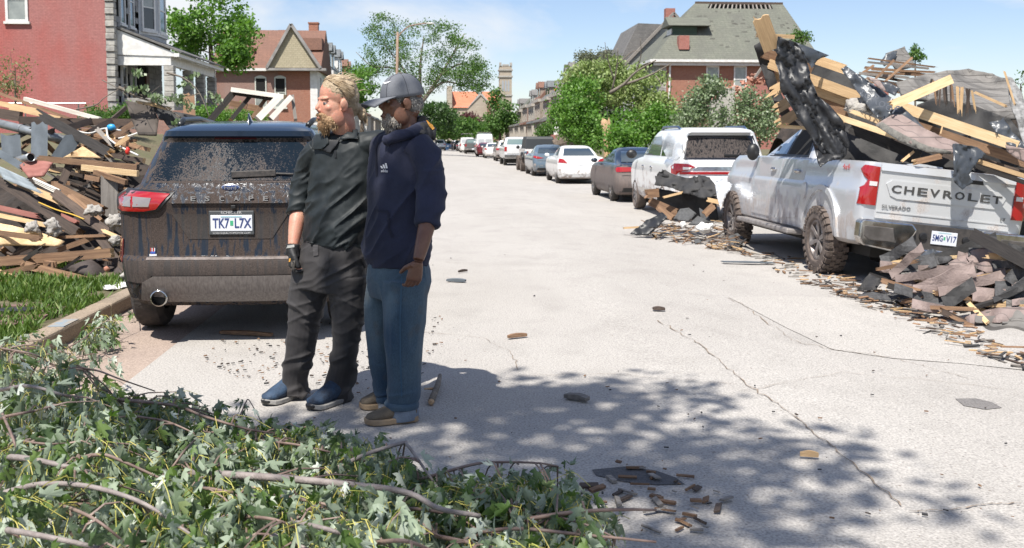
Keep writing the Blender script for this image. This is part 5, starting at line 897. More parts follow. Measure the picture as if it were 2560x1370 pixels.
def frame(P, e1, e2, f1, f2, f3):
    e1, e2 = np.array(e1, float), np.array(e2, float); e1 /= np.linalg.norm(e1); e2 /= np.linalg.norm(e2); e3 = np.cross(e1, e2); return np.stack([P @ e1 * f1, P @ e2 * f2, P @ e3 * f3], 1)
def ridge(P, o=2): return (1 - np.minimum(1, np.abs(fbm(P, o)))) ** 3 - .35
def onmesh(objs, poly, off, step=5):
    """a patch lying on a garment: photo outline carried along the line of sight onto the cloth"""
    V, T = fill2d(poly, step); out = []; dg = None; trees = [BVHTree.FromPolygons([v_.co for v_ in o.data.vertices], [tuple(p.vertices) for p in o.data.polygons]) for o in objs]
    for v_ in V:
        d = (CAMR @ Vector(((v_[0] - 1280) / F, (AXIS_Y - v_[1]) / F, -1))).normalized(); best = None
        for t in trees:
            h = t.ray_cast(Vector((0, 0, CAMH)), d)
            if h[0] is not None and (best is None or h[3] < best[3]): best = h
        out.append((best[0] + best[1] * off) if best else None)
    good = [q for q in out if q is not None]; out = [q if q is not None else min(good, key=lambda g: abs(g.x)) for q in out]
    m = MB(); m.add(out, [tuple(t) for t in T]); return m
def hand(mb, W, d, nrm, t, size=1.0, curl=(30, 40, 30), fat=1.0, spread=1.0, thumb_in=.35):
    d = Vector(d).normalized(); t = Vector(t); t = (t - d * t.dot(d)).normalized(); n = Vector(nrm); n = (n - d * n.dot(d) - t * n.dot(t)).normalized(); W = Vector(W); S = size
    etube(mb, [(W, .027 * S * fat, .02 * S * fat), (W + d * .035 * S, .036 * S * fat, .017 * S * fat), (W + d * .085 * S, .042 * S * fat, .015 * S * fat), (W + d * .098 * S, .038 * S * fat, .012 * S * fat)], t, 14, 3)
    for off, L, dr in ((.031, .07, 0), (.0105, .078, 2), (-.0105, .073, 4), (-.031, .057, 8)):
        p = W + d * .09 * S + t * off * S * spread; a = 0; pts = [p - d * .02 * S, p]; 
        for seg, cv in zip((.45, .31, .26), curl):
            a += R(cv + dr); p = p + (d * math.cos(a) + n * math.sin(a)) * L * seg * S; pts.append(p)
        mb.tube(catmull([tuple(q) for q in pts], 2), [.0098 * S * fat * (1 - .03 * i) for i in range(9)], 8)
    p = W + d * .02 * S + t * .03 * S; e = (d * .75 + t * .55 + n * thumb_in).normalized(); e2 = (d * .95 + t * .12 + n * thumb_in * 1.2).normalized()
    mb.tube(catmull([tuple(q) for q in (p - e * .01, p + e * .035 * S, p + e * .035 * S + e2 * .032 * S, p + e * .035 * S + e2 * .058 * S)], 2), [.014 * S * fat, .0135 * S * fat, .0125 * S * fat, .0115 * S * fat, .011 * S * fat, .01 * S * fat, .008 * S * fat], 8)
def headbase(mb, M4, full=True):
    E = lambda c, r: mb.ell(M4 @ Vector(c), [x * M4.to_scale()[0] for x in r], M4.to_3x3().normalized(), 20, 14)
    E((-.012, 0, .055), (.096, .076, .088)); E((.022, 0, -.015), (.07, .063, .09)); E((.03, 0, -.07), (.052, .05, .042)); E((.068, 0, -.092), (.022, .024, .02)); E((.072, 0, .031), (.018, .054, .011)); E((.078, 0, -.058), (.018, .026, .016)); E((-.045, 0, -.02), (.05, .056, .06)); E((.02, 0, -.085), (.05, .044, .025))
    for sd in (-1, 1): E((.012, sd * .047, -.052), (.042, .02, .05)); E((.054, sd * .04, -.014), (.022, .018, .02)); E((-.008, sd * .076, -.004), (.02, .009, .032)); E((-.0, sd * .082, .004), (.018, .006, .022)); E((.088, sd * .0095, -.026), (.012, .008, .008))
    pts = [(.078, 0, .034), (.088, 0, .01), (.101, 0, -.012), (.103, 0, -.024)]; mb.tube([M4 @ Vector(p) for p in pts], [.009, .0105, .0125, .0105], 10)
def headM(px, py, D, fwd, sc, pitch=0):
    f = Vector((fwd[0], fwd[1], 0)).normalized(); l = Vector((0, 0, 1)).cross(f); m = Matrix((f, l, Vector((0, 0, 1)))).transposed().to_4x4() @ Matrix.Rotation(R(pitch), 4, 'Y'); return Matrix.Translation(at(px, py, D)) @ m @ Matrix.Scale(sc, 4)
def skinmat(name, c, red, rough=.5):
    m, t, p, o = nodes_of(name); a = mixc(t, noise_fac(t, 14, lo=.35, hi=.7), c, red); a = mixc(t, noise_fac(t, 90, lo=.45, hi=.8), a, tuple(x * .72 for x in c)); t.links.new(a, p.inputs['Base Color']); p.inputs['Roughness'].default_value = rough; p.inputs['Subsurface Weight'].default_value = .12; p.inputs['Subsurface Radius'].default_value = (.01, .004, .002); p.inputs['Subsurface Scale'].default_value = .6
    b = N(t, 'ShaderNodeBump', {'Height': noise_fac(t, 110, lo=0, hi=1), 'Strength': .25, 'Distance': .004}); t.links.new(b.outputs[0], p.inputs['Normal']); return m
skinA = skinmat('fair ruddy skin', (.52, .285, .2), (.5, .19, .13)); skinB = skinmat('brown skin', (.165, .078, .048), (.12, .05, .03), .45)
def hairmat(name, c, c2, rough=.55): return M(name, c, c2, rough, scale=25, bump=.7, bscale=60, rnd=0)
def shoe(root, name, toe, heel, up_m, sole_m, width=.05, hgt=.085, solet=.03, rake=.012):
    T, H = Vector(toe), Vector(heel); a = (T - H); L = a.length; a.normalize(); s_ = Vector((0, 0, 1)).cross(a); P = lambda t, x, z: H + a * t * L + s_ * x + Vector((0, 0, z + (rake if t > .92 else 0)))
    def ring(t, hw, z0, z1): return [P(t, hw * math.cos(th), (z0 + z1) / 2 + (z1 - z0) / 2 * math.sin(th)) for th in np.linspace(0, 2 * math.pi, 17)[:-1]]
    k = width / .05
    m = MB(); m.loft([ring(t, hw * k, solet * .6, h) for t, hw, h in ((.0, .02, hgt * .7), (.03, .033, hgt * .98), (.15, .04, hgt * 1.15), (.3, .041, hgt * 1.25), (.42, .041, hgt * 1.15), (.55, .044, hgt * .98), (.7, .048, hgt * .82), (.85, .046, hgt * .66), (.95, .035, hgt * .52), (1.0, .015, hgt * .36))]); o = m.build(name, up_m, root, smooth=True)
    m = MB(); out = [(t, hw * k + .006) for t, hw in ((-.02, .012), (.0, .027), (.06, .037), (.2, .042), (.4, .042), (.6, .047), (.78, .05), (.9, .043), (.98, .025), (1.02, .008))]; pl = [(t, x) for t, x in out] + [(t, -x) for t, x in out[::-1]]
    m.prism(pl, lambda t, x, z: P(t, x, z + .004), solet); q = m.build('sole', sole_m, o, bevel=.005); return o
def strands(mb, S, r=.003, n=3):
    for pts in S: k = len(pts); mb.tube(pts, [r * (1 - .6 * i / (k - 1)) for i in range(k)], n, cap=False)

# ---------------------------------------------------------------- man with the ponytail
pA = wroot('person', (at(790, 1010, 5.7).x, 5.7, 0), 'bearded person with blond ponytail in black pullover and grey trousers', 'person')
LA = Vector((.93, -.36, 0)).normalized(); FA = Vector((-.36, -.93, 0)).normalized(); sA = 5.65 / F
mA = headM(842, 264, 5.6, (-.88, -.47), 1.14)
a_ = lambda x, y, D=5.65: at(x, y, D)
body = MB(); headbase(body, mA)
etube(body, [(a_(868, 372, 5.66), .075, .07), (a_(862, 340, 5.64), .064, .064), (a_(858, 310, 5.62), .066, .07), (a_(854, 285, 5.61), .06, .066)], LA)
etube(body, [(a_(866, 365), .15, .08), (a_(858, 420), .17, .1), (a_(848, 530), .17, .11), (a_(832, 640), .17, .11), (a_(822, 720), .17, .1)], LA)
etube(body, [(a_(790, 385, 5.72), .05, .05), (a_(758, 480, 5.75), .047, .05), (a_(748, 528, 5.73), .046, .05), (a_(741, 560, 5.69), .043, .046), (a_(733, 615, 5.63), .029, .033)], LA)
etube(body, [(a_(920, 375, 5.6), .05, .05), (a_(990, 348, 5.66), .045, .045), (a_(1048, 312, 5.46), .034, .034)], (0, 0, 1))
for pts in (((790, 690, 5.7), (757, 830, 5.73), (738, 985, 5.79)), ((868, 690, 5.62), (866, 830, 5.64), (842, 990, 5.73))): etube(body, [(a_(*p), r, r) for p, r in zip(pts, (.08, .055, .034))], LA)
gw = a_(732, 622, 5.62); hand(body, gw, (-.05, -.12, -1), (.95, .2, 0), (.1, -.95, 0), 1.0, (38, 48, 30))
me = remesh(body, .0042, 5, .5); bodyA = link('body', me, pA, skinA, True)
# pullover
sh = MB(); etube(sh, [(a_(868, 331), .07, .068), (a_(867, 342), .125, .088), (a_(864, 356), .178, .108), (a_(859, 395), .198, .12), (a_(857, 440), .196, .128), (a_(854, 490), .192, .135), (a_(846, 545), .196, .15), (a_(839, 585), .194, .148), (a_(836, 613), .19, .142)], LA, 28)
etube(sh, [(a_(800, 372, 5.7), .07, .085), (a_(782, 392, 5.72), .072, .085), (a_(768, 430, 5.75), .068, .078), (a_(755, 485, 5.76), .062, .074), (a_(748, 520, 5.74), .06, .068), (a_(745, 538, 5.72), .058, .062)], LA, 20)
etube(sh, [(a_(905, 366, 5.6), .075, .075), (a_(938, 358, 5.6), .072, .072), (a_(985, 350, 5.66), .06, .062), (a_(1030, 322, 5.58), .054, .055), (a_(1048, 312, 5.46), .046, .05)], (0, 0, 1), 20)
def foldA(P, Nn):
    q = ridge(frame(P, (.78, 0, .62), (-.62, 0, .78), 3.2, 15, 6)); w_ = np.clip((1.42 - P[:, 2]) / .25, .25, 1); d = .021 * q * w_
    d += .0022 * fbm(P * 22, 2); sl = np.clip((at(775, 400, 5.7).x - P[:, 0]) / .05, 0, 1); d += sl * .006 * ridge(frame(P, (1, 0, .4), (-.4, 0, 1), 4, 20, 6)); return d
shirt_m = M('black green jersey', (.010, .0155, .018), (.007, .011, .013), .62, scale=3, fine=.15, bscale=300, sheen=.02); shA = cloth('pullover', sh, shirt_m, pA, foldA, .006, 2)
col_m = plain('collar black', (.008, .009, .011), .6)
for poly, off in (([(852, 352), (878, 330), (892, 318), (894, 354), (872, 352)], .016), ([(788, 352), (796, 341), (822, 338), (826, 360), (812, 374), (790, 376)], .016), ([(800, 372), (824, 350), (852, 352), (838, 372), (828, 384), (818, 380)], .009)):
    mm = onmesh([shA, bodyA], poly, off, 5); o = mm.build('collar_flap' if off > .01 else 'undershirt', col_m if off < .01 else shirt_m, shA, smooth=True); s2 = o.modifiers.new('t', 'SOLIDIFY'); s2.thickness = .005
b = MB(); etube(b, [(a_(866, 352, 5.645), .076, .076), (a_(862, 338, 5.64), .072, .073), (a_(860, 330, 5.636), .071, .072)], LA, 24, 3); b.build('collar', shirt_m, shA, smooth=True)
mm = onmesh([shA], [(836, 376), (841, 376), (842, 394), (837, 394)], .005, 3); mm.build('zip', plain('zip', (.03, .03, .03), .3, .5), shA)
mm = onmesh([shA], [(754, 602), (800, 608), (850, 612), (900, 612), (921, 606), (921, 612), (900, 618), (850, 618), (800, 614), (754, 608)], .004, 5); mm.build('hem', shirt_m, shA)
# trousers
tr_ = MB(); etube(tr_, [(a_(836, 600), .182, .135), (a_(833, 640), .205, .142), (a_(824, 690), .222, .14), (a_(820, 725), .215, .125)], LA, 28)
etube(tr_, [(a_(782, 690, 5.7), .12, .115), (a_(766, 760, 5.72), .104, .104), (a_(755, 830, 5.73), .086, .092), (a_(745, 900, 5.76), .081, .088), (a_(737, 955, 5.79), .08, .09), (a_(736, 986, 5.79), .082, .094)], LA)
etube(tr_, [(a_(868, 690, 5.61), .122, .115), (a_(870, 760, 5.62), .1, .104), (a_(866, 830, 5.64), .081, .09), (a_(860, 900, 5.68), .077, .086), (a_(847, 955, 5.72), .084, .092), (a_(840, 994, 5.73), .085, .098)], LA)
def foldT(P, Nn):
    lo = np.clip((.42 - P[:, 2]) / .3, 0, 1); kn = np.exp(-((P[:, 2] - .52) / .12) ** 2); hip = np.exp(-((P[:, 2] - .8) / .12) ** 2)
    d = (.007 + .016 * lo) * ridge(frame(P, (1, 0, .35), (-.35, 0, 1), 4, 13, 5)) + .015 * kn * ridge(frame(P, (.8, 0, -.6), (.6, 0, .8), 4, 14, 5)) + .014 * hip * ridge(frame(P, (.9, 0, .45), (-.45, 0, .9), 3, 13, 5)) + .005 * ridge(frame(P, (0, 0, 1), (1, 0, 0), 2.5, 12, 9)); return d
trou_m = M('charcoal trousers', (.04, .037, .038), (.028, .0255, .0265), .75, scale=4, fine=.12, bscale=260, sheen=.03); trA = cloth('trousers', tr_, trou_m, pA, foldT, .0062, 2)
for poly, nm in (([(783, 612), (796, 612), (797, 638), (785, 640)], 'key_loop'), ([(815, 628), (823, 628), (822, 668), (812, 690), (810, 684)], 'fly'), ([(893, 622), (897, 622), (906, 650), (917, 668), (913, 670), (902, 652)], 'pocket_edge')): mm = onmesh([trA], poly, .005, 4); mm.build(nm, plain('seam grey', (.035, .032, .033), .8) if nm != 'key_loop' else plain('loop grey', (.06, .056, .058), .7), trA)
# shoes
blue_shoe = M('navy mesh shoe', (.03, .06, .11), (.015, .025, .045), .7, scale=18, bump=.3, bscale=120); mids = M('grey midsole', (.33, .32, .3), (.2, .19, .18), .7, scale=14); lace = plain('lace', (.12, .12, .12), .8)
for toe, heel in (((662, 1016), (757, 985)), ((774, 1028), (862, 1000))):
    s_ = shoe(pA, 'shoe', gp(*toe), gp(*heel), blue_shoe, mids, .057, .118, .026); T, H = gp(*toe), gp(*heel); a = (T - H).normalized(); sd = Vector((0, 0, 1)).cross(a)
    for k in range(4): c = H.lerp(T, .42 + k * .075) + Vector((0, 0, .102 - k * .011)); b = MB(); b.tube([c - sd * .03 - Vector((0, 0, .012)), c, c + sd * .03 - Vector((0, 0, .012))], .0035, 5); b.build('shoelace', lace, s_)
    b = MB(); b.ell(T.lerp(H, .06) + Vector((0, 0, .028)), (.03, .04, .022), a.to_track_quat('X', 'Z').to_matrix()); b.build('toe_cap', black, s_, smooth=True)
# gloves
glove_m = M('black work glove', (.012, .012, .014), (.02, .02, .021), .65, scale=30, bump=.2); gl = MB(); hand(gl, gw + Vector((0, 0, .004)), (-.05, -.12, -1), (.95, .2, 0), (.1, -.95, 0), 1.1, (38, 48, 30), 1.22, 1.05)
etube(gl, [(gw + Vector((.002, 0, .028)), .037, .04), (gw + Vector((0, 0, -.01)), .038, .037), (gw + Vector((-.004, 0, -.04)), .046, .03)], LA); gA = cloth('glove', gl, glove_m, pA, None, .005, 2)
for poly, c, nm in (([(703, 648), (728, 646), (726, 655), (704, 656)], plain('glove orange', (.55, .27, .04), .6), 'knuckle_patch'), ([(715, 614), (735, 612), (736, 618), (716, 621)], plain('glove tag', (.4, .4, .38), .6), 'wrist_tag'), ([(729, 653), (738, 650), (739, 672), (732, 682), (726, 678)], plain('suede grey', (.1, .09, .08), .9), 'palm_patch')): mm = onmesh([gA], poly, .003, 4); mm.build(nm, c, gA)
g2 = MB(); w2 = a_(1052, 310, 5.38); hand(g2, w2, (.3, -1, -.25), (-.1, -.35, -1), (-.9, -.3, .1), 1.15, (26, 36, 24), 1.25, 1.15); etube(g2, [(w2 + Vector((-.02, .06, 0)), .046, .044), (w2, .046, .04), (w2 + Vector((.012, -.04, -.008)), .054, .034)], (0, 0, 1)); gB = cloth('glove', g2, glove_m, pA, None, .005, 2); mm = onmesh([gB], [(1064, 300), (1072, 302), (1086, 322), (1080, 326), (1070, 312)], .004, 4); mm.build('knuckle_patch', plain('glove orange', (.55, .27, .04), .6), gB); mm = onmesh([gB], [(1030, 318), (1050, 322), (1064, 330), (1060, 336), (1040, 330)], .004, 4); mm.build('palm_patch', plain('suede grey', (.1, .09, .08), .9), gB)
# hair, brows, eyes, beard
hair_m = hairmat('grey blond hair', (.42, .33, .22), (.26, .19, .12)); hb = MB(); mc = mA.to_3x3().normalized(); E = lambda m_, c, r, q=1.08: m_.ell(mA @ Vector(c), [x * 1.14 for x in r], mc, 22, 14)
E(hb, (-.015, 0, .065), (.094, .079, .087)); E(hb, (-.035, 0, .045), (.078, .079, .08)); E(hb, (-.07, 0, -.0), (.04, .06, .06)); E(hb, (-.108, .01, -.012), (.022, .024, .026)); E(hb, (-.125, .014, -.04), (.022, .022, .035)); me = remesh(hb, .006, 2); displace(me, lambda P, Nn: .003 * ridge(P * 60)); hrA = link('hair', me, pA, hair_m, True)
st_ = []; rs = random.Random(5); ec = Vector((-.016, 0, .064)); er = Vector((.097, .082, .09)); tail = Vector((-.9, .08, -.62)).normalized()
for k in range(420):
    ph = rs.uniform(-1.75, 1.75); q = Vector((.62 * math.cos(ph), .95 * math.sin(ph), .78 * math.cos(ph) + rs.uniform(-.25, .1))).normalized(); j = 1 + rs.uniform(-.005, .035); pts = []
    for i in range(7):
        t = i / 6; d = (q * (1 - t) + tail * t).normalized(); pts.append(mA @ (ec + Vector((d.x * er.x, d.y * er.y, d.z * er.z)) * j + Vector([rs.uniform(-.0015, .0015) for _ in range(3)])))
    st_.append(pts)
for k in range(70): p = Vector((-.115, .01 + rs.uniform(-.018, .018), -.01 + rs.uniform(-.02, .015))); st_.append([mA @ (p + Vector((-.035 * t, rs.uniform(-.004, .004), -.075 * t * t + .004))) for t in (0, .33, .66, 1)])
for k in range(40): q = Vector((rs.uniform(-.8, .3), rs.uniform(-1, 1), rs.uniform(0, 1))).normalized(); p = ec + Vector((q.x * er.x, q.y * er.y, q.z * er.z)); st_.append([mA @ (p + q * .012 * t + Vector((-.03 * t, 0, .004 * math.sin(t * 3)))) for t in (0, .5, 1)])
b = MB(); strands(b, st_, .0022); o = b.build('loose_strand', M('blond strand', (.55, .45, .32), (.36, .27, .17), .45, scale=30), hrA); o['kind'] = 'stuff'
beard_m = hairmat('ginger beard', (.33, .2, .1), (.22, .13, .065)); bb = MB(); E(bb, (.067, 0, -.096), (.032, .036, .034)); E(bb, (.06, 0, -.118), (.023, .025, .026)); E(bb, (.04, .043, -.08), (.034, .016, .036)); E(bb, (.04, -.043, -.08), (.034, .016, .036)); E(bb, (.087, .016, -.046), (.013, .022, .01)); E(bb, (.087, -.016, -.046), (.013, .022, .01)); [E(bb, (.073, s_ * .031, -.066), (.02, .012, .026)) or E(bb, (.008, s_ * .062, -.045), (.026, .01, .036)) for s_ in (-1, 1)]; me = remesh(bb, .0055, 1); displace(me, lambda P, Nn: .002 * ridge(P * 90)); brA = link('beard', me, pA, beard_m, True)
Pv, Nv = coords(me); st_ = []
for k in rs.sample(range(len(Pv)), min(420, len(Pv))): p = Vector(Pv[k]); n_ = Vector(Nv[k]); L = rs.uniform(.004, .014); st_.append([p - n_ * .002, p + n_ * L * .25 + Vector((0, 0, -L * .5)), p + n_ * L * .3 + Vector((0, 0, -L * 1.3))])
b = MB(); strands(b, st_, .0015); o = b.build('whisker', M('ginger strand', (.42, .28, .15), (.3, .19, .1), .5, scale=30), brA); o['kind'] = 'stuff'
def face(root, mh, sc, white, iris, brow_m, lip_m, lid_m):
    rt = mh.to_3x3().normalized()
    for sd in (-1, 1):
        b = MB(); b.ell(mh @ Vector((.068, sd * .031, .008)), [.013 * sc] * 3, rt); e = b.build('eye', white, root, smooth=True); b = MB(); b.ell(mh @ Vector((.0785, sd * .032, .007)), [.004 * sc, .0075 * sc, .0075 * sc], rt); b.build('iris', iris, e, smooth=True)
        b = MB(); b.tube([mh @ Vector((.078, sd * .014, .03)), mh @ Vector((.083, sd * .03, .036)), mh @ Vector((.066, sd * .052, .03))], [.0025 * sc, .0032 * sc, .0015 * sc], 6); b.build('eyebrow', brow_m, root, smooth=True)
        b = MB(); b.tube([mh @ Vector((.073, sd * .018, .014)), mh @ Vector((.0825, sd * .032, .0165)), mh @ Vector((.066, sd * .046, .012))], [.002 * sc, .003 * sc, .002 * sc], 6); b.build('eyelid', lid_m, root, smooth=True)
    b = MB(); b.tube([mh @ Vector((.08, -.022, -.063)), mh @ Vector((.096, 0, -.061)), mh @ Vector((.08, .022, -.063))], [.003 * sc, .007 * sc, .003 * sc], 8); b.build('lips', lip_m, root, smooth=True)
face(pA, mA, 1.08, plain('eye white', (.3, .27, .25), .3), plain('iris dark', (.04, .05, .06), .2), plain('blond brow', (.3, .2, .11), .7), plain('lip pink', (.4, .17, .13), .5), skinA)

# ---------------------------------------------------------------- man with the cap
pB = wroot('person', (at(1000, 1045, 5.35).x, 5.35, 0), 'person in grey cap and navy hooded sweatshirt with blue jeans', 'person')
LB = Vector((.6, -.8, 0)); c_ = lambda x, y, D=5.35: at(x, y, D); mB = headM(1002, 259, 5.33, (-.93, -.36), 1.11)
body = MB(); headbase(body, mB); etube(body, [(c_(1022, 360, 5.36), .075, .07), (c_(1018, 325, 5.35), .064, .06), (c_(1012, 285, 5.34), .056, .062)], LB)
etube(body, [(c_(1006, 360), .15, .09), (c_(1000, 500), .16, .11), (c_(995, 640), .16, .11), (c_(995, 710), .16, .1)], LB)
etube(body, [(c_(1052, 375, 5.2), .052, .052), (c_(1078, 470, 5.16), .048, .048), (c_(1076, 520, 5.12), .046, .046), (c_(1068, 560, 5.08), .044, .044), (c_(1056, 610, 5.03), .038, .036), (c_(1046, 650, 5.0), .03, .027)], LB)
etube(body, [(c_(962, 372, 5.48), .05, .05), (c_(910, 372, 5.86), .045, .045), (c_(840, 352, 5.87), .035, .035)], (0, 0, 1))
for pts in (((1002, 700, 5.27), (1008, 830, 5.27), (1008, 1010, 5.27)), ((972, 700, 5.48), (965, 830, 5.5), (962, 1000, 5.53))): etube(body, [(c_(*p), r, r) for p, r in zip(pts, (.08, .06, .045))], LB)
hand(body, c_(1044, 655, 5.0), (-.22, .02, -1), (-.45, .9, 0), (-.9, -.45, .1), 1.0, (20, 38, 32), 1.08, thumb_in=.9)
hand(body, c_(826, 342, 5.84), (-.5, -.75, -.1), (0, -.2, -1), (.8, -.5, 0), 1.0, (18, 32, 25))
me = remesh(body, .0042, 5, .5); bodyB = link('body', me, pB, skinB, True)
hd = MB(); etube(hd, [(c_(1012, 330), .085, .085), (c_(1012, 340), .14, .105), (c_(1010, 358), .195, .125), (c_(1006, 390), .21, .138), (c_(1002, 440), .212, .145), (c_(998, 500), .21, .152), (c_(994, 560), .21, .158), (c_(991, 615), .212, .16), (c_(992, 640), .208, .158), (c_(994, 662), .19, .148)], LB, 28)
etube(hd, [(c_(1040, 362, 5.22), .09, .09), (c_(1058, 385, 5.19), .086, .085), (c_(1074, 430, 5.17), .08, .078), (c_(1080, 475, 5.15), .078, .076), (c_(1076, 520, 5.11), .073, .072), (c_(1070, 548, 5.09), .062, .06), (c_(1068, 562, 5.08), .056, .055)], LB)
etube(hd, [(c_(968, 372, 5.46), .08, .08), (c_(935, 380, 5.75), .068, .068), (c_(880, 374, 5.88), .06, .06), (c_(845, 356, 5.88), .05, .05)], (0, 0, 1))
def foldB(P, Nn):
    el = np.exp(-(((P[:, 2] - 1.17) / .15) ** 2)) * np.clip((P[:, 0] - c_(1045, 480, 5.2).x) / .04, 0, 1); low = np.clip((1.1 - P[:, 2]) / .15, 0, 1)
    return .03 * el * ridge(frame(P, (1, 0, .25), (-.25, 0, 1), 4, 14, 4)) + .021 * (1 - el) * ridge(frame(P, (.5, 0, .85), (.85, 0, -.5), 2.6, 9, 6)) + .006 * low * ridge(frame(P, (1, 0, .5), (-.5, 0, 1), 3, 13, 6)) + .0015 * fbm(P * 25, 2)
hood_m = M('navy fleece', (.017, .021, .05), (.011, .014, .034), .85, scale=5, fine=.18, bscale=260, sheen=.05); hdB = cloth('hooded_sweatshirt', hd, hood_m, pB, foldB, .006, 2)
hg = MB(); etube(hg, [(c_(958, 354, 5.22), .024, .024), (c_(985, 344, 5.2), .03, .028), (c_(1022, 334, 5.22), .034, .034), (c_(1052, 322, 5.34), .045, .05), (c_(1040, 310, 5.46), .05, .05), (c_(1000, 318, 5.5), .045, .045), (c_(965, 342, 5.42), .036, .036), (c_(958, 352, 5.3), .03, .03)], (0, 0, 1)); cloth('hood', hg, hood_m, hdB, lambda P, Nn: .008 * ridge(P * 14), .008, 3)
white_ink = plain('white print', (.62, .63, .66), .7)
for i in range(3): x = 955 + i * 5.6; h_ = 6 + i * 3.6; mm = onmesh([hdB], [(x, 421), (x + 3.6, 421), (x + .4, 421 - h_), (x - 3.2, 421 - h_)][::-1] if False else [(x, 421), (x + 4.2, 421), (x + .8, 421 - h_), (x - 3.2, 421 - h_)], .004, 2.5); mm.build('logo_bar', white_ink, hdB)
P0, P1, P2 = [onmesh([hdB], [(x, y), (x + 1, y), (x + 1, y + 1)], .004, 9).v[0] for x, y in ((955, 427), (972, 428), (957, 420))]
ex = (Vector(P1) - Vector(P0)); wl = ex.length; ex.normalize(); ey = (Vector(P2) - Vector(P0)); ey = (ey - ex * ey.dot(ex)).normalized(); ez = ex.cross(ey); mt = Matrix((ex, ey, ez)).transposed().to_4x4(); text('adidas', .022, white_ink, Matrix.Translation((Vector(P0) + Vector(P1)) / 2 + ez * .004) @ mt, hdB, width=wl * 1.0, depth=.001)
edge_m = plain('stitched edge', (.012, .014, .03), .9)
for poly, nm in (([(938, 522), (972, 526), (973, 532), (938, 528)], 'pocket_edge'), ([(970, 530), (975, 530), (976, 565), (984, 592), (979, 596), (970, 566)], 'pocket_edge'), ([(941, 440), (945, 440), (943, 372), (950, 350), (946, 350), (939, 372)], 'drawstring')): mm = onmesh([hdB], poly, .006, 4); mm.build(nm, edge_m, hdB)
# jeans
jn = MB(); etube(jn, [(c_(996, 640), .18, .14), (c_(997, 680), .195, .15), (c_(996, 715), .195, .148), (c_(995, 745), .18, .13)], LB, 28)
etube(jn, [(c_(1010, 700, 5.27), .125, .125), (c_(1012, 770, 5.26), .112, .115), (c_(1010, 840, 5.26), .1, .105), (c_(1010, 910, 5.27), .095, .097), (c_(1010, 970, 5.28), .092, .094), (c_(1005, 1012, 5.28), .08, .088)], LB)
etube(jn, [(c_(966, 700, 5.47), .11, .11), (c_(958, 770, 5.49), .1, .1), (c_(960, 840, 5.5), .092, .094), (c_(964, 910, 5.52), .084, .086), (c_(970, 970, 5.53), .076, .08), (c_(975, 1000, 5.53), .072, .076)], LB)
jean_m = None
def jeans():
    m, t, p, o = nodes_of('worn blue denim'); a = mixc(t, noise_fac(t, 3.2, (1, 1, .6), .35, .7, 5), (.02, .05, .09), (.075, .115, .145)); a = mixc(t, noise_fac(t, 7, lo=.58, hi=.8), a, (.07, .07, .065)); f = noise_fac(t, 320, (1, 1, .25), .3, .7, 2); a = mixc(t, 1.0, a, mixc(t, f, (.78,) * 3, (1.2,) * 3), 'MULTIPLY'); t.links.new(a, p.inputs['Base Color']); p.inputs['Roughness'].default_value = .85; p.inputs['Sheen Weight'].default_value = .1; return m
jean_m = jeans(); jnB = cloth('jeans', jn, jean_m, pB, lambda P, Nn: .011 * ridge(frame(P, (0, 0, 1), (1, 0, 0), 2.2, 8, 6)) + .013 * np.clip((.35 - P[:, 2]) / .3, 0, 1) * ridge(frame(P, (1, 0, .3), (-.3, 0, 1), 4, 13, 5)) + .006 * np.exp(-((P[:, 2] - .78) / .1) ** 2) * ridge(frame(P, (.8, 0, .6), (-.6, 0, .8), 3, 13, 5)), .0062, 2)
lin = M('pale denim lining', (.17, .21, .26), (.11, .14, .19), .85, scale=8, fine=.15, bscale=200)
for (x, y, D, r) in ((1004, 1018, 5.28, .088), (975, 1002, 5.53, .076)):
    b = MB(); etube(b, [(c_(x, y - 16, D), r, r), (c_(x, y - 9, D), r * 1.08, r * 1.08), (c_(x, y, D), r * 1.06, r * 1.06)], LB); b.build('cuff', jean_m, jnB, smooth=True); b = MB(); etube(b, [(c_(x, y - 6, D), r * .96, r * .98), (c_(x + 2, y + 14, D), r * .98, r), (c_(x + 3, y + 28, D), r * .96, r * 1.02)], LB); o = b.build('cuff_lining', lin if D < 5.4 else plain('pale sock', (.42, .42, .42), .9), jnB, smooth=True)
mm = onmesh([jnB], [(1003, 690), (1006, 690), (1002, 800), (1003, 900), (1006, 990), (1003, 990), (1000, 900), (999, 800)], .004, 6); mm.build('side_seam', plain('seam thread', (.04, .09, .15), .8), jnB)
tau = M('taupe canvas', (.15, .12, .085), (.11, .088, .062), .9, scale=12, fine=.15, bscale=160); tan_sole = M('tan rubber', (.36, .26, .16), (.26, .18, .11), .8, scale=12)
for toe, heel in (((914, 1062), (1042, 1051)), ((900, 1022), (990, 1016))): shoe(pB, 'slip_on_shoe', gp(*toe), gp(*heel), tau, tan_sole, .058, .1, .03, .004)
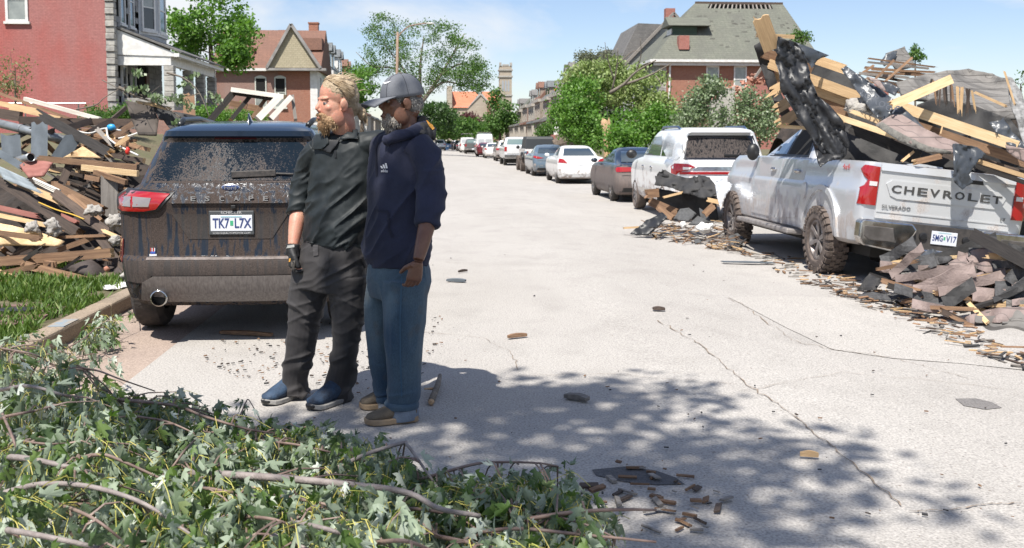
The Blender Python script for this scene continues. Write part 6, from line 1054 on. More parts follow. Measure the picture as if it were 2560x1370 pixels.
# cap, hair, beard
cap_m = M('grey cap cloth', (.135, .143, .162), (.1, .107, .124), .7, scale=6, fine=.1, bscale=220); E = lambda m_, c, r, q=1.11: m_.ell(mB @ Vector(c), [x * q for x in r], mB.to_3x3().normalized(), 24, 16)
ct = mB @ Matrix.Rotation(R(9), 4, 'Y'); cp = MB(); n = 28; rings = []
for i in range(11):
    ph = math.pi / 2 * i / 10.2; rings.append([ct @ Vector((-.014 + .109 * math.cos(ph) ** .8 * math.cos(2 * math.pi * j / n), .088 * math.cos(ph) ** .8 * math.sin(2 * math.pi * j / n), .028 + .112 * math.sin(ph))) for j in range(n)])
cp.loft(rings); capo = cp.build('cap', cap_m, pB, smooth=True)
bl_ = MB(); g = []
for i in range(9):
    for j in range(13): th = R(-62 + 124 * j / 12); t = i / 8; r0 = Vector((-.014 + .112 * math.cos(th), .09 * math.sin(th), .034)); r1 = Vector((.085 + .105 * math.cos(th * .8), .078 * math.sin(th * 1.1), .022 - .03 * (math.sin(th) ** 2))); g.append(ct @ (r0.lerp(r1, t) + Vector((0, 0, .006 * math.sin(math.pi * t)))))
bl_.add(g, [(i * 13 + j, i * 13 + j + 1, (i + 1) * 13 + j + 1, (i + 1) * 13 + j) for i in range(8) for j in range(12)]); bo = bl_.build('bill', cap_m, capo, smooth=True); s2 = bo.modifiers.new('t', 'SOLIDIFY'); s2.thickness = .006
b = MB(); b.ell(ct @ Vector((-.014, 0, .141)), (.009, .009, .006)); b.build('button', cap_m, capo, smooth=True)
mm = onmesh([capo], [(957, 209), (962, 211), (968, 209), (980, 203), (966, 206), (960, 206)], .003, 3); mm.build('logo', white_ink, capo)
for k in range(6):
    th = 2 * math.pi * (k + .5) / 6; b = MB(); b.tube([ct @ Vector((-.014 + .1095 * math.cos(ph) ** .8 * math.cos(th), .0885 * math.cos(ph) ** .8 * math.sin(th), .028 + .1125 * math.sin(ph))) for ph in np.linspace(.02, 1.5, 8)], .0014, 4); b.build('seam', plain('cap seam', (.05, .053, .062), .8), capo)
gh = hairmat('salt grey hair', (.2, .19, .18), (.08, .075, .07)); hb = MB(); E(hb, (-.042, 0, .0), (.066, .073, .055)); E(hb, (-.035, .064, .012), (.036, .013, .028)); E(hb, (-.035, -.064, .012), (.036, .013, .028)); E(hb, (.024, .058, .022), (.022, .012, .022)); E(hb, (.024, -.058, .022), (.022, .012, .022)); me = remesh(hb, .006, 1); displace(me, lambda P, Nn: .004 * ridge(P * 55)); hrB = link('hair', me, pB, gh, True); Pv, Nv = coords(me); st_ = []
for k in rs.sample(range(len(Pv)), min(360, len(Pv))):
    p = Vector(Pv[k]); n_ = Vector(Nv[k]); q = Vector([rs.uniform(-1, 1) for _ in range(3)]) * .006; st_.append([p - n_ * .002, p + n_ * .004 + q * .6, p + n_ * .007 - q * .6 + Vector((0, 0, -.006))])
b = MB(); strands(b, st_, .0018); o = b.build('curl', M('white curl', (.36, .35, .33), (.16, .15, .14), .5, scale=40), hrB); o['kind'] = 'stuff'
wb = hairmat('white beard', (.27, .245, .215), (.13, .11, .09)); bb = MB(); E(bb, (.064, 0, -.1), (.031, .03, .026)); E(bb, (.06, 0, -.122), (.018, .02, .02)); E(bb, (.036, .041, -.082), (.03, .013, .026)); E(bb, (.036, -.041, -.082), (.03, .013, .026)); [E(bb, (.07, s_ * .03, -.068), (.016, .01, .024)) or E(bb, (.088, s_ * .015, -.045), (.01, .02, .007)) or E(bb, (.008, s_ * .062, -.04), (.022, .009, .03)) for s_ in (-1, 1)]; me = remesh(bb, .0055, 1); displace(me, lambda P, Nn: .003 * ridge(P * 70)); brB = link('beard', me, pB, wb, True); Pv, Nv = coords(me); st_ = []
for k in rs.sample(range(len(Pv)), min(340, len(Pv))): p = Vector(Pv[k]); n_ = Vector(Nv[k]); L = rs.uniform(.006, .016); st_.append([p - n_ * .002, p + n_ * L * .5 + Vector((0, 0, -L * .3)), p + n_ * L * .6 + Vector((0, 0, -L))])
b = MB(); strands(b, st_, .0017); o = b.build('whisker', M('white whisker', (.4, .37, .33), (.24, .21, .18), .5, scale=30), brB); o['kind'] = 'stuff'
face(pB, mB, 1.06, plain('eye white dim', (.2, .18, .16), .3), plain('iris dark', (.04, .05, .06), .2), plain('grey brow', (.16, .14, .12), .7), plain('lip brown', (.11, .045, .035), .5), skinB)

# ---------------------------------------------------------------- far bystanders and the roof worker
def bystander(label, base, h, top, bottom, skin, arms_up=False, cat='person'):
    B_ = Vector(base); k = h / 1.75; T = wroot('person', base, label, cat, 'bystanders down the street'); m = MB(); V = lambda x, y, z: B_ + Vector((x, y, z)) * k; X = (1, 0, 0)
    etube(m, [(V(0, 0, 1.36), .06, .06), (V(0, 0, 1.5), .05, .055)], X, 12); m.ell(V(0, 0, 1.63), (.078 * k, .095 * k, .12 * k)); etube(m, [(V(0, 0, .85), .14, .1), (V(0, 0, 1.1), .14, .1), (V(0, 0, 1.35), .17, .1), (V(0, 0, 1.42), .1, .08)], X, 14)
    for s_ in (-1, 1):
        etube(m, [(V(s_ * .17, 0, 1.38), .055, .055), (V(s_ * .24, .02, 1.12), .045, .045), (V(s_ * (.23 if not arms_up else .1), -.12, .95 if not arms_up else 1.2), .035, .035), (V(s_ * (.22 if not arms_up else .05), -.16, .85 if not arms_up else 1.25), .03, .03)], X, 10); etube(m, [(V(s_ * .08, 0, .9), .09, .09), (V(s_ * .1, .02, .48), .065, .065), (V(s_ * .11, 0, .08), .045, .045), (V(s_ * .11, -.08, .03), .045, .035)], X, 10)
    me = remesh(m, .025, 2); link('body', me, T, skin, True); m = MB(); etube(m, [(V(0, 0, .86), .17, .125), (V(0, 0, 1.1), .165, .12), (V(0, 0, 1.35), .19, .12), (V(0, 0, 1.44), .09, .09)], X, 14)
    for s_ in (-1, 1): etube(m, [(V(s_ * .17, 0, 1.37), .07, .07), (V(s_ * .24, .02, 1.12), .058, .058)], X, 10)
    link('shirt', remesh(m, .025, 2), T, top, True); m = MB(); etube(m, [(V(0, 0, .92), .165, .12), (V(0, 0, .8), .17, .12)], X, 12)
    for s_ in (-1, 1): etube(m, [(V(s_ * .085, 0, .82), .095, .1), (V(s_ * .1, .02, .48), .078, .08), (V(s_ * .11, 0, .08), .065, .065)], X, 10)
    link('trousers', remesh(m, .025, 2), T, bottom, True); m = MB(); m.ell(V(0, .02, 1.68), (.086 * k, .1 * k, .09 * k)); m.build('hair', plain('far dark hair', (.02, .018, .015), .8), T, smooth=True)
cl = lambda n_, c: plain('cloth ' + n_, c, .85)
for px, Y, tn, tc_, bc, lb in ((1131, 162, 'black', (.02, .02, .025), (.03, .03, .04), 'far bystander in black standing in the road'), (1112, 170, 'pale', (.5, .5, .48), (.05, .06, .1), 'far bystander in a pale shirt among the cars'), (1102, 176, 'red', (.45, .1, .08), (.06, .06, .07), 'far bystander in a red top among the cars'), (1121, 182, 'blue', (.1, .2, .35), (.08, .08, .08), 'far bystander in a blue top beside the blue car'), (1141, 186, 'white', (.6, .6, .6), (.1, .1, .12), 'far bystander in white near the parked row')):
    p = at(px, 370, Y); bystander(lb, (p.x, Y, gz(p.x)), 1.75, cl(tn, tc_), cl(tn + ' legs', bc), skinA if tn in ('pale', 'white') else skinB)
p = at(1391, 246, 119); bystander('roof worker in bright orange shirt on the damaged house', (p.x, 119, p.z - .2), 1.75, cl('orange', (.8, .2, .03)), cl('jeans', (.07, .11, .18)), skinA, True)
cb = wroot('blue_cooler', at(1116, 374, 158), 'pale blue box standing in the road beside the bystanders', 'cooler'); p = at(1116, 373, 158); b = MB(); b.box((p.x, 158, .3), (.75, .5, .5)); b.build('box', plain('cooler blue', (.2, .4, .65), .5), cb, bevel=.03); b = MB(); b.box((p.x, 158, .59), (.78, .53, .07)); b.build('lid', plain('cooler lid', (.6, .65, .7), .5), cb, bevel=.02)
# ================================================================ storm debris
def board(label, p0, p1, wpx, mat, th=.04, face='cam', jag=(0, 0), name='broken_board', cat='board', group=None, edge=None, twist=0):
    """a plank from p0 to p1 (photo x, y, metres down the street); wpx is its width in photo pixels"""
    A_, B_ = at(*p0), at(*p1); wd = wpx * ((p0[2] + p1[2]) / 2) / F; L = (B_ - A_).length; a = (B_ - A_).normalized()
    up = Vector((0, 0, 1)) if face == 'up' else (Vector((0, 0, CAMH)) - (A_ + B_) / 2).normalized(); u = (up - a * up.dot(a)).normalized(); s_ = u.cross(a)
    h = wd / 2; n = 6; rs = random.Random(label + str(p0)); P = []
    P += [(0 + (-jag[0] * rs.random() if jag[0] else 0), -h + wd * i / n) for i in range(n, -1, -1)] if jag[0] else [(0, h), (0, -h)]
    P += [(L + jag[1] * rs.random() ** 1.5, -h + wd * i / n) for i in range(n + 1)] if jag[1] else [(L, -h), (L, h)]
    m = MB(); m.prism(P, lambda x, y, d: Vector((x, y, d - th / 2)), th); me = m.mesh(name)
    mats = [WOOD[mat] if isinstance(mat, str) else mat]
    if edge: mats.append(WOOD[edge]); mi = [0, 0] + [1] * len(P); me.polygons.foreach_set('material_index', mi)
    o = link(name, me, None, mats); tag(o, label, cat, group)
    M_ = Matrix((a, s_, u)).transposed().to_4x4(); M_.translation = A_; o.matrix_world = M_ @ Matrix.Rotation(R(twist), 4, 'X'); return o
ORD = 'first second third fourth fifth sixth seventh eighth ninth tenth eleventh twelfth thirteenth fourteenth fifteenth sixteenth'.split()
SPLIT = (' on ', ' along ', ' at ', ' with ', ' below ', ' near ', ' against ', ' nearest ', ' in ', ' beside ', ' sloping ', ' above ', ' under ', ' leaning ', ' running ', ' ending ', ' reaching ', ' standing ', ' lying ', ' sinking ', ' crossing ', ' behind ', ' of ', ' by ', ' between ', ' low ', ' deep ', ' beneath ', ' resting ', ' edging ', ' across ', ' next ', ' lower ')
def shortname(l):
    for q in SPLIT: l = l.split(q)[0]
    return ' '.join(l.split()[-4:])
WADJ = dict(mid='brown', dark='dark brown', black='blackened', new='tan', pale='pale', grey='grey', white='white', red='reddish', slate='slate blue')
USED = set()
def where(p, L, mat, kind, anchors):
    """a label that says which of the loose pieces this is by what it lies beside"""
    A2 = sorted(anchors, key=lambda a: (a[1] - p[0]) ** 2 + (a[2] - p[1]) ** 2); size = 'long' if L > 65 else 'short' if L < 42 else 'loose'; base = size + ' ' + WADJ[mat] + ' ' + kind
    for a in A2[:4]:
        rel = 'above' if p[1] < a[2] - 14 else 'below' if p[1] > a[2] + 14 else 'beside'; l = f'{base} {rel} the {shortname(a[0])}'
        if l not in USED: USED.add(l); return l
    for a, b in ((0, 1), (0, 2), (1, 2), (1, 3), (2, 3)):
        l = f'{base} between the {shortname(A2[a][0])} and the {shortname(A2[b][0])}'
        if l not in USED and len(l.split()) <= 16: USED.add(l); return l
    return f'{base} among the pieces around the {shortname(A2[0][0])}'
def sheet(name, label, cat, poly, mat, amp=.03, freq=6, th=.006, step=9, group=None, parent=None, seed=0, smooth=True, drape=None):
    V, T = fill2d([(p[0], p[1]) for p in poly], step); Q = np.array([(p[0], p[1]) for p in poly], float); Yq = np.array([p[2] for p in poly]); X = np.array([tuple(v_) for v_ in V])
    D2 = ((X[:, None, :] - Q[None]) ** 2).sum(2) + 25; W_ = 1 / D2 ** 1.3; Y = (W_ * Yq).sum(1) / W_.sum(1); P = np.array([tuple(at(x, y, d)) for (x, y), d in zip(X, Y)])
    n_ = ridge((P if drape is None else frame(P, drape[0], drape[1], .28, 1.5, .6)) * freq + seed * 7.3, 3) * amp; P[:, 1] += n_; P[:, 2] += n_ * .35; m = MB(); m.add(P.tolist(), [tuple(t) for t in T]); me = m.mesh(name); o = link(name, me, parent, mat, smooth)
    s_ = o.modifiers.new('t', 'SOLIDIFY'); s_.thickness = th; tag(o, label, cat, group); return o
felt = M('black roofing felt', (.022, .022, .023), (.035, .034, .034), .75, scale=5, bump=.25, bscale=25); plast = M('black plastic underlay', (.012, .013, .015), (.02, .021, .024), .46, scale=4, bump=.15, bscale=18); gplast = M('grey plastic underlay', (.06, .068, .08), (.04, .046, .055), .35, scale=5, bump=.25, bscale=20)
sh_mauve = brickmat('mauve shingles', (.24, .185, .17), (.2, .15, .14), (.1, .08, .075), .3, .14, .006, stain=(.3, .25, .235), stain_amt=.5, bump=.5, stain_scale=2); sh_grey = brickmat('weathered grey shingles', (.17, .16, .15), (.1, .095, .09), (.06, .055, .05), .3, .14, .008, stain=(.24, .23, .215), stain_amt=.6, bump=.6, stain_scale=1.2); sh_brown = brickmat('brown shingles', (.085, .07, .06), (.07, .058, .05), (.045, .038, .034), .22, .2, .006, bump=.4)
mineral = M('grey mineral roofing', (.3, .3, .3), (.14, .14, .14), .9, scale=22, bump=.5, bscale=60); galv = M('galvanised duct', (.34, .36, .37), (.24, .255, .265), .4, .55, scale=9, bump=.1); wool = M('white insulation', (.4, .38, .35), (.24, .225, .21), .95, scale=12, bump=.9, bscale=30); foam_m = M('white foam', (.75, .75, .74), (.66, .65, .63), .8, scale=9, bump=.4)
def lump(name, label, cat, c, r, mat, amp=.3, f=4, seed=0):
    m = MB(); m.ell((0, 0, 0), r, None, 22, 14); me = m.mesh(name); P, Nn = coords(me); d = fbm(P / max(r) * f * .5 + seed, 3) * amp * max(r); P += Nn * d[:, None]; me.vertices.foreach_set('co', P.astype(np.float32).ravel()); me.update(); o = link(name, me, None, mat, True); o.location = c; return tag(o, label, cat)
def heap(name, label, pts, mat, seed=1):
    """rubble too small and dark to pick apart: a rough mound under the boards, dark for the cavities there"""
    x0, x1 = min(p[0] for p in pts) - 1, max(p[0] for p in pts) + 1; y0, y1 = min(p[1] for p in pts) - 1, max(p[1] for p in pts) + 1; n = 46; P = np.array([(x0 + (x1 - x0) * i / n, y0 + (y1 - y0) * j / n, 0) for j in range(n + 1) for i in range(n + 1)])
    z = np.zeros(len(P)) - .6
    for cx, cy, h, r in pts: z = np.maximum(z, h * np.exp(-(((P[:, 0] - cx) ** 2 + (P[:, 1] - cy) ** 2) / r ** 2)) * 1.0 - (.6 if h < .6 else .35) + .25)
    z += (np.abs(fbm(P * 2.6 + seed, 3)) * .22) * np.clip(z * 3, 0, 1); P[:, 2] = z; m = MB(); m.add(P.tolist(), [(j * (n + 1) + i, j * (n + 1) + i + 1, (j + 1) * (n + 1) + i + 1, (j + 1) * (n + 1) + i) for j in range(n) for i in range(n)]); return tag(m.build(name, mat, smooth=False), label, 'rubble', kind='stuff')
rub = M('dark rubble', (.045, .034, .028), (.02, .016, .014), .95, scale=5, bump=1, bscale=14)  # near-black tone paints the shade in the cavities between the boards
heap('rubble', 'dark rubble mound painted for the black cavity underneath the collapsed house timbers', [(-5.5, 14, .95, 1.7), (-7.6, 14.6, 1.15, 1.8), (-3.9, 13.4, .6, 1.0), (-6.6, 12.4, .55, 1.3), (-9, 14, 1.1, 2), (-4.6, 15.0, 1.15, 1.4), (-3.9, 14.2, .95, .9), (-4.3, 12.6, .6, .8)], rub)
# ---- the collapsed house beside the crossover: (label, p0, p1, width, wood, thickness, face, jagged ends, edge wood)
T_ = [
 ('long white painted trim board on the back of the timber heap', (62, 247, 17), (250, 298, 16.5), 10, 'white', .06, 'up', (0, 0), None),
 ('thin red brown trim strip along the top of the timber heap', (-10, 230, 16.6), (182, 300, 16.2), 7, 'mid', .05, 'cam', (0, .2), None),
 ('tan plank at the top edge of the timber heap', (-10, 257, 16.2), (92, 277, 16), 12, 'new', .05, 'cam', (0, .2), None),
 ('tan plank with a square end below the white trim', (26, 270, 15.8), (153, 297, 15.6), 10, 'new', .06, 'cam', (0, 0), None),
 ('short dark joist block near the frame edge', (2, 284, 15.7), (52, 292, 15.6), 24, 'dark', .08, 'cam', (0, 0), None),
 ('dark joist below the tan planks', (52, 300, 15.4), (170, 305, 15.2), 18, 'dark', .08, 'cam', (0, .1), None),
 ('long dark rim joist against the weedy wall', (178, 304, 15.6), (338, 306, 15.4), 17, 'dark', .06, 'cam', (0, 0), None),
 ('dark cross joist nearest the long black beam', (165, 322, 14.6), (226, 303, 15.5), 16, 'dark', .06, 'cam', (.05, 0), 'mid'),
 ('dark cross joist in the middle of the floor frame', (222, 333, 14.5), (277, 303, 15.4), 15, 'dark', .06, 'cam', (.05, 0), 'mid'),
 ('dark cross joist beside the blue electrical box', (282, 342, 14.4), (337, 306, 15.3), 14, 'mid', .06, 'cam', (.05, 0), 'new'),
 ('long black beam sloping down across the timber heap', (112, 294, 14.4), (272, 382, 13.4), 23, 'black', .09, 'cam', (.25, .1), 'new'),
 ('brown board with grooved face above the dark opening', (108, 397, 13.2), (345, 419, 12.9), 15, 'mid', .07, 'cam', (.1, 0), 'dark'),
 ('pale plank end beside the crossover tail light', (219, 420, 12.7), (345, 434, 12.5), 11, 'pale', .07, 'up', (.12, 0), None),
 ('brown plank under the pale plank end', (248, 434, 12.6), (316, 456, 12.4), 10, 'mid', .06, 'up', (.1, 0), None),
 ('small brown block stacked under the pale plank', (217, 443, 12.7), (254, 450, 12.6), 12, 'mid', .08, 'cam', (0, 0), None),
 ('grey brown stick leaning by the electrical box', (246, 326, 14.2), (281, 362, 13.8), 11, 'grey', .05, 'cam', (.05, .1), None),
 ('thin tan lath leaning towards the red connector', (264, 340, 14), (322, 380, 13.6), 6, 'new', .03, 'cam', (.05, .1), None),
 ('tan edged slate beam at the near end of the heap', (-10, 378, 13.4), (54, 416, 13), 17, 'slate', .08, 'cam', (0, .15), 'new'),
 ('upright slate blue board with a splintered top next to the duct', (30, 392, 13.6), (26, 340, 13.7), 42, 'slate', .025, 'cam', (.05, .05), None),
 ('tall slate blue board with broken top in the heap middle', (98, 394, 13.6), (99, 314, 13.8), 36, 'slate', .025, 'cam', (.05, .06), None),
 ('leaning slate blue board beside the black beam', (148, 396, 13.7), (180, 348, 13.8), 36, 'slate', .025, 'cam', (.05, .06), None),
 ('long charcoal beam running down across the lower heap', (-12, 446, 12.6), (197, 582, 11.5), 21, 'dark', .1, 'cam', (0, .04), 'mid'),
 ('split tan plank above the charcoal beam', (58, 464, 12.6), (187, 518, 12), 17, 'new', .05, 'cam', (.12, .05), None),
 ('charcoal beam ending near the crossover bumper', (142, 486, 12.2), (270, 582, 11.5), 22, 'dark', .08, 'cam', (.05, .05), None),
 ('brown timber reaching towards the weathered post', (147, 470, 12.5), (255, 524, 12.1), 21, 'mid', .08, 'cam', (.1, .05), None),
 ('lath marked brown board in the lower heap', (176, 495, 12.1), (250, 556, 11.8), 21, 'mid', .05, 'cam', (.05, .08), None),
 ('dark brown beam standing on end by the bumper', (250, 597, 11.3), (318, 684, 10.9), 19, 'dark', .09, 'cam', (.05, 0), 'mid'),
 ('weathered upright post beside the tail light', (273, 452, 12.6), (274, 537, 12.5), 38, 'grey', .12, 'cam', (.08, .04), None),
 ('reddish plank at the near edge of the lower heap', (-12, 517, 12), (87, 539, 11.8), 13, 'red', .05, 'cam', (0, .1), None),
 ('tan plank below the reddish plank', (-12, 536, 11.8), (108, 561, 11.5), 11, 'new', .05, 'cam', (0, .12), None),
 ('brown plank lying over the plywood sheet', (-12, 581, 11.3), (97, 595, 11.2), 13, 'mid', .04, 'cam', (0, .06), None),
 ('thin brown stick lying level above the long lower beam', (126, 594, 11.4), (272, 588, 11.2), 7, 'mid', .04, 'cam', (.1, .1), None),
 ('long brown beam lying level above the grass', (-15, 655, 11), (279, 632, 10.9), 23, 'mid', .1, 'cam', (0, .02), 'new'),
 ('brown beam sinking into the grass', (70, 664, 10.8), (267, 714, 10.4), 20, 'mid', .1, 'cam', (0, .02), 'dark'),
 ('brown plank lying flat on the grass', (-15, 702, 10.2), (215, 762, 9.3), 13, 'mid', .05, 'up', (0, .1), None),
 ('pale brown brace under the long stick', (150, 624, 11.2), (226, 596, 11.3), 13, 'mid', .05, 'cam', (.05, .05), 'new'),
 ('dark brace behind the long lower beam', (52, 640, 11.2), (118, 612, 11.4), 14, 'dark', .05, 'cam', (.05, .05), None),
 ('dark prop under the brown grooved board', (150, 470, 13), (172, 415, 13.2), 18, 'dark', .06, 'cam', (.05, .05), None),
 ('maroon board fragment lower in the heap', (158, 540, 12), (192, 555, 11.8), 10, 'red', .04, 'cam', (.05, .05), None),
 ('tan offcut near the crossover bumper corner', (262, 578, 11.2), (312, 600, 11), 9, 'new', .04, 'cam', (.05, .05), None),
 ('tan splintered stub by the floor frame', (296, 360, 13.4), (316, 345, 13.5), 11, 'new', .05, 'cam', (.06, .06), None),
 ('brown plank crossing behind the dark car pillar', (285, 352, 13.8), (372, 374, 13.2), 10, 'mid', .05, 'cam', (.05, 0), 'new'),
 ('dark plank under the cross joists', (255, 384, 13.5), (360, 402, 13.1), 12, 'dark', .05, 'cam', (.05, 0), 'new'),
 ('red brown board standing before the porch', (474, 292, 14.5), (472, 240, 14.6), 27, 'mid', .04, 'cam', (0, .06), None),
 ('dark sloping wall stud nearest the porch', (521, 306, 13.6), (581, 235, 13.8), 16, 'black', .1, 'cam', (0, 0), 'new'),
 ('second wall stud with tan edge in the broken wall frame', (577, 300, 13.6), (624, 242, 13.8), 10, 'black', .1, 'cam', (0, 0), 'new'),
 ('third wall stud in the broken wall frame', (629, 296, 13.6), (662, 250, 13.8), 9, 'mid', .08, 'cam', (0, 0), 'new'),
 ('thick white window post in the broken wall frame', (644, 298, 13.4), (700, 240, 13.6), 17, 'white', .1, 'cam', (0, 0), None),
 ('outer white moulding of the broken wall frame', (676, 298, 13.4), (727, 243, 13.6), 13, 'white', .08, 'cam', (0, 0), 'grey'),
 ('white top rail of the broken wall frame', (581, 224, 13.7), (712, 242, 13.6), 11, 'white', .12, 'cam', (0, 0), 'pale'),
 ('black underside rail of the broken wall frame', (584, 233, 13.75), (690, 249, 13.7), 9, 'black', .1, 'cam', (0, 0), None),
 ('dark end board of the broken wall frame', (731, 240, 13.7), (739, 300, 13.6), 8, 'grey', .1, 'cam', (0, 0), None),
 ('brown panel between the studs of the broken wall frame', (575, 258, 13.95), (618, 266, 13.95), 15, 'mid', .03, 'cam', (0, 0), None),
 ('brown panel by the third stud of the broken wall frame', (620, 267, 13.95), (656, 274, 13.95), 16, 'mid', .03, 'cam', (0, 0), None)]
for lb, p0, p1, w_, mt, th, fc, jg, ed in T_: board(lb, p0, p1, w_, mt, th, fc, jg, edge=ed, group='broken timbers of the collapsed house')
rs = random.Random(21)
for k in range(258):      # lesser planks through the heap
    x, y = (rs.uniform(-10, 345), rs.uniform(300, 660)) if k < 160 else (rs.uniform(190, 335), rs.uniform(318, 470)) if k < 225 else (rs.uniform(-10, 260), rs.uniform(650, 712)); 
    if x > 225 and y < 300: continue
    Y = 15.6 - (y - 300) / 340 * 4.2 + rs.uniform(.2, .7) * (1 if k < 225 else -.2); a = rs.choice((rs.gauss(.35, .25), rs.gauss(-.25, .3), rs.gauss(.05, .15))); L = rs.uniform(25, 95); dx, dy = L * math.cos(a), L * math.sin(a)
    if x + dx > 345: dx = -dx
    wm = rs.choice(('mid', 'dark', 'dark', 'mid', 'new', 'black', 'mid', 'grey', 'dark', 'mid')); lb = where((x + dx / 2, y + dy / 2), L, wm, 'plank', [(t[0], (t[1][0] + t[2][0]) / 2, (t[1][1] + t[2][1]) / 2) for t in T_])
    board(lb, (x, y, Y), (x + dx, y + dy, Y + rs.uniform(-.5, .5)), rs.uniform(4, 14), wm, rs.uniform(.02, .06), rs.choice(('cam', 'up')), (rs.uniform(0, .12), rs.uniform(0, .12)), group='loose planks in the collapsed house heap')
sheet('plywood_sheet', 'large tan plywood sheet at the near edge of the heap', 'plywood', [(-10, 556, 11.7), (98, 580, 11.5), (160, 606, 11.2), (147, 616, 11.1), (-10, 614, 11.2)], WOOD['pale'], .01, 4, .02); sheet('plywood_sheet', 'tan plywood corner under the black beam', 'plywood', [(158, 394, 13.4), (208, 366, 13.6), (256, 396, 13.3)], WOOD['new'], .008, 4, .02)
sheet('painted_panel', 'maroon painted panel with torn edge in the heap', 'panel', [(48, 414, 12.9), (62, 406, 13), (90, 402, 13), (134, 406, 12.9), (110, 442, 12.6), (72, 446, 12.6)], WOOD['red'], .01, 4, .02); sheet('sheathing_sheet', 'dark flat panel lying above the grass by the bumper', 'panel', [(150, 672, 10.9), (276, 643, 11.6), (318, 692, 10.6), (225, 690, 10.6)], M('dark panel', (.07, .055, .05), (.045, .036, .033), .85, scale=6, bump=.4), .012, 4, .03)
sheet('shingle_sheet', 'brown shingle sheet standing up behind the crossover roof', 'shingles', [(314, 252, 13.2), (380, 262, 13.1), (397, 300, 13.0), (392, 340, 12.9), (347, 338, 12.9), (330, 300, 13.1)], sh_brown, .02, 3, .015); sheet('roofing_felt', 'torn black felt hanging beside the brown shingle sheet', 'roofing felt', [(380, 260, 13), (420, 268, 13.1), (440, 300, 13), (452, 330, 12.9), (430, 335, 12.8), (410, 300, 13), (396, 300, 12.9)], felt, .05, 5); sheet('roofing_felt', 'black felt strip lying behind the crossover roof', 'roofing felt', [(420, 275, 13.3), (500, 290, 13.3), (540, 312, 13.2), (440, 320, 13)], felt, .05, 4); sheet('torn_ply', 'splintered tan ply edge on the brown shingle sheet', 'plywood', [(340, 252, 13), (385, 258, 12.95), (430, 272, 12.95), (425, 277, 12.9), (380, 266, 12.9), (345, 258, 12.95)], WOOD['new'], .03, 9, .012)
for k in range(9): y = 412 + k * 4.2; board(ORD[k] + ' pale siding strip from the top of the stack near the maroon panel', (-14 + k * 3, y, 12.7 - k * .05), (58 + k * 4.5, y + 33, 12.4 - k * .05), 6, M('pale siding', (.3, .34, .36), (.2, .23, .25), .8, scale=6, rnd=.25), .012, 'up', (0, .1), name='siding_strip', cat='siding', group='stack of pale siding strips')
for k in range(3): board(('upper', 'middle', 'lower')[k] + ' white moulding stick beside the siding stack', (84 + k * 3, 446 + k * 5, 12.4), (150 + k * 2, 476 + k * 6, 12.2), 5, 'white', .03, 'cam', name='moulding_stick', cat='moulding', group='white mouldings in the heap')
D_ = wroot('metal_duct', at(80, 330, 15), 'long galvanised round duct lying in the timber heap', 'duct'); m = MB(); A_, B_ = at(-12, 306, 15.2), at(172, 352, 14.6); m.tube([A_, B_], .062, 18); m.build('pipe', galv, D_, smooth=True)
for t in (.35, .75): c = A_.lerp(B_, t); m = MB(); m.tube([c, c + (B_ - A_).normalized() * .03], .067, 18); m.build('band', galv, D_)
pp = wroot('vent_pipe', at(64, 396, 13.3), 'short grey pipe with open end above the maroon panel', 'pipe'); m = MB(); A_, B_ = at(46, 402, 13.2), at(78, 393, 12.9); m.tube([A_, B_], .055, 18, cap=False); o = m.build('pipe', galv, pp, smooth=True); s_ = o.modifiers.new('t', 'SOLIDIFY'); s_.thickness = .005; d = (B_ - A_).normalized(); m = MB(); m.tube([B_ - d * .04, B_ - d * .035], .05, 16); m.build('bore', dark_in, pp)
def cable(label, pts, r, mat, name='cable'):
    m = MB(); m.tube(catmull([tuple(at(*p)) for p in pts], 6), r, 6); return tag(m.build(name, mat, smooth=True), label, 'cable')
wcab = plain('white cable', (.6, .6, .58), .5); cable('white cable running under the blue electrical box', [(183, 325, 14.4), (224, 333, 14.3), (262, 321, 14.2), (302, 326, 14.1)], .012, wcab); cable('white cable with a red connector', [(266, 320, 14), (272, 345, 13.8), (300, 366, 13.5), (345, 388, 13)], .012, wcab); cable('yellow cable lying across the lower heap', [(97, 506, 11.9), (140, 524, 11.7), (180, 536, 11.5), (210, 548, 11.4)], .008, plain('yellow cable', (.55, .35, .05), .5)); cable('white conduit stub in the floor frame', [(296, 346, 13.6), (322, 340, 13.6), (345, 332, 13.6)], .012, wcab)
o = lump('electrical_box', 'small bright blue plastic electrical box in the timbers', 'electrical box', at(278, 318, 14.1), (.06, .04, .045), plain('box blue', (.03, .3, .6), .4), .05); o = lump('cable_connector', 'small red cable connector in the timbers', 'connector', at(319, 377, 13.2), (.03, .03, .05), plain('connector red', (.55, .03, .02), .4), .1)
for i, (x, y, Y, r, lb) in enumerate(((131, 568, 11.3, (.09, .06, .1), 'big white insulation tuft on the charcoal beam'), (80, 570, 11.4, (.09, .07, .06), 'grey white insulation tuft above the plywood sheet'), (236, 528, 11.6, (.1, .06, .05), 'white insulation roll end by the weathered post'), (287, 556, 11.3, (.09, .06, .08), 'crumpled white wrapping next to the bumper'), (290, 602, 10.9, (.06, .05, .05), 'grey insulation tuft below the bumper corner'), (316, 694, 10, (.06, .05, .06), 'white tuft on the ground by the tyre'), (80, 712, 10, (.06, .05, .03), 'thin white fluff on the grass plank'))): lump('insulation', lb, 'insulation', at(x, y, Y), r, wool, .45, 5, i)
sheet('white_cloth', 'white plastic sheet lying by the crossover tyre', 'plastic sheet', [(245, 722, 9.6), (290, 706, 9.9), (328, 706, 9.7), (326, 718, 9.4), (280, 724, 9.4)], foam_m, .03, 9, .004)
lump('brick_fragment', 'orange brick fragment on the dark panel', 'brick', at(267, 672, 10.85), (.035, .025, .03), brick_mats[0], .15)
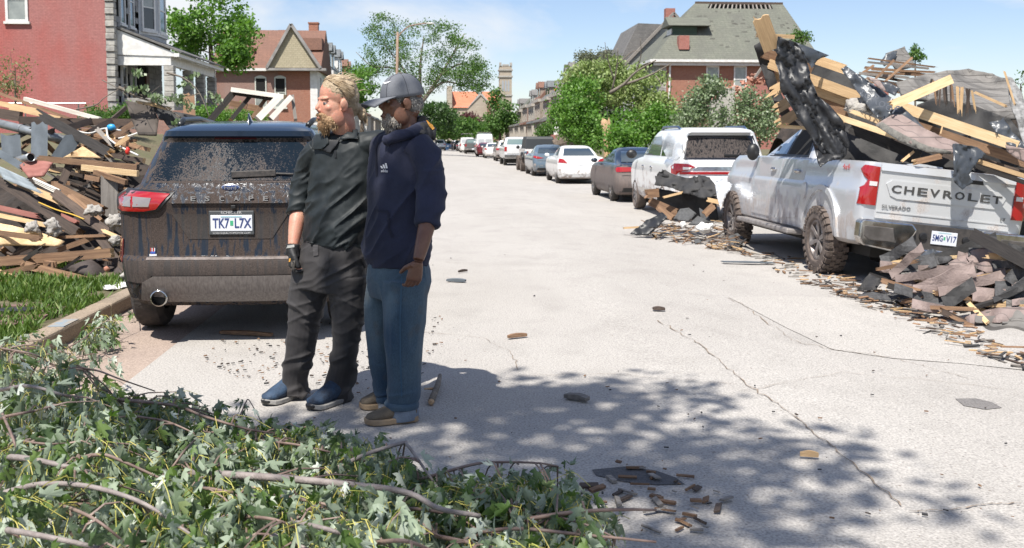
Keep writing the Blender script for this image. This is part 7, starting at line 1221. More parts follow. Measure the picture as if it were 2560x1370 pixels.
# branch lying over the heap
def twig(root, pts, r, mat, tip=.25, n=6):
    m = MB(); Q = catmull([tuple(p) for p in pts], 6); k = len(Q); m.tube(Q, [r * (1 - (1 - tip) * i / (k - 1)) for i in range(k)], n); m.build('branch_wood', mat, root, smooth=True); return Q
fb = wroot('storm_branch', at(400, 270, 12.8), 'long bare branch with drooping leaf tufts arching over the heap', 'branch'); cs_ = []
for pts, r in (([(297, 218), (340, 240), (400, 262), (472, 306)], .022), ([(255, 200), (300, 225), (340, 262)], .008), ([(417, 182), (460, 196), (498, 232), (525, 296)], .016), ([(520, 228), (545, 245), (560, 262)], .007), ([(318, 220), (360, 240), (372, 236), (400, 214)], .007), ([(190, 274), (240, 262), (260, 245), (300, 222), (330, 215)], .01), ([(498, 234), (470, 240), (450, 238)], .007), ([(440, 290), (470, 300), (500, 306)], .006)):
    Q = twig(fb, [at(x, y, 12.9) for x, y in pts], r, bark_lit); cs_ += [Vector(q) for q in Q[4::4]]
leafcloud('leaves', [at(x, y, 12.85) for x, y in ((345, 186), (342, 180), (485, 188), (460, 208), (330, 225), (345, 222), (360, 222), (395, 240), (400, 250), (420, 252), (440, 248), (450, 245), (455, 255), (470, 262), (475, 268), (535, 243), (545, 250), (445, 308), (385, 243))], .075, 300, .075, lf_silver, fb, 9, flat=1.6)['kind'] = 'stuff'

# ---- roof wreck on the pickup
R_ = [
 ('upright splintered tan board at the peak of the roof wreck', (1907, 60, 12.3), (1930, 124, 12.4), 42, 'new', .03, 'cam', (.12, 0), None),
 ('split tan sliver beside the peak board', (1893, 55, 12.35), (1915, 115, 12.4), 10, 'new', .02, 'cam', (.1, .05), None),
 ('short tan stud lying across the wreck peak', (1892, 88, 12.4), (1984, 92, 12.4), 10, 'new', .08, 'cam', (0, 0), None),
 ('top roof deck plank with an orange end', (2032, 146, 12.9), (2108, 172, 12.7), 24, 'new', .025, 'cam', (.02, .05), None),
 ('first roof deck plank under the peak board', (1908, 132, 12.9), (2030, 175, 12.9), 26, 'mid', .025, 'cam', (.04, 0), 'new'),
 ('second roof deck plank of the wreck underside', (1925, 160, 12.9), (2150, 243, 12.5), 25, 'new', .025, 'cam', (.04, 0), None),
 ('third roof deck plank of the wreck underside', (1940, 190, 12.95), (2155, 268, 12.55), 24, 'new', .025, 'cam', (.04, 0), None),
 ('fourth roof deck plank of the wreck underside', (1955, 219, 13), (2130, 284, 12.6), 24, 'mid', .025, 'cam', (.04, .05), None),
 ('fifth roof deck plank of the wreck underside', (1968, 247, 13), (2110, 302, 12.6), 24, 'new', .025, 'cam', (.04, .05), None),
 ('pointed upper plank end sticking out of the black felt', (1990, 196, 12.75), (1938, 226, 12.5), 27, 'new', .022, 'cam', (0, .28), None),
 ('pointed middle plank end sticking out of the black felt', (2000, 238, 12.75), (1952, 266, 12.5), 26, 'new', .022, 'cam', (0, .28), None),
 ('pointed lower plank end sticking out of the black felt', (2012, 270, 12.75), (1968, 298, 12.5), 26, 'new', .022, 'cam', (0, .28), None),
 ('thin pale plank lying above the pickup cab', (2040, 322, 12.4), (1955, 316, 12.6), 9, 'pale', .03, 'cam', (0, .1), None),
 ('pale broken rafter lying under the printed underlay', (2083, 288, 12), (2232, 338, 11.6), 15, 'pale', .05, 'cam', (.08, .15), None),
 ('short splintered pale stub in the insulation', (2140, 282, 11.9), (2200, 306, 11.8), 11, 'pale', .04, 'cam', (.1, .12), None),
 ('bright new rafter pointing up out of the wreck', (2232, 262, 11.6), (2378, 198, 11.7), 24, 'pale', .045, 'cam', (.05, 0), None),
 ('long bright beam running down through the wreck', (2262, 270, 12), (2545, 366, 11.2), 27, 'pale', .06, 'cam', (.12, 0), None),
 ('second brown beam below the long bright beam', (2300, 318, 12.1), (2570, 408, 11.3), 26, 'mid', .05, 'cam', (.05, 0), None),
 ('dark plank low in the wreck above the tailgate', (2240, 340, 12.1), (2420, 402, 11.5), 24, 'dark', .05, 'cam', (.05, 0), None),  # dark planks over the bed also fill the dark under-roof interior
 ('dark plank over the pickup bed wall', (2130, 322, 12.5), (2300, 392, 12), 28, 'black', .05, 'cam', (.05, 0), None),
 ('deep brown plank leaning over the far bed wall', (2350, 372, 12), (2560, 440, 11.5), 26, 'dark', .05, 'cam', (.05, 0), None),
 ('tan stick edging the grey mineral roofing', (2512, 182, 11.7), (2536, 258, 11.6), 5, 'new', .03, 'cam', (.05, .05), None),
 ('bright two by four lying on the tailgate corner', (2436, 400, 10.85), (2580, 446, 10.6), 14, 'new', .05, 'up', (.02, 0), 'new'),
 ('charred plank under the bright two by four', (2440, 416, 10.95), (2580, 462, 10.8), 12, 'black', .06, 'cam', (.02, 0), None),  # black strip drawn for the dark band beneath the two by four
 ('brown log like block resting on the tailgate', (2292, 404, 10.98), (2348, 391, 10.98), 15, 'mid', .09, 'cam', (.05, .03), 'new'),
 ('small tan prop behind the tailgate', (2256, 402, 11.2), (2283, 380, 11.2), 7, 'new', .03, 'cam', (.02, .02), None),
 ('thin upright lath stuck in the wreck', (2351, 334, 11.4), (2356, 316, 11.4), 4, 'new', .02, 'cam', (0, 0), None),
 ('long curved tan edge strip under the grey shingle roof', (2440, 232, 14), (2512, 264, 13.5), 7, 'new', .04, 'cam', (.05, .05), None)]
for lb, p0, p1, w_, mt, th, fc, jg, ed in R_: board(lb, p0, p1, w_, mt, th, fc, jg, edge=ed, group='timbers of the roof wreck on the pickup', name='roof_timber')
for k in range(14): x = 2326 + k * 8 + rs.uniform(-3, 3); board(ORD[k] + ' hanging splinter counted from the bright rafter foot', (x, 200 + k * 2.2, 12.2), (x + rs.uniform(-8, 8), 225 + k * 3 + rs.uniform(0, 18), 12.2), rs.uniform(4, 9), rs.choice(('mid', 'dark', 'new', 'black')), .02, 'cam', (.03, .12), name='splinter', cat='splinter', group='splinters at the torn roof edge')
S = lambda *a, **k: sheet(*a, **k)
S('roofing_felt', 'black felt edge trailing down from the wreck peak', 'roofing felt', [(1885, 115, 12.8), (1906, 100, 12.9), (1925, 150, 12.95), (1950, 230, 12.95), (1985, 300, 12.9), (2010, 325, 12.8), (1975, 322, 12.7), (1945, 280, 12.8), (1918, 215, 12.85)], felt, .04, 4)
S('roofing_felt', 'black felt backing behind the roof deck planks', 'roofing felt', [(1930, 110, 13.2), (2060, 150, 13.2), (2190, 240, 13), (2230, 340, 12.6), (2120, 345, 12.9), (1990, 300, 13.2)], felt, .03, 3)  # felt whose black also stands for the dark gap between planks
S('black_tarpaulin', 'shiny black plastic underlay draped down over the pickup cab', 'tarpaulin', [(1944, 92, 12.2), (1992, 108, 12.3), (2010, 130, 12.25), (2024, 165, 12.2), (2030, 200, 12.05), (2046, 241, 12), (2075, 265, 11.95), (2105, 300, 11.9), (2122, 340, 11.85), (2122, 375, 11.85), (2112, 392, 11.9), (2082, 398, 11.9), (2050, 378, 11.95), (2015, 325, 12), (1977, 268, 12.05), (1950, 222, 12.1), (1942, 155, 12.15)], plast, .12, 7, .004, 6, drape=((.5, 0, -1), (1, 0, .5)))
S('black_tarpaulin', 'grey printed underlay folded over the wreck ridge', 'tarpaulin', [(1990, 106, 12.4), (2072, 138, 12.6), (2044, 150, 12.45), (2030, 172, 12.35), (2012, 140, 12.35)], gplast, .03, 5, .004, 8)
S('black_tarpaulin', 'loose black plastic gathered behind the pickup cab', 'tarpaulin', [(2030, 350, 12.2), (2060, 385, 11.95), (2110, 385, 11.85), (2105, 398, 11.75), (2070, 402, 11.75), (2050, 418, 11.75), (2042, 400, 11.9)], plast, .05, 7, .004, 7)
gt = S('printed_underlay', 'grey roofing underlay with outline lettering across the wreck', 'tarpaulin', [(2102, 172, 12.3), (2116, 166, 12.3), (2167, 200, 12.1), (2205, 226, 12), (2240, 253, 11.8), (2280, 288, 11.6), (2320, 330, 11.4), (2270, 310, 11.5), (2228, 292, 11.6), (2218, 306, 11.6), (2190, 292, 11.8), (2154, 246, 12), (2128, 206, 12.2)], gplast, .05, 7, .004, 7, drape=((.8, 0, -.6), (.6, 0, .8)))
S('printed_underlay', 'pointed grey underlay flap on the wreck ridge', 'tarpaulin', [(2190, 205, 12), (2222, 206, 11.9), (2250, 221, 11.8), (2238, 240, 11.8), (2212, 228, 11.9)], gplast, .02, 5, .004, 8)
ex = (at(2243, 262, 11.72) - at(2188, 232, 11.9)).normalized(); ez = (Vector((0, 0, CAMH)) - at(2210, 250, 11.8)).normalized(); ez = (ez - ex * ez.dot(ex)).normalized(); ey = ez.cross(ex); text('toRoof', .16, plain('underlay print', (.1, .11, .13), .5), Matrix.Translation(at(2196, 252, 11.62)) @ Matrix((ex, ey, ez)).transposed().to_4x4(), gt, width=.5, depth=.001)
S('shingle_strip', 'long mauve shingle strip curving over the pickup bed', 'shingles', [(2190, 312, 11.5), (2228, 288, 11.55), (2256, 288, 11.5), (2308, 320, 11.3), (2350, 340, 11.2), (2398, 360, 11.1), (2380, 384, 11), (2338, 383, 11), (2290, 366, 11.1), (2240, 342, 11.3)], sh_mauve, .02, 3, .012)
S('shingle_strip', 'grey starter strip along the mauve shingle edge', 'shingles', [(2188, 314, 11.44), (2205, 306, 11.46), (2260, 338, 11.2), (2320, 366, 10.98), (2378, 378, 10.92), (2376, 386, 10.92), (2320, 382, 10.96), (2250, 354, 11.18)], M('grey starter shingle', (.16, .155, .14), (.12, .115, .105), .9, scale=40, bump=.4), .01, 3, .012)
S('shingle_fragment', 'small pinkish shingle stuck on the printed underlay', 'shingles', [(2166, 190, 12.05), (2198, 200, 11.95), (2216, 228, 11.88), (2204, 226, 11.9)], sh_mauve, .005, 3, .01)
S('black_sheet', 'black sheet inside the wreck opening', 'panel', [(2292, 262, 12.6), (2332, 246, 12.7), (2430, 262, 12.6), (2525, 298, 12.3), (2560, 340, 12), (2560, 420, 12), (2400, 400, 12.5), (2300, 330, 12.8)], felt, .02, 3)  # black sheet behind the beams, filling the opening
S('black_sheet', 'black sheet for the dark interior of the wreck above the bed', 'panel', [(2110, 300, 12.9), (2250, 330, 12.6), (2420, 390, 12.2), (2440, 430, 11.9), (2300, 410, 12.2), (2100, 410, 12.6)], felt, .03, 3)  # black sheet added to stand for the shade under the fallen roof
S('roll_roofing', 'grey mineral roofing strip standing at the frame edge', 'roofing', [(2516, 190, 11.8), (2530, 195, 11.8), (2552, 230, 11.7), (2575, 300, 11.5), (2590, 390, 11.3), (2560, 370, 11.3), (2540, 300, 11.5), (2526, 262, 11.6)], mineral, .02, 4, .012)
S('grey_tarpaulin', 'grey torn plastic sheet near the frame edge above the tailgate', 'tarpaulin', [(2475, 308, 11.4), (2510, 296, 11.4), (2530, 330, 11.3), (2575, 372, 11.1), (2575, 392, 11.1), (2530, 370, 11.2), (2495, 340, 11.3)], gplast, .05, 6, .004, 8)
S('shingle_strip', 'mauve shingle piece hanging at the frame edge', 'shingles', [(2512, 362, 11.1), (2560, 372, 11), (2590, 400, 10.9), (2590, 420, 10.9), (2545, 398, 11), (2518, 380, 11.1)], sh_mauve, .02, 4, .012)
S('torn_plastic', 'crumpled grey plastic hanging over the tailgate lettering', 'plastic sheet', [(2381, 358, 10.85), (2402, 362, 10.7), (2440, 366, 10.75), (2466, 386, 10.75), (2445, 398, 10.7), (2432, 420, 10.68), (2422, 436, 10.66), (2436, 458, 10.66), (2405, 474, 10.66), (2386, 456, 10.66), (2382, 412, 10.68)], gplast, .05, 11, .003, 5, drape=((.1, 0, -1), (1, 0, .1)))
lump('insulation', 'grey white insulation wad under the printed underlay', 'insulation', at(2150, 272, 12.1), (.2, .1, .1), wool, .5, 5, 9)
# ---- ruin behind the pickup
S('shingle_roof', 'fallen grey shingle roof slope behind the pickup wreck', 'roof', [(2240, 208, 16), (2338, 182, 17), (2418, 175, 17.5), (2470, 184, 17.2), (2530, 202, 16.5), (2540, 300, 15), (2443, 300, 15), (2381, 260, 15.4), (2255, 250, 15.6)], sh_grey, .05, 1.5, .05, 12)
S('shingle_slab', 'upright grey shingle slab against the sky', 'shingles', [(2213, 134, 21.2), (2259, 118, 21.3), (2290, 168, 20.9), (2240, 178, 20.8)], sh_grey, .03, 1.5, .05, 10); S('roofing_felt', 'folded grey felt on the upright slab', 'roofing felt', [(2200, 155, 21), (2214, 134, 21), (2244, 128, 21), (2238, 150, 20.9), (2210, 166, 20.8)], gplast, .06, 3, .02, 8)
for k in range(16): y = 152 + k * 4.6; board(ORD[k] + ' lath down from the upright grey slab behind the pickup', (2158 + rs.uniform(-8, 25), y + rs.uniform(-6, 8), 20 - k * .08), (2310 + rs.uniform(-50, 30), y + 12 + rs.uniform(-8, 16), 19.6 - k * .08), rs.uniform(4, 7), rs.choice(('mid', 'dark', 'mid', 'grey')), .05, 'cam', (.05, .1), name='roof_lath', cat='board', group='laths of the collapsed roof')
for lb, p0, p1 in (('long brown rafter crossing the lath heap upwards', (2210, 206, 19), (2278, 146, 19.2)), ('shorter brown rafter crossing the lath heap', (2188, 198, 19), (2233, 152, 19.1)), ('bent dark pipe at the far edge of the lath heap', (2150, 186, 19.4), (2182, 165, 19.4))): board(lb, p0, p1, 6, 'mid', .08, 'cam', (.03, .03), name='roof_rafter')
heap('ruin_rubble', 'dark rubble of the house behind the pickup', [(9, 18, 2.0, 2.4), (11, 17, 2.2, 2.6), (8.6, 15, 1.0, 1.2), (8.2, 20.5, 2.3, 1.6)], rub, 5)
# ---- heap between the pickup and the white suv
S('roofing_felt', 'big rumpled black felt heap in front of the pickup wheel', 'roofing felt', [(1634, 460, 17.3), (1640, 445, 17.4), (1655, 424, 17.6), (1675, 433, 17.5), (1713, 442, 17.4), (1774, 445, 17.2), (1790, 465, 16.8), (1792, 486, 16.6), (1757, 495, 16.6), (1720, 483, 16.8), (1682, 470, 17)], felt, .14, 7, .01, 5, drape=((1, 0, -.2), (.2, 0, 1)))
S('roofing_felt', 'black sheet for the dark gap beneath the rumpled heap', 'roofing felt', [(1640, 470, 17.5), (1720, 485, 17.3), (1790, 490, 17), (1795, 550, 17), (1700, 545, 17.4), (1645, 520, 17.6)], felt, .04, 4, .01, 8)  # black sheet stands for the shade in the gap under the heap
S('roofing_felt', 'stiff black felt flap lying on the road edge', 'roofing felt', [(1574, 585, 16.2), (1600, 566, 16.3), (1621, 548, 16.4), (1656, 531, 16.4), (1668, 542, 16.2), (1648, 566, 16.1), (1624, 588, 16.1), (1592, 590, 16.1)], plast, .05, 5, .008, 6)
for lb, pl in (('arched grey felt piece in the small heap', [(1682, 548, 16.6), (1700, 522, 16.7), (1722, 520, 16.7), (1742, 535, 16.6), (1720, 555, 16.4)]), ('flat grey shingle in the small heap', [(1720, 562, 16.2), (1745, 540, 16.3), (1778, 556, 16.2), (1750, 566, 16.1)]), ('standing grey shingle in the small heap', [(1748, 520, 16.5), (1764, 530, 16.4), (1780, 556, 16.2), (1752, 548, 16.4)]), ('small grey shingle near the pickup tyre', [(1735, 600, 15.6), (1757, 597, 15.7), (1752, 608, 15.4), (1738, 610, 15.4)]), ('grey block of stacked shingles under the step bar', [(1821, 590, 15.2), (1843, 583, 15.4), (1862, 596, 15.2), (1846, 622, 14.7), (1821, 612, 14.9)])): S('grey_shingle', lb, 'shingle', pl, M('charcoal shingle', (.085, .087, .09), (.06, .062, .065), .85, scale=30, bump=.4), .02, 4, .012, 5)
for lb, p0, p1, w_, mt, jg in (('splintered brown block at the small heap edge', (1620, 484, 17), (1645, 482, 17.1), 22, 'mid', (.12, 0)), ('brown panel under the rumpled felt', (1626, 504, 17.2), (1690, 532, 17), 22, 'mid', (.03, .03)), ('brown board under the felt near the suv tyre', (1648, 520, 17), (1680, 545, 16.8), 16, 'mid', (.03, .03)), ('tan splinter under the rumpled felt', (1660, 493, 16.9), (1702, 482, 16.9), 6, 'new', (.03, .08)), ('brown block wedged by the pickup wheel', (1762, 535, 16.2), (1783, 515, 16.2), 18, 'mid', (.03, .03)), ('tan splintered chunk by the torn fender', (1774, 500, 16.3), (1797, 505, 16.2), 11, 'new', (.05, .03)), ('long stick flat on the road by the felt flap', (1560, 570, 16.5), (1594, 568, 16.5), 5, 'new', (.03, .05))): board(lb, p0, p1, w_, mt, .06, 'cam', jg)
lump('foam_block', 'white foam chunk among the sticks by the pickup tyre', 'foam', at(1763, 570, 15.9), (.13, .08, .08), foam_m, .3, 5, 3); lump('foam_scrap', 'small white foam scrap in the stick litter', 'foam', at(1708, 562, 16), (.05, .04, .05), foam_m, .3, 5, 4)
def litter(name, label, poly, n, lens, mats, seed, zlift=.1, slope=0):
    """splinters and twigs too many and small to count"""
    r = random.Random(seed); grp = [MB() for _ in mats]; V, T = fill2d(poly, 30)
    for k in range(n):
        t = r.choice(T); a, b_ = sorted((r.random(), r.random())); q = V[t[0]] * a + V[t[1]] * (b_ - a) + V[t[2]] * (1 - b_); g0 = gp(q[0], q[1], -.1 if q[0] > 1500 else 0); zb = gz(g0.x) if g0.x > -2.75 else .1; c = Vector((g0.x, g0.y, zb + r.random() ** 2 * zlift + .012)); L = r.uniform(*lens); th = r.uniform(0, 6.28); d = Vector((math.cos(th), math.sin(th), r.uniform(-.25, .35) * (1 if zlift > .05 else .1))) * L / 2
        r.choice(grp).beam(c - d, c + d, min(r.uniform(.006, .03), L * .45), min(r.uniform(.004, .014), L * .25), up=Vector((r.uniform(-.5, .5), r.uniform(-.5, .5), 1)))
    root = wroot(name, grp[0].v and tuple(Vector(grp[0].v[0])) or (0, 0, 0), label, 'litter'); root['kind'] = 'stuff'
    for g_, m_ in zip(grp, mats): g_.build('splinter', m_, root)['kind'] = 'stuff'
LM = [WOOD['new'], WOOD['mid'], WOOD['mid'], WOOD['dark'], WOOD['grey'], felt]
litter('splinter_litter', 'tan splinter litter in front of the pickup front wheel', [(1600, 585), (1660, 560), (1790, 555), (1830, 600), (1900, 640), (1760, 612), (1660, 605)], 230, (.08, .45), LM, 1, .2)
litter('splinter_litter', 'splinter litter beneath and behind the pickup', [(1830, 610), (2000, 640), (2140, 690), (2300, 780), (2380, 815), (2200, 760), (2060, 720), (1900, 655)], 190, (.04, .22), LM, 2, .04)
litter('splinter_litter', 'wood chips strewn around the foot of the shingle pile', [(2050, 700), (2160, 700), (2400, 800), (2600, 900), (2600, 930), (2380, 850), (2150, 755)], 170, (.03, .22), LM, 3, .05)
litter('chip_litter', 'tiny chips and bark specks scattered over the road', [(1090, 560), (1500, 560), (1900, 660), (2500, 960), (2560, 1370), (1000, 1370), (560, 900), (1060, 700)], 150, (.006, .024), [WOOD['dark'], WOOD['mid'], felt], 4, .003)
litter('chip_litter', 'dark chips scattered around the feet of the two people', [(560, 850), (900, 850), (1120, 780), (1100, 900), (900, 990), (620, 960), (500, 900)], 260, (.006, .03), [felt, WOOD['dark'], WOOD['mid']], 5, .004)
litter('bark_litter', 'shredded bark lying at the end of the leafy branches', [(1440, 1210), (1600, 1215), (1760, 1260), (1830, 1320), (1760, 1400), (1500, 1400), (1420, 1290)], 60, (.012, .1), [WOOD['mid'], WOOD['grey'], WOOD['mid'], WOOD['dark']], 6, .008)
# torn front fender of the pickup
PKM = Matrix.Translation(PK.root.location) @ Matrix.Rotation(PK.root.rotation_euler.z, 4, 'Z')
fd = sheet('torn_fender', None, None, [(1788, 452, 15.9), (1806, 448, 16), (1833, 462, 15.9), (1820, 482, 15.8), (1808, 505, 15.7), (1802, 528, 15.6), (1796, 505, 15.7), (1790, 480, 15.8)], tp, .03, 5, .004, 5); fd.parent = PK.root; fd.matrix_parent_inverse = PKM.inverted(); fd['label'] = 'crumpled torn front fender'
# clear plastic taped over the white suv quarter window
NM = Matrix.Translation(NVV.root.location) @ Matrix.Rotation(NVV.root.rotation_euler.z, 4, 'Z'); pl_ = clearmat('milky plastic', (.6, .64, .68), .42, .25)
fd = sheet('plastic_cover', None, None, [(1655, 332, 20.3), (1690, 330, 19.9), (1722, 332, 19.3), (1712, 360, 19.2), (1704, 392, 19.1), (1690, 402, 19.3), (1668, 396, 20), (1655, 370, 20.4)], pl_, .05, 6, .003, 6); fd.parent = NVV.root; fd.matrix_parent_inverse = NM.inverted(); fd['label'] = 'milky plastic sheet taped over the rear quarter window'

# ---- shingle pile at the frame edge
L_ = [
 ('charred beam with a pale cut top resting on the shingle pile', (2440, 590, 9.6), (2590, 668, 8.7), 34, 'black', .11, 'cam', (.03, 0), 'pale'),
 ('black edged board at the back of the shingle pile', (2178, 690, 10.6), (2250, 714, 10.2), 17, 'black', .06, 'cam', (.03, .06), 'pale'),
 ('curled tan board end behind the grey felt strips', (2216, 660, 10.4), (2290, 652, 10.3), 14, 'pale', .03, 'cam', (.05, .05), None),
 ('long dark plank low in the shingle pile', (2285, 742, 9.8), (2432, 790, 9.2), 22, 'dark', .07, 'cam', (.03, .03), 'mid'),
 ('pinkish brown block under the shingle pile', (2255, 760, 9.7), (2332, 778, 9.5), 17, 'mid', .08, 'cam', (0, 0), None),
 ('thin tan batten on the road at the pile foot', (2222, 788, 9.5), (2378, 797, 9.2), 9, 'new', .03, 'cam', (.08, .08), None),
 ('second brown batten at the pile foot', (2300, 806, 9.2), (2395, 815, 9), 9, 'mid', .03, 'cam', (.05, .05), None),
 ('short pale plank leaning on the lower shingles', (2420, 756, 8.8), (2468, 806, 8.4), 12, 'pale', .02, 'cam', (.02, .02), None),
 ('tan beam under the lower shingle sheet', (2388, 838, 8.5), (2600, 872, 8), 22, 'new', .08, 'cam', (.03, 0), 'mid'),
 ('flat brown board nearest the camera by the pile', (2470, 888, 7.8), (2600, 902, 7.5), 11, 'mid', .02, 'up', (.05, 0), None),
 ('splintered plank stub at the far side of the pile', (2518, 752, 8.9), (2590, 768, 8.8), 16, 'pale', .05, 'cam', (.12, 0), None),
 ('torn tan plank fragment on the mauve shingles', (2480, 640, 9.3), (2545, 648, 9.2), 16, 'new', .03, 'cam', (.1, .08), None),
 ('brown strip across the pile beneath the shingles', (2300, 690, 9.9), (2390, 660, 9.9), 9, 'mid', .03, 'cam', (.05, .05), 'new'),
 ('dark brown board deep inside the shingle pile', (2400, 700, 9.6), (2580, 716, 9.3), 20, 'mid', .05, 'cam', (.03, 0), None),
 ('lower brown board deep inside the shingle pile', (2380, 748, 9.4), (2580, 758, 9.2), 16, 'dark', .05, 'cam', (.03, 0), None)]
for lb, p0, p1, w_, mt, th, fc, jg, ed in L_: board(lb, p0, p1, w_, mt, th, fc, jg, edge=ed, group='boards in the shingle pile')
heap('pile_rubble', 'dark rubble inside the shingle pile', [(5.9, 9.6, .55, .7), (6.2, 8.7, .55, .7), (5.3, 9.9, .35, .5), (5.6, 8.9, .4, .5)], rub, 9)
sh_m2 = M('mauve granules', (.23, .18, .165), (.17, .13, .12), .9, scale=9, bump=.4, bscale=60, rnd=.2); sh_d = M('dark shingle underside', (.075, .075, .078), (.05, .05, .052), .9, scale=30, bump=.4)
for i, (lb, pl, mt) in enumerate((('mauve shingle tab with clean edges at the pile top', [(2370, 658, 9.6), (2410, 635, 9.7), (2425, 664, 9.5), (2388, 686, 9.5)], 0), ('large mauve shingle flap below the charred beam', [(2410, 634, 9.7), (2490, 608, 9.6), (2500, 648, 9.4), (2428, 664, 9.5)], 0), ('mauve shingle pointing at the ground on the pile', [(2420, 694, 9.3), (2470, 674, 9.3), (2502, 694, 9.2), (2460, 716, 9.1)], 0), ('broad mauve shingle in the pile middle', [(2426, 664, 9.45), (2500, 648, 9.4), (2520, 690, 9.2), (2470, 684, 9.25)], 0), ('dark shingle strip beside the charred beam', [(2478, 654, 9.3), (2540, 650, 9.1), (2545, 668, 9), (2486, 672, 9.2)], 1), ('long grey felt strip curling off the pile', [(2230, 686, 10.1), (2300, 650, 10.1), (2385, 640, 9.8), (2370, 655, 9.7), (2300, 672, 9.9), (2262, 694, 9.9)], 1), ('second grey felt strip with a square end', [(2246, 700, 9.9), (2330, 680, 9.9), (2376, 655, 9.7), (2340, 690, 9.6), (2262, 720, 9.5)], 1), ('speckled grey shingle hanging off the pile front', [(2300, 730, 9.5), (2340, 690, 9.7), (2386, 680, 9.5), (2350, 730, 9.3)], 1), ('mauve shingle strip drooping to the ground', [(2342, 760, 9.2), (2360, 715, 9.4), (2400, 680, 9.5), (2422, 668, 9.4), (2395, 715, 9.2), (2352, 745, 9.1)], 0), ('folded black felt at the pile end by the tyre', [(2140, 728, 10.2), (2172, 684, 10.5), (2205, 700, 10.2), (2190, 725, 10)], 2), ('wavy brown shingle sheet on the road edge', [(2125, 745, 9.9), (2180, 732, 10), (2230, 738, 9.8), (2275, 726, 9.8), (2290, 745, 9.5), (2230, 752, 9.6), (2180, 750, 9.7)], 1), ('lower shingle sheet lying over the tan beam', [(2357, 824, 8.6), (2400, 800, 8.7), (2470, 778, 8.7), (2600, 770, 8.5), (2600, 850, 8), (2480, 845, 8.2), (2391, 834, 8.5)], 3), ('mauve shingle layer on top of the lower sheet', [(2390, 802, 8.72), (2470, 774, 8.72), (2600, 764, 8.5), (2600, 800, 8.3), (2500, 806, 8.4), (2440, 812, 8.5)], 0), ('curled tan paper backed shingle nearest the camera', [(2472, 880, 7.9), (2510, 858, 8), (2600, 862, 7.8), (2600, 892, 7.5), (2500, 890, 7.7)], 4), ('dark shingle slab leaning at the frame edge', [(2508, 696, 9), (2560, 640, 9), (2600, 640, 8.9), (2600, 700, 8.7), (2530, 712, 8.9)], 1), ('pale plastic film caught behind the shingle pile', [(2298, 636, 10.3), (2330, 622, 10.3), (2352, 634, 10.2), (2320, 648, 10.2)], 5))):
    S('shingle', lb, 'shingles', pl, (sh_mauve, sh_d, felt, sh_grey, WOOD['pale'], gplast)[mt], .008, 3, .012, 6, group='torn shingles in the pile', seed=i, smooth=False)
lump('insulation', 'white insulation wad deep in the shingle pile', 'insulation', at(2430, 728, 9.4), (.07, .05, .06), wool, .4, 5, 12)
for k in range(70): 
    x = rs.uniform(2240, 2580); y = 660 + (x - 2240) * .25 + rs.uniform(0, 120); Y = 10 - (y - 660) / 200 * 1.6; a = rs.uniform(-.5, .6); L = rs.uniform(15, 60)
    wm = rs.choice(('mid', 'dark', 'dark', 'pale', 'black')); lb = where((x, y), L, wm, 'wood scrap', [(t[0], (t[1][0] + t[2][0]) / 2, (t[1][1] + t[2][1]) / 2) for t in L_])
    board(lb, (x, y, Y), (x + L * math.cos(a), y + L * math.sin(a), Y + rs.uniform(-.2, .2)), rs.uniform(3, 10), wm, .02, rs.choice(('cam', 'up')), (.04, .06), name='wood_scrap', cat='scrap', group='wood scraps in the shingle pile')
for k in range(34):      # more torn shingle tabs and planks over the pile
    x = rs.uniform(2190, 2590); t = rs.random(); y = (640 - (x - 2190) * .12) * (1 - t) + (715 + (x - 2190) * .36) * t; Y = 10.3 - t * 1.3 - (x - 2190) / 400 * .9; a = rs.uniform(-.7, .3); L = rs.uniform(80, 190); h_ = rs.uniform(16, 44); c_x, s_x = math.cos(a), math.sin(a); mt = rs.choice((sh_m2, sh_m2, sh_d, sh_d, sh_grey, felt)); wd_ = {sh_m2: 'mauve', sh_d: 'charcoal', sh_grey: 'mottled grey', felt: 'black'}[mt]; A2 = sorted(L_, key=lambda q: (q[1][0] - x) ** 2 + (q[1][1] - y) ** 2); lb = f'{wd_} shingle tab near the {shortname(A2[0][0])}'; n_ = 1
    while lb in USED and n_ < 9: lb = f'{("small", "square", "bent", "ragged")[n_ % 4]} {wd_} shingle tab near the {shortname(A2[n_ // 4][0])}'; n_ += 1
    USED.add(lb); dY = rs.uniform(-.18, .1); S('shingle', lb, 'shingles', [(x, y, Y), (x + L * c_x, y + L * s_x, Y + dY), (x + L * c_x - h_ * s_x * .6, y + L * s_x + h_, Y + dY - .12), (x - h_ * s_x * .6, y + h_ * .9, Y - .12)], mt, .05, 1.6, .01, 12, group='torn shingles in the pile', seed=k, smooth=False)
for k in range(26):
    x = rs.uniform(2180, 2560); t = rs.random(); y = (650 - (x - 2190) * .1) * (1 - t) + (725 + (x - 2190) * .36) * t; Y = 10.3 - t * 1.3 - (x - 2190) / 400 * .9; a = rs.uniform(-.3, .5); L = rs.uniform(70, 170); wm = rs.choice(('mid', 'dark', 'new', 'black', 'mid')); board(where((x, y), L, wm, 'board', [(t_[0], t_[1][0], t_[1][1]) for t_ in L_]), (x, y, Y), (x + L * math.cos(a), y + L * math.sin(a), Y + rs.uniform(-.3, .1)), rs.uniform(9, 18), wm, .03, rs.choice(('cam', 'up')), (.04, .1), group='boards in the shingle pile', edge=rs.choice((None, 'new', 'pale')))
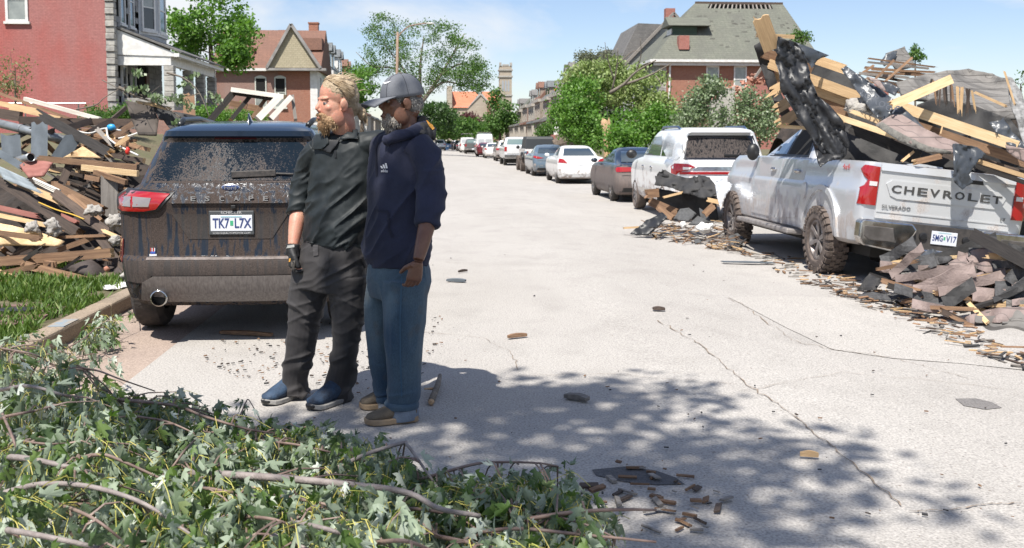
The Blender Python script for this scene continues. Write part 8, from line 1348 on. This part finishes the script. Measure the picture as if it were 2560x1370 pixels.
# ---- single things lying on the road
for lb, a, b_, w_, mt in (('thick barkless stick on the road behind the crossover', (552, 833), (680, 840), .05, 'mid'), ('flat shingle scrap on the road left of the cracks', (1118, 702), (1164, 704), .07, 'slate'), ('thin dark splinter on the road near the shadow line', (1146, 681), (1168, 678), .02, 'dark'), ('small brown bark chip in the middle of the road', (1270, 845), (1316, 840), .04, 'mid'), ('dark chip of wood far along the road', (1632, 774), (1662, 775), .07, 'dark'), ('grey bark slab in the tree shadow', (1415, 992), (1470, 1002), .06, 'grey'), ('grey shingle strip on the road behind the pickup', (1806, 655), (1935, 658), .14, 'slate'), ('short stick by the cracked concrete seam', (2000, 1140), (2046, 1143), .015, 'new')):
    A_, B_ = [gp(x, y, gz(gp(x, y, 0).x) + .012) for x, y in (a, b_)]; m = MB(); n = 5; P = [(t, random.uniform(.3, .5)) for t in np.linspace(0, 1, n)] + [(t, -random.uniform(.3, .5)) for t in np.linspace(1, 0, n)]; d = (B_ - A_); s_ = Vector((-d.y, d.x, 0)).normalized() * w_; m.prism(P, lambda u, v_, h: A_ + d * u + s_ * v_ + Vector((0, 0, h * (1 + .5 * math.sin(u * 3)))), .02 if w_ < .1 else .01); tag(m.build('road_scrap', WOOD[mat_] if (mat_ := mt) else None, None), lb, 'debris')
sk = wroot('broken_stick', gp(1085, 970), 'broken bark covered stick standing out beside the sandalled feet' if False else 'broken bark covered stick on the road beside the jeans', 'stick'); A_, B_ = gp(1078, 1002, .02), gp(1100, 938, .03); m = MB(); m.tube([A_, A_.lerp(B_, .5) + Vector((.01, 0, .01)), B_], [.02, .018, .012], 8); m.build('wood', bark_lit, sk, smooth=True); m = MB(); m.tube([A_.lerp(B_, .45), gp(1062, 972, .05)], [.01, .005], 6); m.build('stub', split, sk); m = MB(); m.tube([A_ + Vector((0, 0, -.005)), A_ + (A_ - B_).normalized() * .04], [.019, .012], 8); m.build('broken_end', split, sk)
# ================================================================ foreground leaves, lawn and small things
_h = [(.06, -.04), (.24, -.06), (.13, .12), (.26, .2), (.37, .5), (.1, .4), (.15, .64), (.06, .7)]
LEAF2 = np.array([(0, .3), (0, 0)] + _h + [(0, 1.0)] + [(-x, y) for x, y in _h[::-1]]); NLV = len(LEAF2); RIM = list(range(1, NLV)); LTRI = np.array([(0, RIM[i], RIM[(i + 1) % len(RIM)]) for i in range(len(RIM))])
def leaf_points(n, rs, size):
    """n maple leaves about the origin: creased along the midrib, drooping and curled"""
    x, y = LEAF2[:, 0][None], LEAF2[:, 1][None]; f = rs.uniform(.4, 1.45, (n, 1)); c = rs.uniform(-.1, .9, (n, 1)); tw = rs.uniform(-.5, .5, (n, 1)); s_ = size * rs.uniform(.45, 1.3, (n, 1)); xx = x * np.cos(f * .7) * .85; z = -np.abs(x) * np.sin(f) - c * y * y + tw * x * y; return np.stack([xx * s_, y * (1 - .25 * c) * s_, z * s_], 2)
def leaf_mesh(name, P, T_dir, N_dir, rs, size):
    """leaves with their stalk ends at P, tips along T_dir, faces about N_dir"""
    n = len(P); L = leaf_points(n, rs, size); t = T_dir / np.linalg.norm(T_dir, axis=1)[:, None]; nn = N_dir - t * (N_dir * t).sum(1)[:, None]; nn /= np.linalg.norm(nn, axis=1)[:, None]; s_ = np.cross(t, nn)
    V = P[:, None, :] + s_[:, None, :] * L[:, :, :1] + t[:, None, :] * L[:, :, 1:2] + nn[:, None, :] * L[:, :, 2:]; V = V.reshape(-1, 3); Fc = (LTRI[None] + (np.arange(n) * NLV)[:, None, None]).reshape(-1, 3)
    me = bpy.data.meshes.new(name); me.vertices.add(len(V)); me.vertices.foreach_set('co', V.astype(np.float32).ravel()); me.loops.add(Fc.size); me.loops.foreach_set('vertex_index', Fc.astype(np.int32).ravel()); me.polygons.add(len(Fc)); me.polygons.foreach_set('loop_start', np.arange(0, Fc.size, 3, dtype=np.int32)); me.polygons.foreach_set('loop_total', np.full(len(Fc), 3, np.int32))
    a = me.attributes.new('rnd', 'FLOAT', 'FACE'); a.data.foreach_set('value', np.repeat(rs.rand(n), len(LTRI)).astype(np.float32)); me.update(calc_edges=True); return me
lf_maple = leafmat('silver maple leaf', (.065, .115, .04), (.31, .37, .275), (.57, .62, .54), trans=.22, rough=.6); lf_green = leafmat('fresh maple leaf', (.08, .15, .03), (.16, .24, .07), (.25, .31, .14), trans=.35); petm = M('yellow green stalk', (.3, .32, .06), (.4, .34, .09), .6, scale=9); twm = M('maple twig', (.23, .165, .135), (.15, .1, .085), .6, scale=7, stretch=(3, 3, 3)); twg = M('grey maple branch', (.27, .235, .22), (.19, .16, .15), .65, scale=7, stretch=(3, 3, 3), bump=.3)
one_leaf = []
for k in range(6): rs2 = np.random.RandomState(100 + k); me = leaf_mesh('leaf', np.zeros((1, 3)), np.array([[0, 1., 0]]), np.array([[0, 0, 1.]]), rs2, .1); me.materials.append(lf_maple if k < 4 else lf_green); one_leaf.append(me)
BR = [
 ('leafy maple branch beside the kerb with a hanging silver leaf bunch', [(-20, 850), (90, 850), (190, 890), (240, 955), (330, 965), (330, 1040), (-20, 1060)], 1000, [([(0, 1045), (60, 1032), (130, 1021)], .01), ([(190, 922), (241, 926), (301, 948), (388, 978)], .007), ([(0, 975), (70, 965), (150, 985), (200, 1000)], .012), ([(4, 1030), (30, 1090), (52, 1155)], .008), ([(0, 870), (80, 885), (120, 905)], .008)], .34),
 ('leafy maple branch reaching towards the navy shoes', [(240, 985), (400, 992), (505, 985), (520, 1035), (650, 1060), (800, 1078), (700, 1130), (420, 1120), (240, 1080)], 950, [([(293, 1000), (431, 1013), (517, 1043), (640, 1077), (740, 1084)], .01), ([(431, 1168), (474, 1112), (517, 1081)], .007), ([(330, 1040), (420, 1055), (520, 1100)], .008)], .22),
 ('leafy maple branch between the shoes and the arched twig', [(640, 1072), (860, 1082), (940, 1112), (1040, 1170), (1000, 1215), (800, 1190), (640, 1150)], 700, [([(816, 1184), (912, 1137), (1006, 1108), (1018, 1112), (1050, 1156), (1094, 1219)], .012), ([(640, 1100), (760, 1115), (900, 1150)], .008)], .22),
 ('leafy maple branch lying deep in the shade at the frame edge', [(-20, 1050), (240, 1045), (420, 1110), (420, 1230), (200, 1240), (-20, 1220)], 1100, [([(-10, 1142), (65, 1146), (172, 1168), (258, 1189)], .016), ([(177, 1172), (202, 1146), (258, 1137), (310, 1155), (405, 1198)], .011), ([(40, 1100), (120, 1110), (220, 1105)], .007)], .34),
 ('thick stemmed maple branch through the middle of the leaves', [(400, 1110), (640, 1130), (860, 1180), (1000, 1215), (980, 1280), (720, 1260), (420, 1230)], 950, [([(482, 1182), (600, 1189), (750, 1200), (900, 1215), (980, 1224), (1040, 1240), (1100, 1272), (1200, 1290)], .02), ([(687, 1237), (760, 1250), (831, 1266), (881, 1291)], .009), ([(480, 1215), (560, 1228), (640, 1240)], .01)], .26),
 ('sunlit pale leafed maple branch at the bottom corner', [(-20, 1210), (220, 1215), (420, 1240), (560, 1380), (560, 1420), (-20, 1420)], 1300, [([(-10, 1238), (99, 1211), (215, 1215), (327, 1245), (409, 1288), (508, 1361)], .013), ([(-10, 1323), (56, 1331), (207, 1361), (300, 1390)], .013), ([(150, 1260), (240, 1300), (330, 1372)], .008)], .34),
 ('sunlit leafy maple branch along the bottom of the view', [(420, 1230), (720, 1262), (1000, 1280), (1060, 1420), (540, 1420)], 1300, [([(734, 1306), (825, 1325), (900, 1352)], .012), ([(678, 1337), (769, 1372)], .012), ([(600, 1290), (690, 1300), (760, 1330)], .008), ([(920, 1360), (1010, 1352), (1090, 1380)], .01)], .3),
 ('outer maple branch with leaves trailing onto the road', [(1010, 1215), (1080, 1170), (1200, 1205), (1400, 1185), (1465, 1225), (1500, 1280), (1400, 1300), (1150, 1290), (980, 1280)], 950, [([(1047, 1200), (1131, 1175), (1194, 1159), (1256, 1155), (1350, 1158), (1394, 1166)], .009), ([(997, 1272), (1069, 1275), (1162, 1297)], .01), ([(1287, 1303), (1440, 1280), (1560, 1274), (1640, 1275)], .011)], .2),
 ('outer maple branch end at the bottom of the road', [(1000, 1280), (1400, 1300), (1530, 1300), (1560, 1420), (1060, 1420)], 1000, [([(1200, 1330), (1300, 1322), (1440, 1335), (1640, 1355)], .01), ([(1090, 1340), (1200, 1362), (1290, 1380)], .01), ([(1380, 1290), (1460, 1310), (1540, 1345)], .007)], .2),
 ('wilted maple sprig lying in the gutter beside the kerb', [(160, 850), (230, 800), (330, 775), (345, 800), (250, 860), (200, 890)], 260, [([(150, 880), (210, 845), (270, 800), (330, 785)], .006)], .14)]
rsn = np.random.RandomState(77); rs = random.Random(9)
for bi, (lb, poly, nlf, stems, hz) in enumerate(BR):
    cx, cy = np.mean([p[0] for p in poly]), min(1330, np.mean([p[1] for p in poly])); g0 = gp(cx, cy, 0); T0 = wroot('fallen_branch', (g0.x, g0.y, 0), lb, 'branch', 'leafy branches heaped in the foreground'); nodes = []
    for pts, r in stems:
        zz = [hz * (.8 + .5 * math.sin(math.pi * (.15 + .7 * i / (len(pts) - 1)))) for i in range(len(pts))]; Q = catmull([tuple(gp(x, y, z)) for (x, y), z in zip(pts, zz)], 6); k = len(Q); m = MB(); m.tube(Q, [r * .78 * (1 - .5 * i / (k - 1)) for i in range(k)], 7); m.build('branch_wood', twg if r > .0115 else twm, T0, smooth=True); nodes += [Vector(q) for q in Q]
    V, T = fill2d(poly, 60); ar = np.array([abs((V[t[1]] - V[t[0]]).cross(V[t[2]] - V[t[0]])) for t in T]); pk = rsn.choice(len(T), nlf, p=ar / ar.sum()); a, b_ = rsn.rand(nlf), rsn.rand(nlf); fl = a + b_ > 1; a[fl], b_[fl] = 1 - a[fl], 1 - b_[fl]
    nlf = int(nlf * .92); pk = pk[:nlf]; nclu = max(12, nlf // 11); P = []; cen = []
    for i in range(nclu): t = T[pk[i]]; q = V[t[0]] + (V[t[1]] - V[t[0]]) * a[i] + (V[t[2]] - V[t[0]]) * b_[i]; cen.append((q.x, q.y, hz * (.2 + 1.1 * rsn.rand())))
    W_ = [gp(x, min(y, 1500), z) for x, y, z in cen]; ci = rsn.randint(0, nclu, nlf); P = np.array([tuple(W_[c]) for c in ci]) + rsn.normal(0, 1, (nlf, 3)) * np.array([.036, .036, .03]); P[:, 2] = np.maximum(P[:, 2], .06)
    td = (P - np.array([tuple(W_[c]) for c in ci])) * 9 + rsn.normal(0, .35, (nlf, 3)); td[:, 2] -= 1.2; nd = rsn.normal(0, .8, (nlf, 3)) + np.array([.0, -.6, .15]); grn = rsn.rand(nlf) < .22
    for g_, mt in ((~grn, lf_maple), (grn, lf_green)): link('leaves', leaf_mesh('leaves', P[g_], td[g_], nd[g_], rsn, .086), T0, mt)['kind'] = 'stuff'
    # the largest leaves in view, each its own piece
    for k in range(30 if nlf > 500 else 6):
        c = W_[rsn.randint(nclu)]; o = link('leaf', one_leaf[rsn.randint(6)], T0); d = Vector((rsn.normal(0, .5), rsn.normal(0, .5) - .3, -1)).normalized(); n_ = Vector((rsn.normal(0, .5), -.8, .4)); n_ = (n_ - d * n_.dot(d)).normalized(); M_ = Matrix((d.cross(n_), d, n_)).transposed().to_4x4(); M_.translation = c + Vector((rsn.normal(0, .04), rsn.normal(0, .04), .05)); sc_ = rsn.uniform(.7, 1.0); o.matrix_parent_inverse = Matrix(); o.parent = T0; o.matrix_parent_inverse = Matrix.Translation(-Vector(T0.location)); o.matrix_basis = M_ @ Matrix.Scale(sc_, 4)
    m = MB(); tw_ = MB()
    for c in W_[:max(20, nclu)]:
        for k in range(3): e = c + Vector((rs.gauss(0, .05), rs.gauss(0, .05), rs.uniform(-.07, .0))); tpt = c + Vector((rs.gauss(0, .015), rs.gauss(0, .015), .03)); m.tube([tpt, tpt.lerp(e, .5) + Vector((0, 0, .015)), e], .0016, 3, cap=False)
        if rs.random() < .5 and nodes: q = min(nodes, key=lambda z_: (z_ - c).length); tw_.tube([q, q.lerp(c, .5) + Vector((0, 0, .03)), c + Vector((0, 0, .03))], [.0045, .0035, .002], 4, cap=False)
    m.build('leaf_stalk', petm, T0)['kind'] = 'stuff'
    if tw_.v: tw_.build('twig', twm, T0)['kind'] = 'stuff'
# a few sprigs hanging out over the road
for lb, pts, lv in (('single twig with two leaf bunches over the gutter concrete', [(185, 895), (230, 885), (262, 888), (300, 912)], [(252, 905), (285, 920), (296, 930), (278, 925)]), ('thin curling twig rising near the navy shoes', [(600, 1040), (615, 1005), (622, 1000), (640, 1030), (655, 1060)], [(612, 1018), (618, 1030)])):
    T0 = wroot('leafy_twig', gp(*pts[0]), lb, 'twig'); Q = catmull([tuple(gp(x, y, .18)) for x, y in pts], 6); m = MB(); m.tube(Q, [.004 * (1 - .5 * i / (len(Q) - 1)) for i in range(len(Q))], 5); m.build('branch_wood', twm, T0, smooth=True); P = np.repeat(np.array([tuple(gp(x, y - 12, .18)) for x, y in lv]), 4, 0) + rsn.normal(0, .018, (len(lv) * 4, 3)); td = rsn.normal(0, .4, P.shape); td[:, 2] -= 1; link('leaves', leaf_mesh('leaves', P, td, rsn.normal(0, 1, P.shape), rsn, .07), T0, lf_maple)['kind'] = 'stuff'
# lawn
def blades(name, n, xr, yr, seed, mask, hgt=(.03, .09), mat=None):
    r = np.random.RandomState(seed); x = r.uniform(*xr, n); y = r.uniform(*yr, n); k = mask(x, y, r); x, y = x[k], y[k]; n = len(x); P = np.stack([x, y, np.full(n, .1)], 1); d = r.normal(0, .45, (n, 3)); d[:, 2] = 1; d *= r.uniform(*hgt, n)[:, None]; th = r.uniform(0, 6.28, n); s_ = np.stack([np.cos(th), np.sin(th), 0 * th], 1) * r.uniform(.006, .016, n)[:, None]
    V = np.stack([P - s_ * .5, P + s_ * .5, P + d * .6 + s_ * .7, P + d, P + d * .6 - s_ * .5], 1).reshape(-1, 3); return tag(link(name, quads_mesh(name, V, 5, r.rand(n)), None, mat), None, None, kind='stuff')
gm_ = leafmat('lawn grass', (.05, .1, .018), (.11, .19, .03), (.2, .25, .07), trans=.3)
o = blades('grass', 52000, (-6.2, -2.9), (5.5, 13.5), 5, lambda x, y, r: (vnoise(np.stack([x * 1.4, y * 1.4, x * 0], 1)) > -.45) & (r.rand(len(x)) < 1.1 - (y - 5) * .06), (.03, .1), gm_); tag(o, 'short weedy green lawn between the kerb and the timber heap', 'grass')
o = blades('grass', 9000, (-12, -3.0), (13, 22), 6, lambda x, y, r: vnoise(np.stack([x, y, x * 0], 1)) > -.2, (.05, .12), gm_); tag(o, 'patchy lawn showing through gaps in the timber heap', 'grass')
# brick ramp pad with an iron cover
pv = wroot('paver_pad', gp(60, 790, .12), 'maroon brick pad with an iron cover beside the kerb', 'paving'); pm_ = M('maroon paver', (.17, .1, .085), (.13, .08, .07), .85, scale=9, bump=.4, rnd=.15); c0 = gp(40, 788, .12)
pme = MB().box((0, 0, 0), (.195, .095, .05)).mesh('paver'); pme.materials.append(pm_)
for i in range(7):
    for j in range(9): o = link('paver', pme, pv); o.location = (c0.x - 1.15 + i * .205 + (.1 if j % 2 else 0), c0.y - .42 + j * .104, .108 + random.uniform(-.004, .004))
b = MB(); b.prism([(c0.x - .05 + .16 * math.cos(a), c0.y + .1 + .1 * math.sin(a)) for a in np.linspace(0, 2 * math.pi, 14)[:-1]], lambda u, v_, d: Vector((u, v_, .134 + d)), .02); b.build('iron_cover', M('iron', (.07, .075, .08), (.04, .042, .045), .5, .7, scale=20, bump=.5), pv)
b = MB(); p = gp(240, 808, .127); b.b2(-2.88, -2.76, p.y - .12, p.y + .2, .1255, .1275); k_ = b.build('paint_mark', M('faded blue paint', (.2, .26, .31), (.3, .26, .21), .8, scale=14), None); k_.parent = bpy.data.objects['kerb']; k_.matrix_parent_inverse = Matrix.Translation(-Vector(bpy.data.objects['kerb'].location))
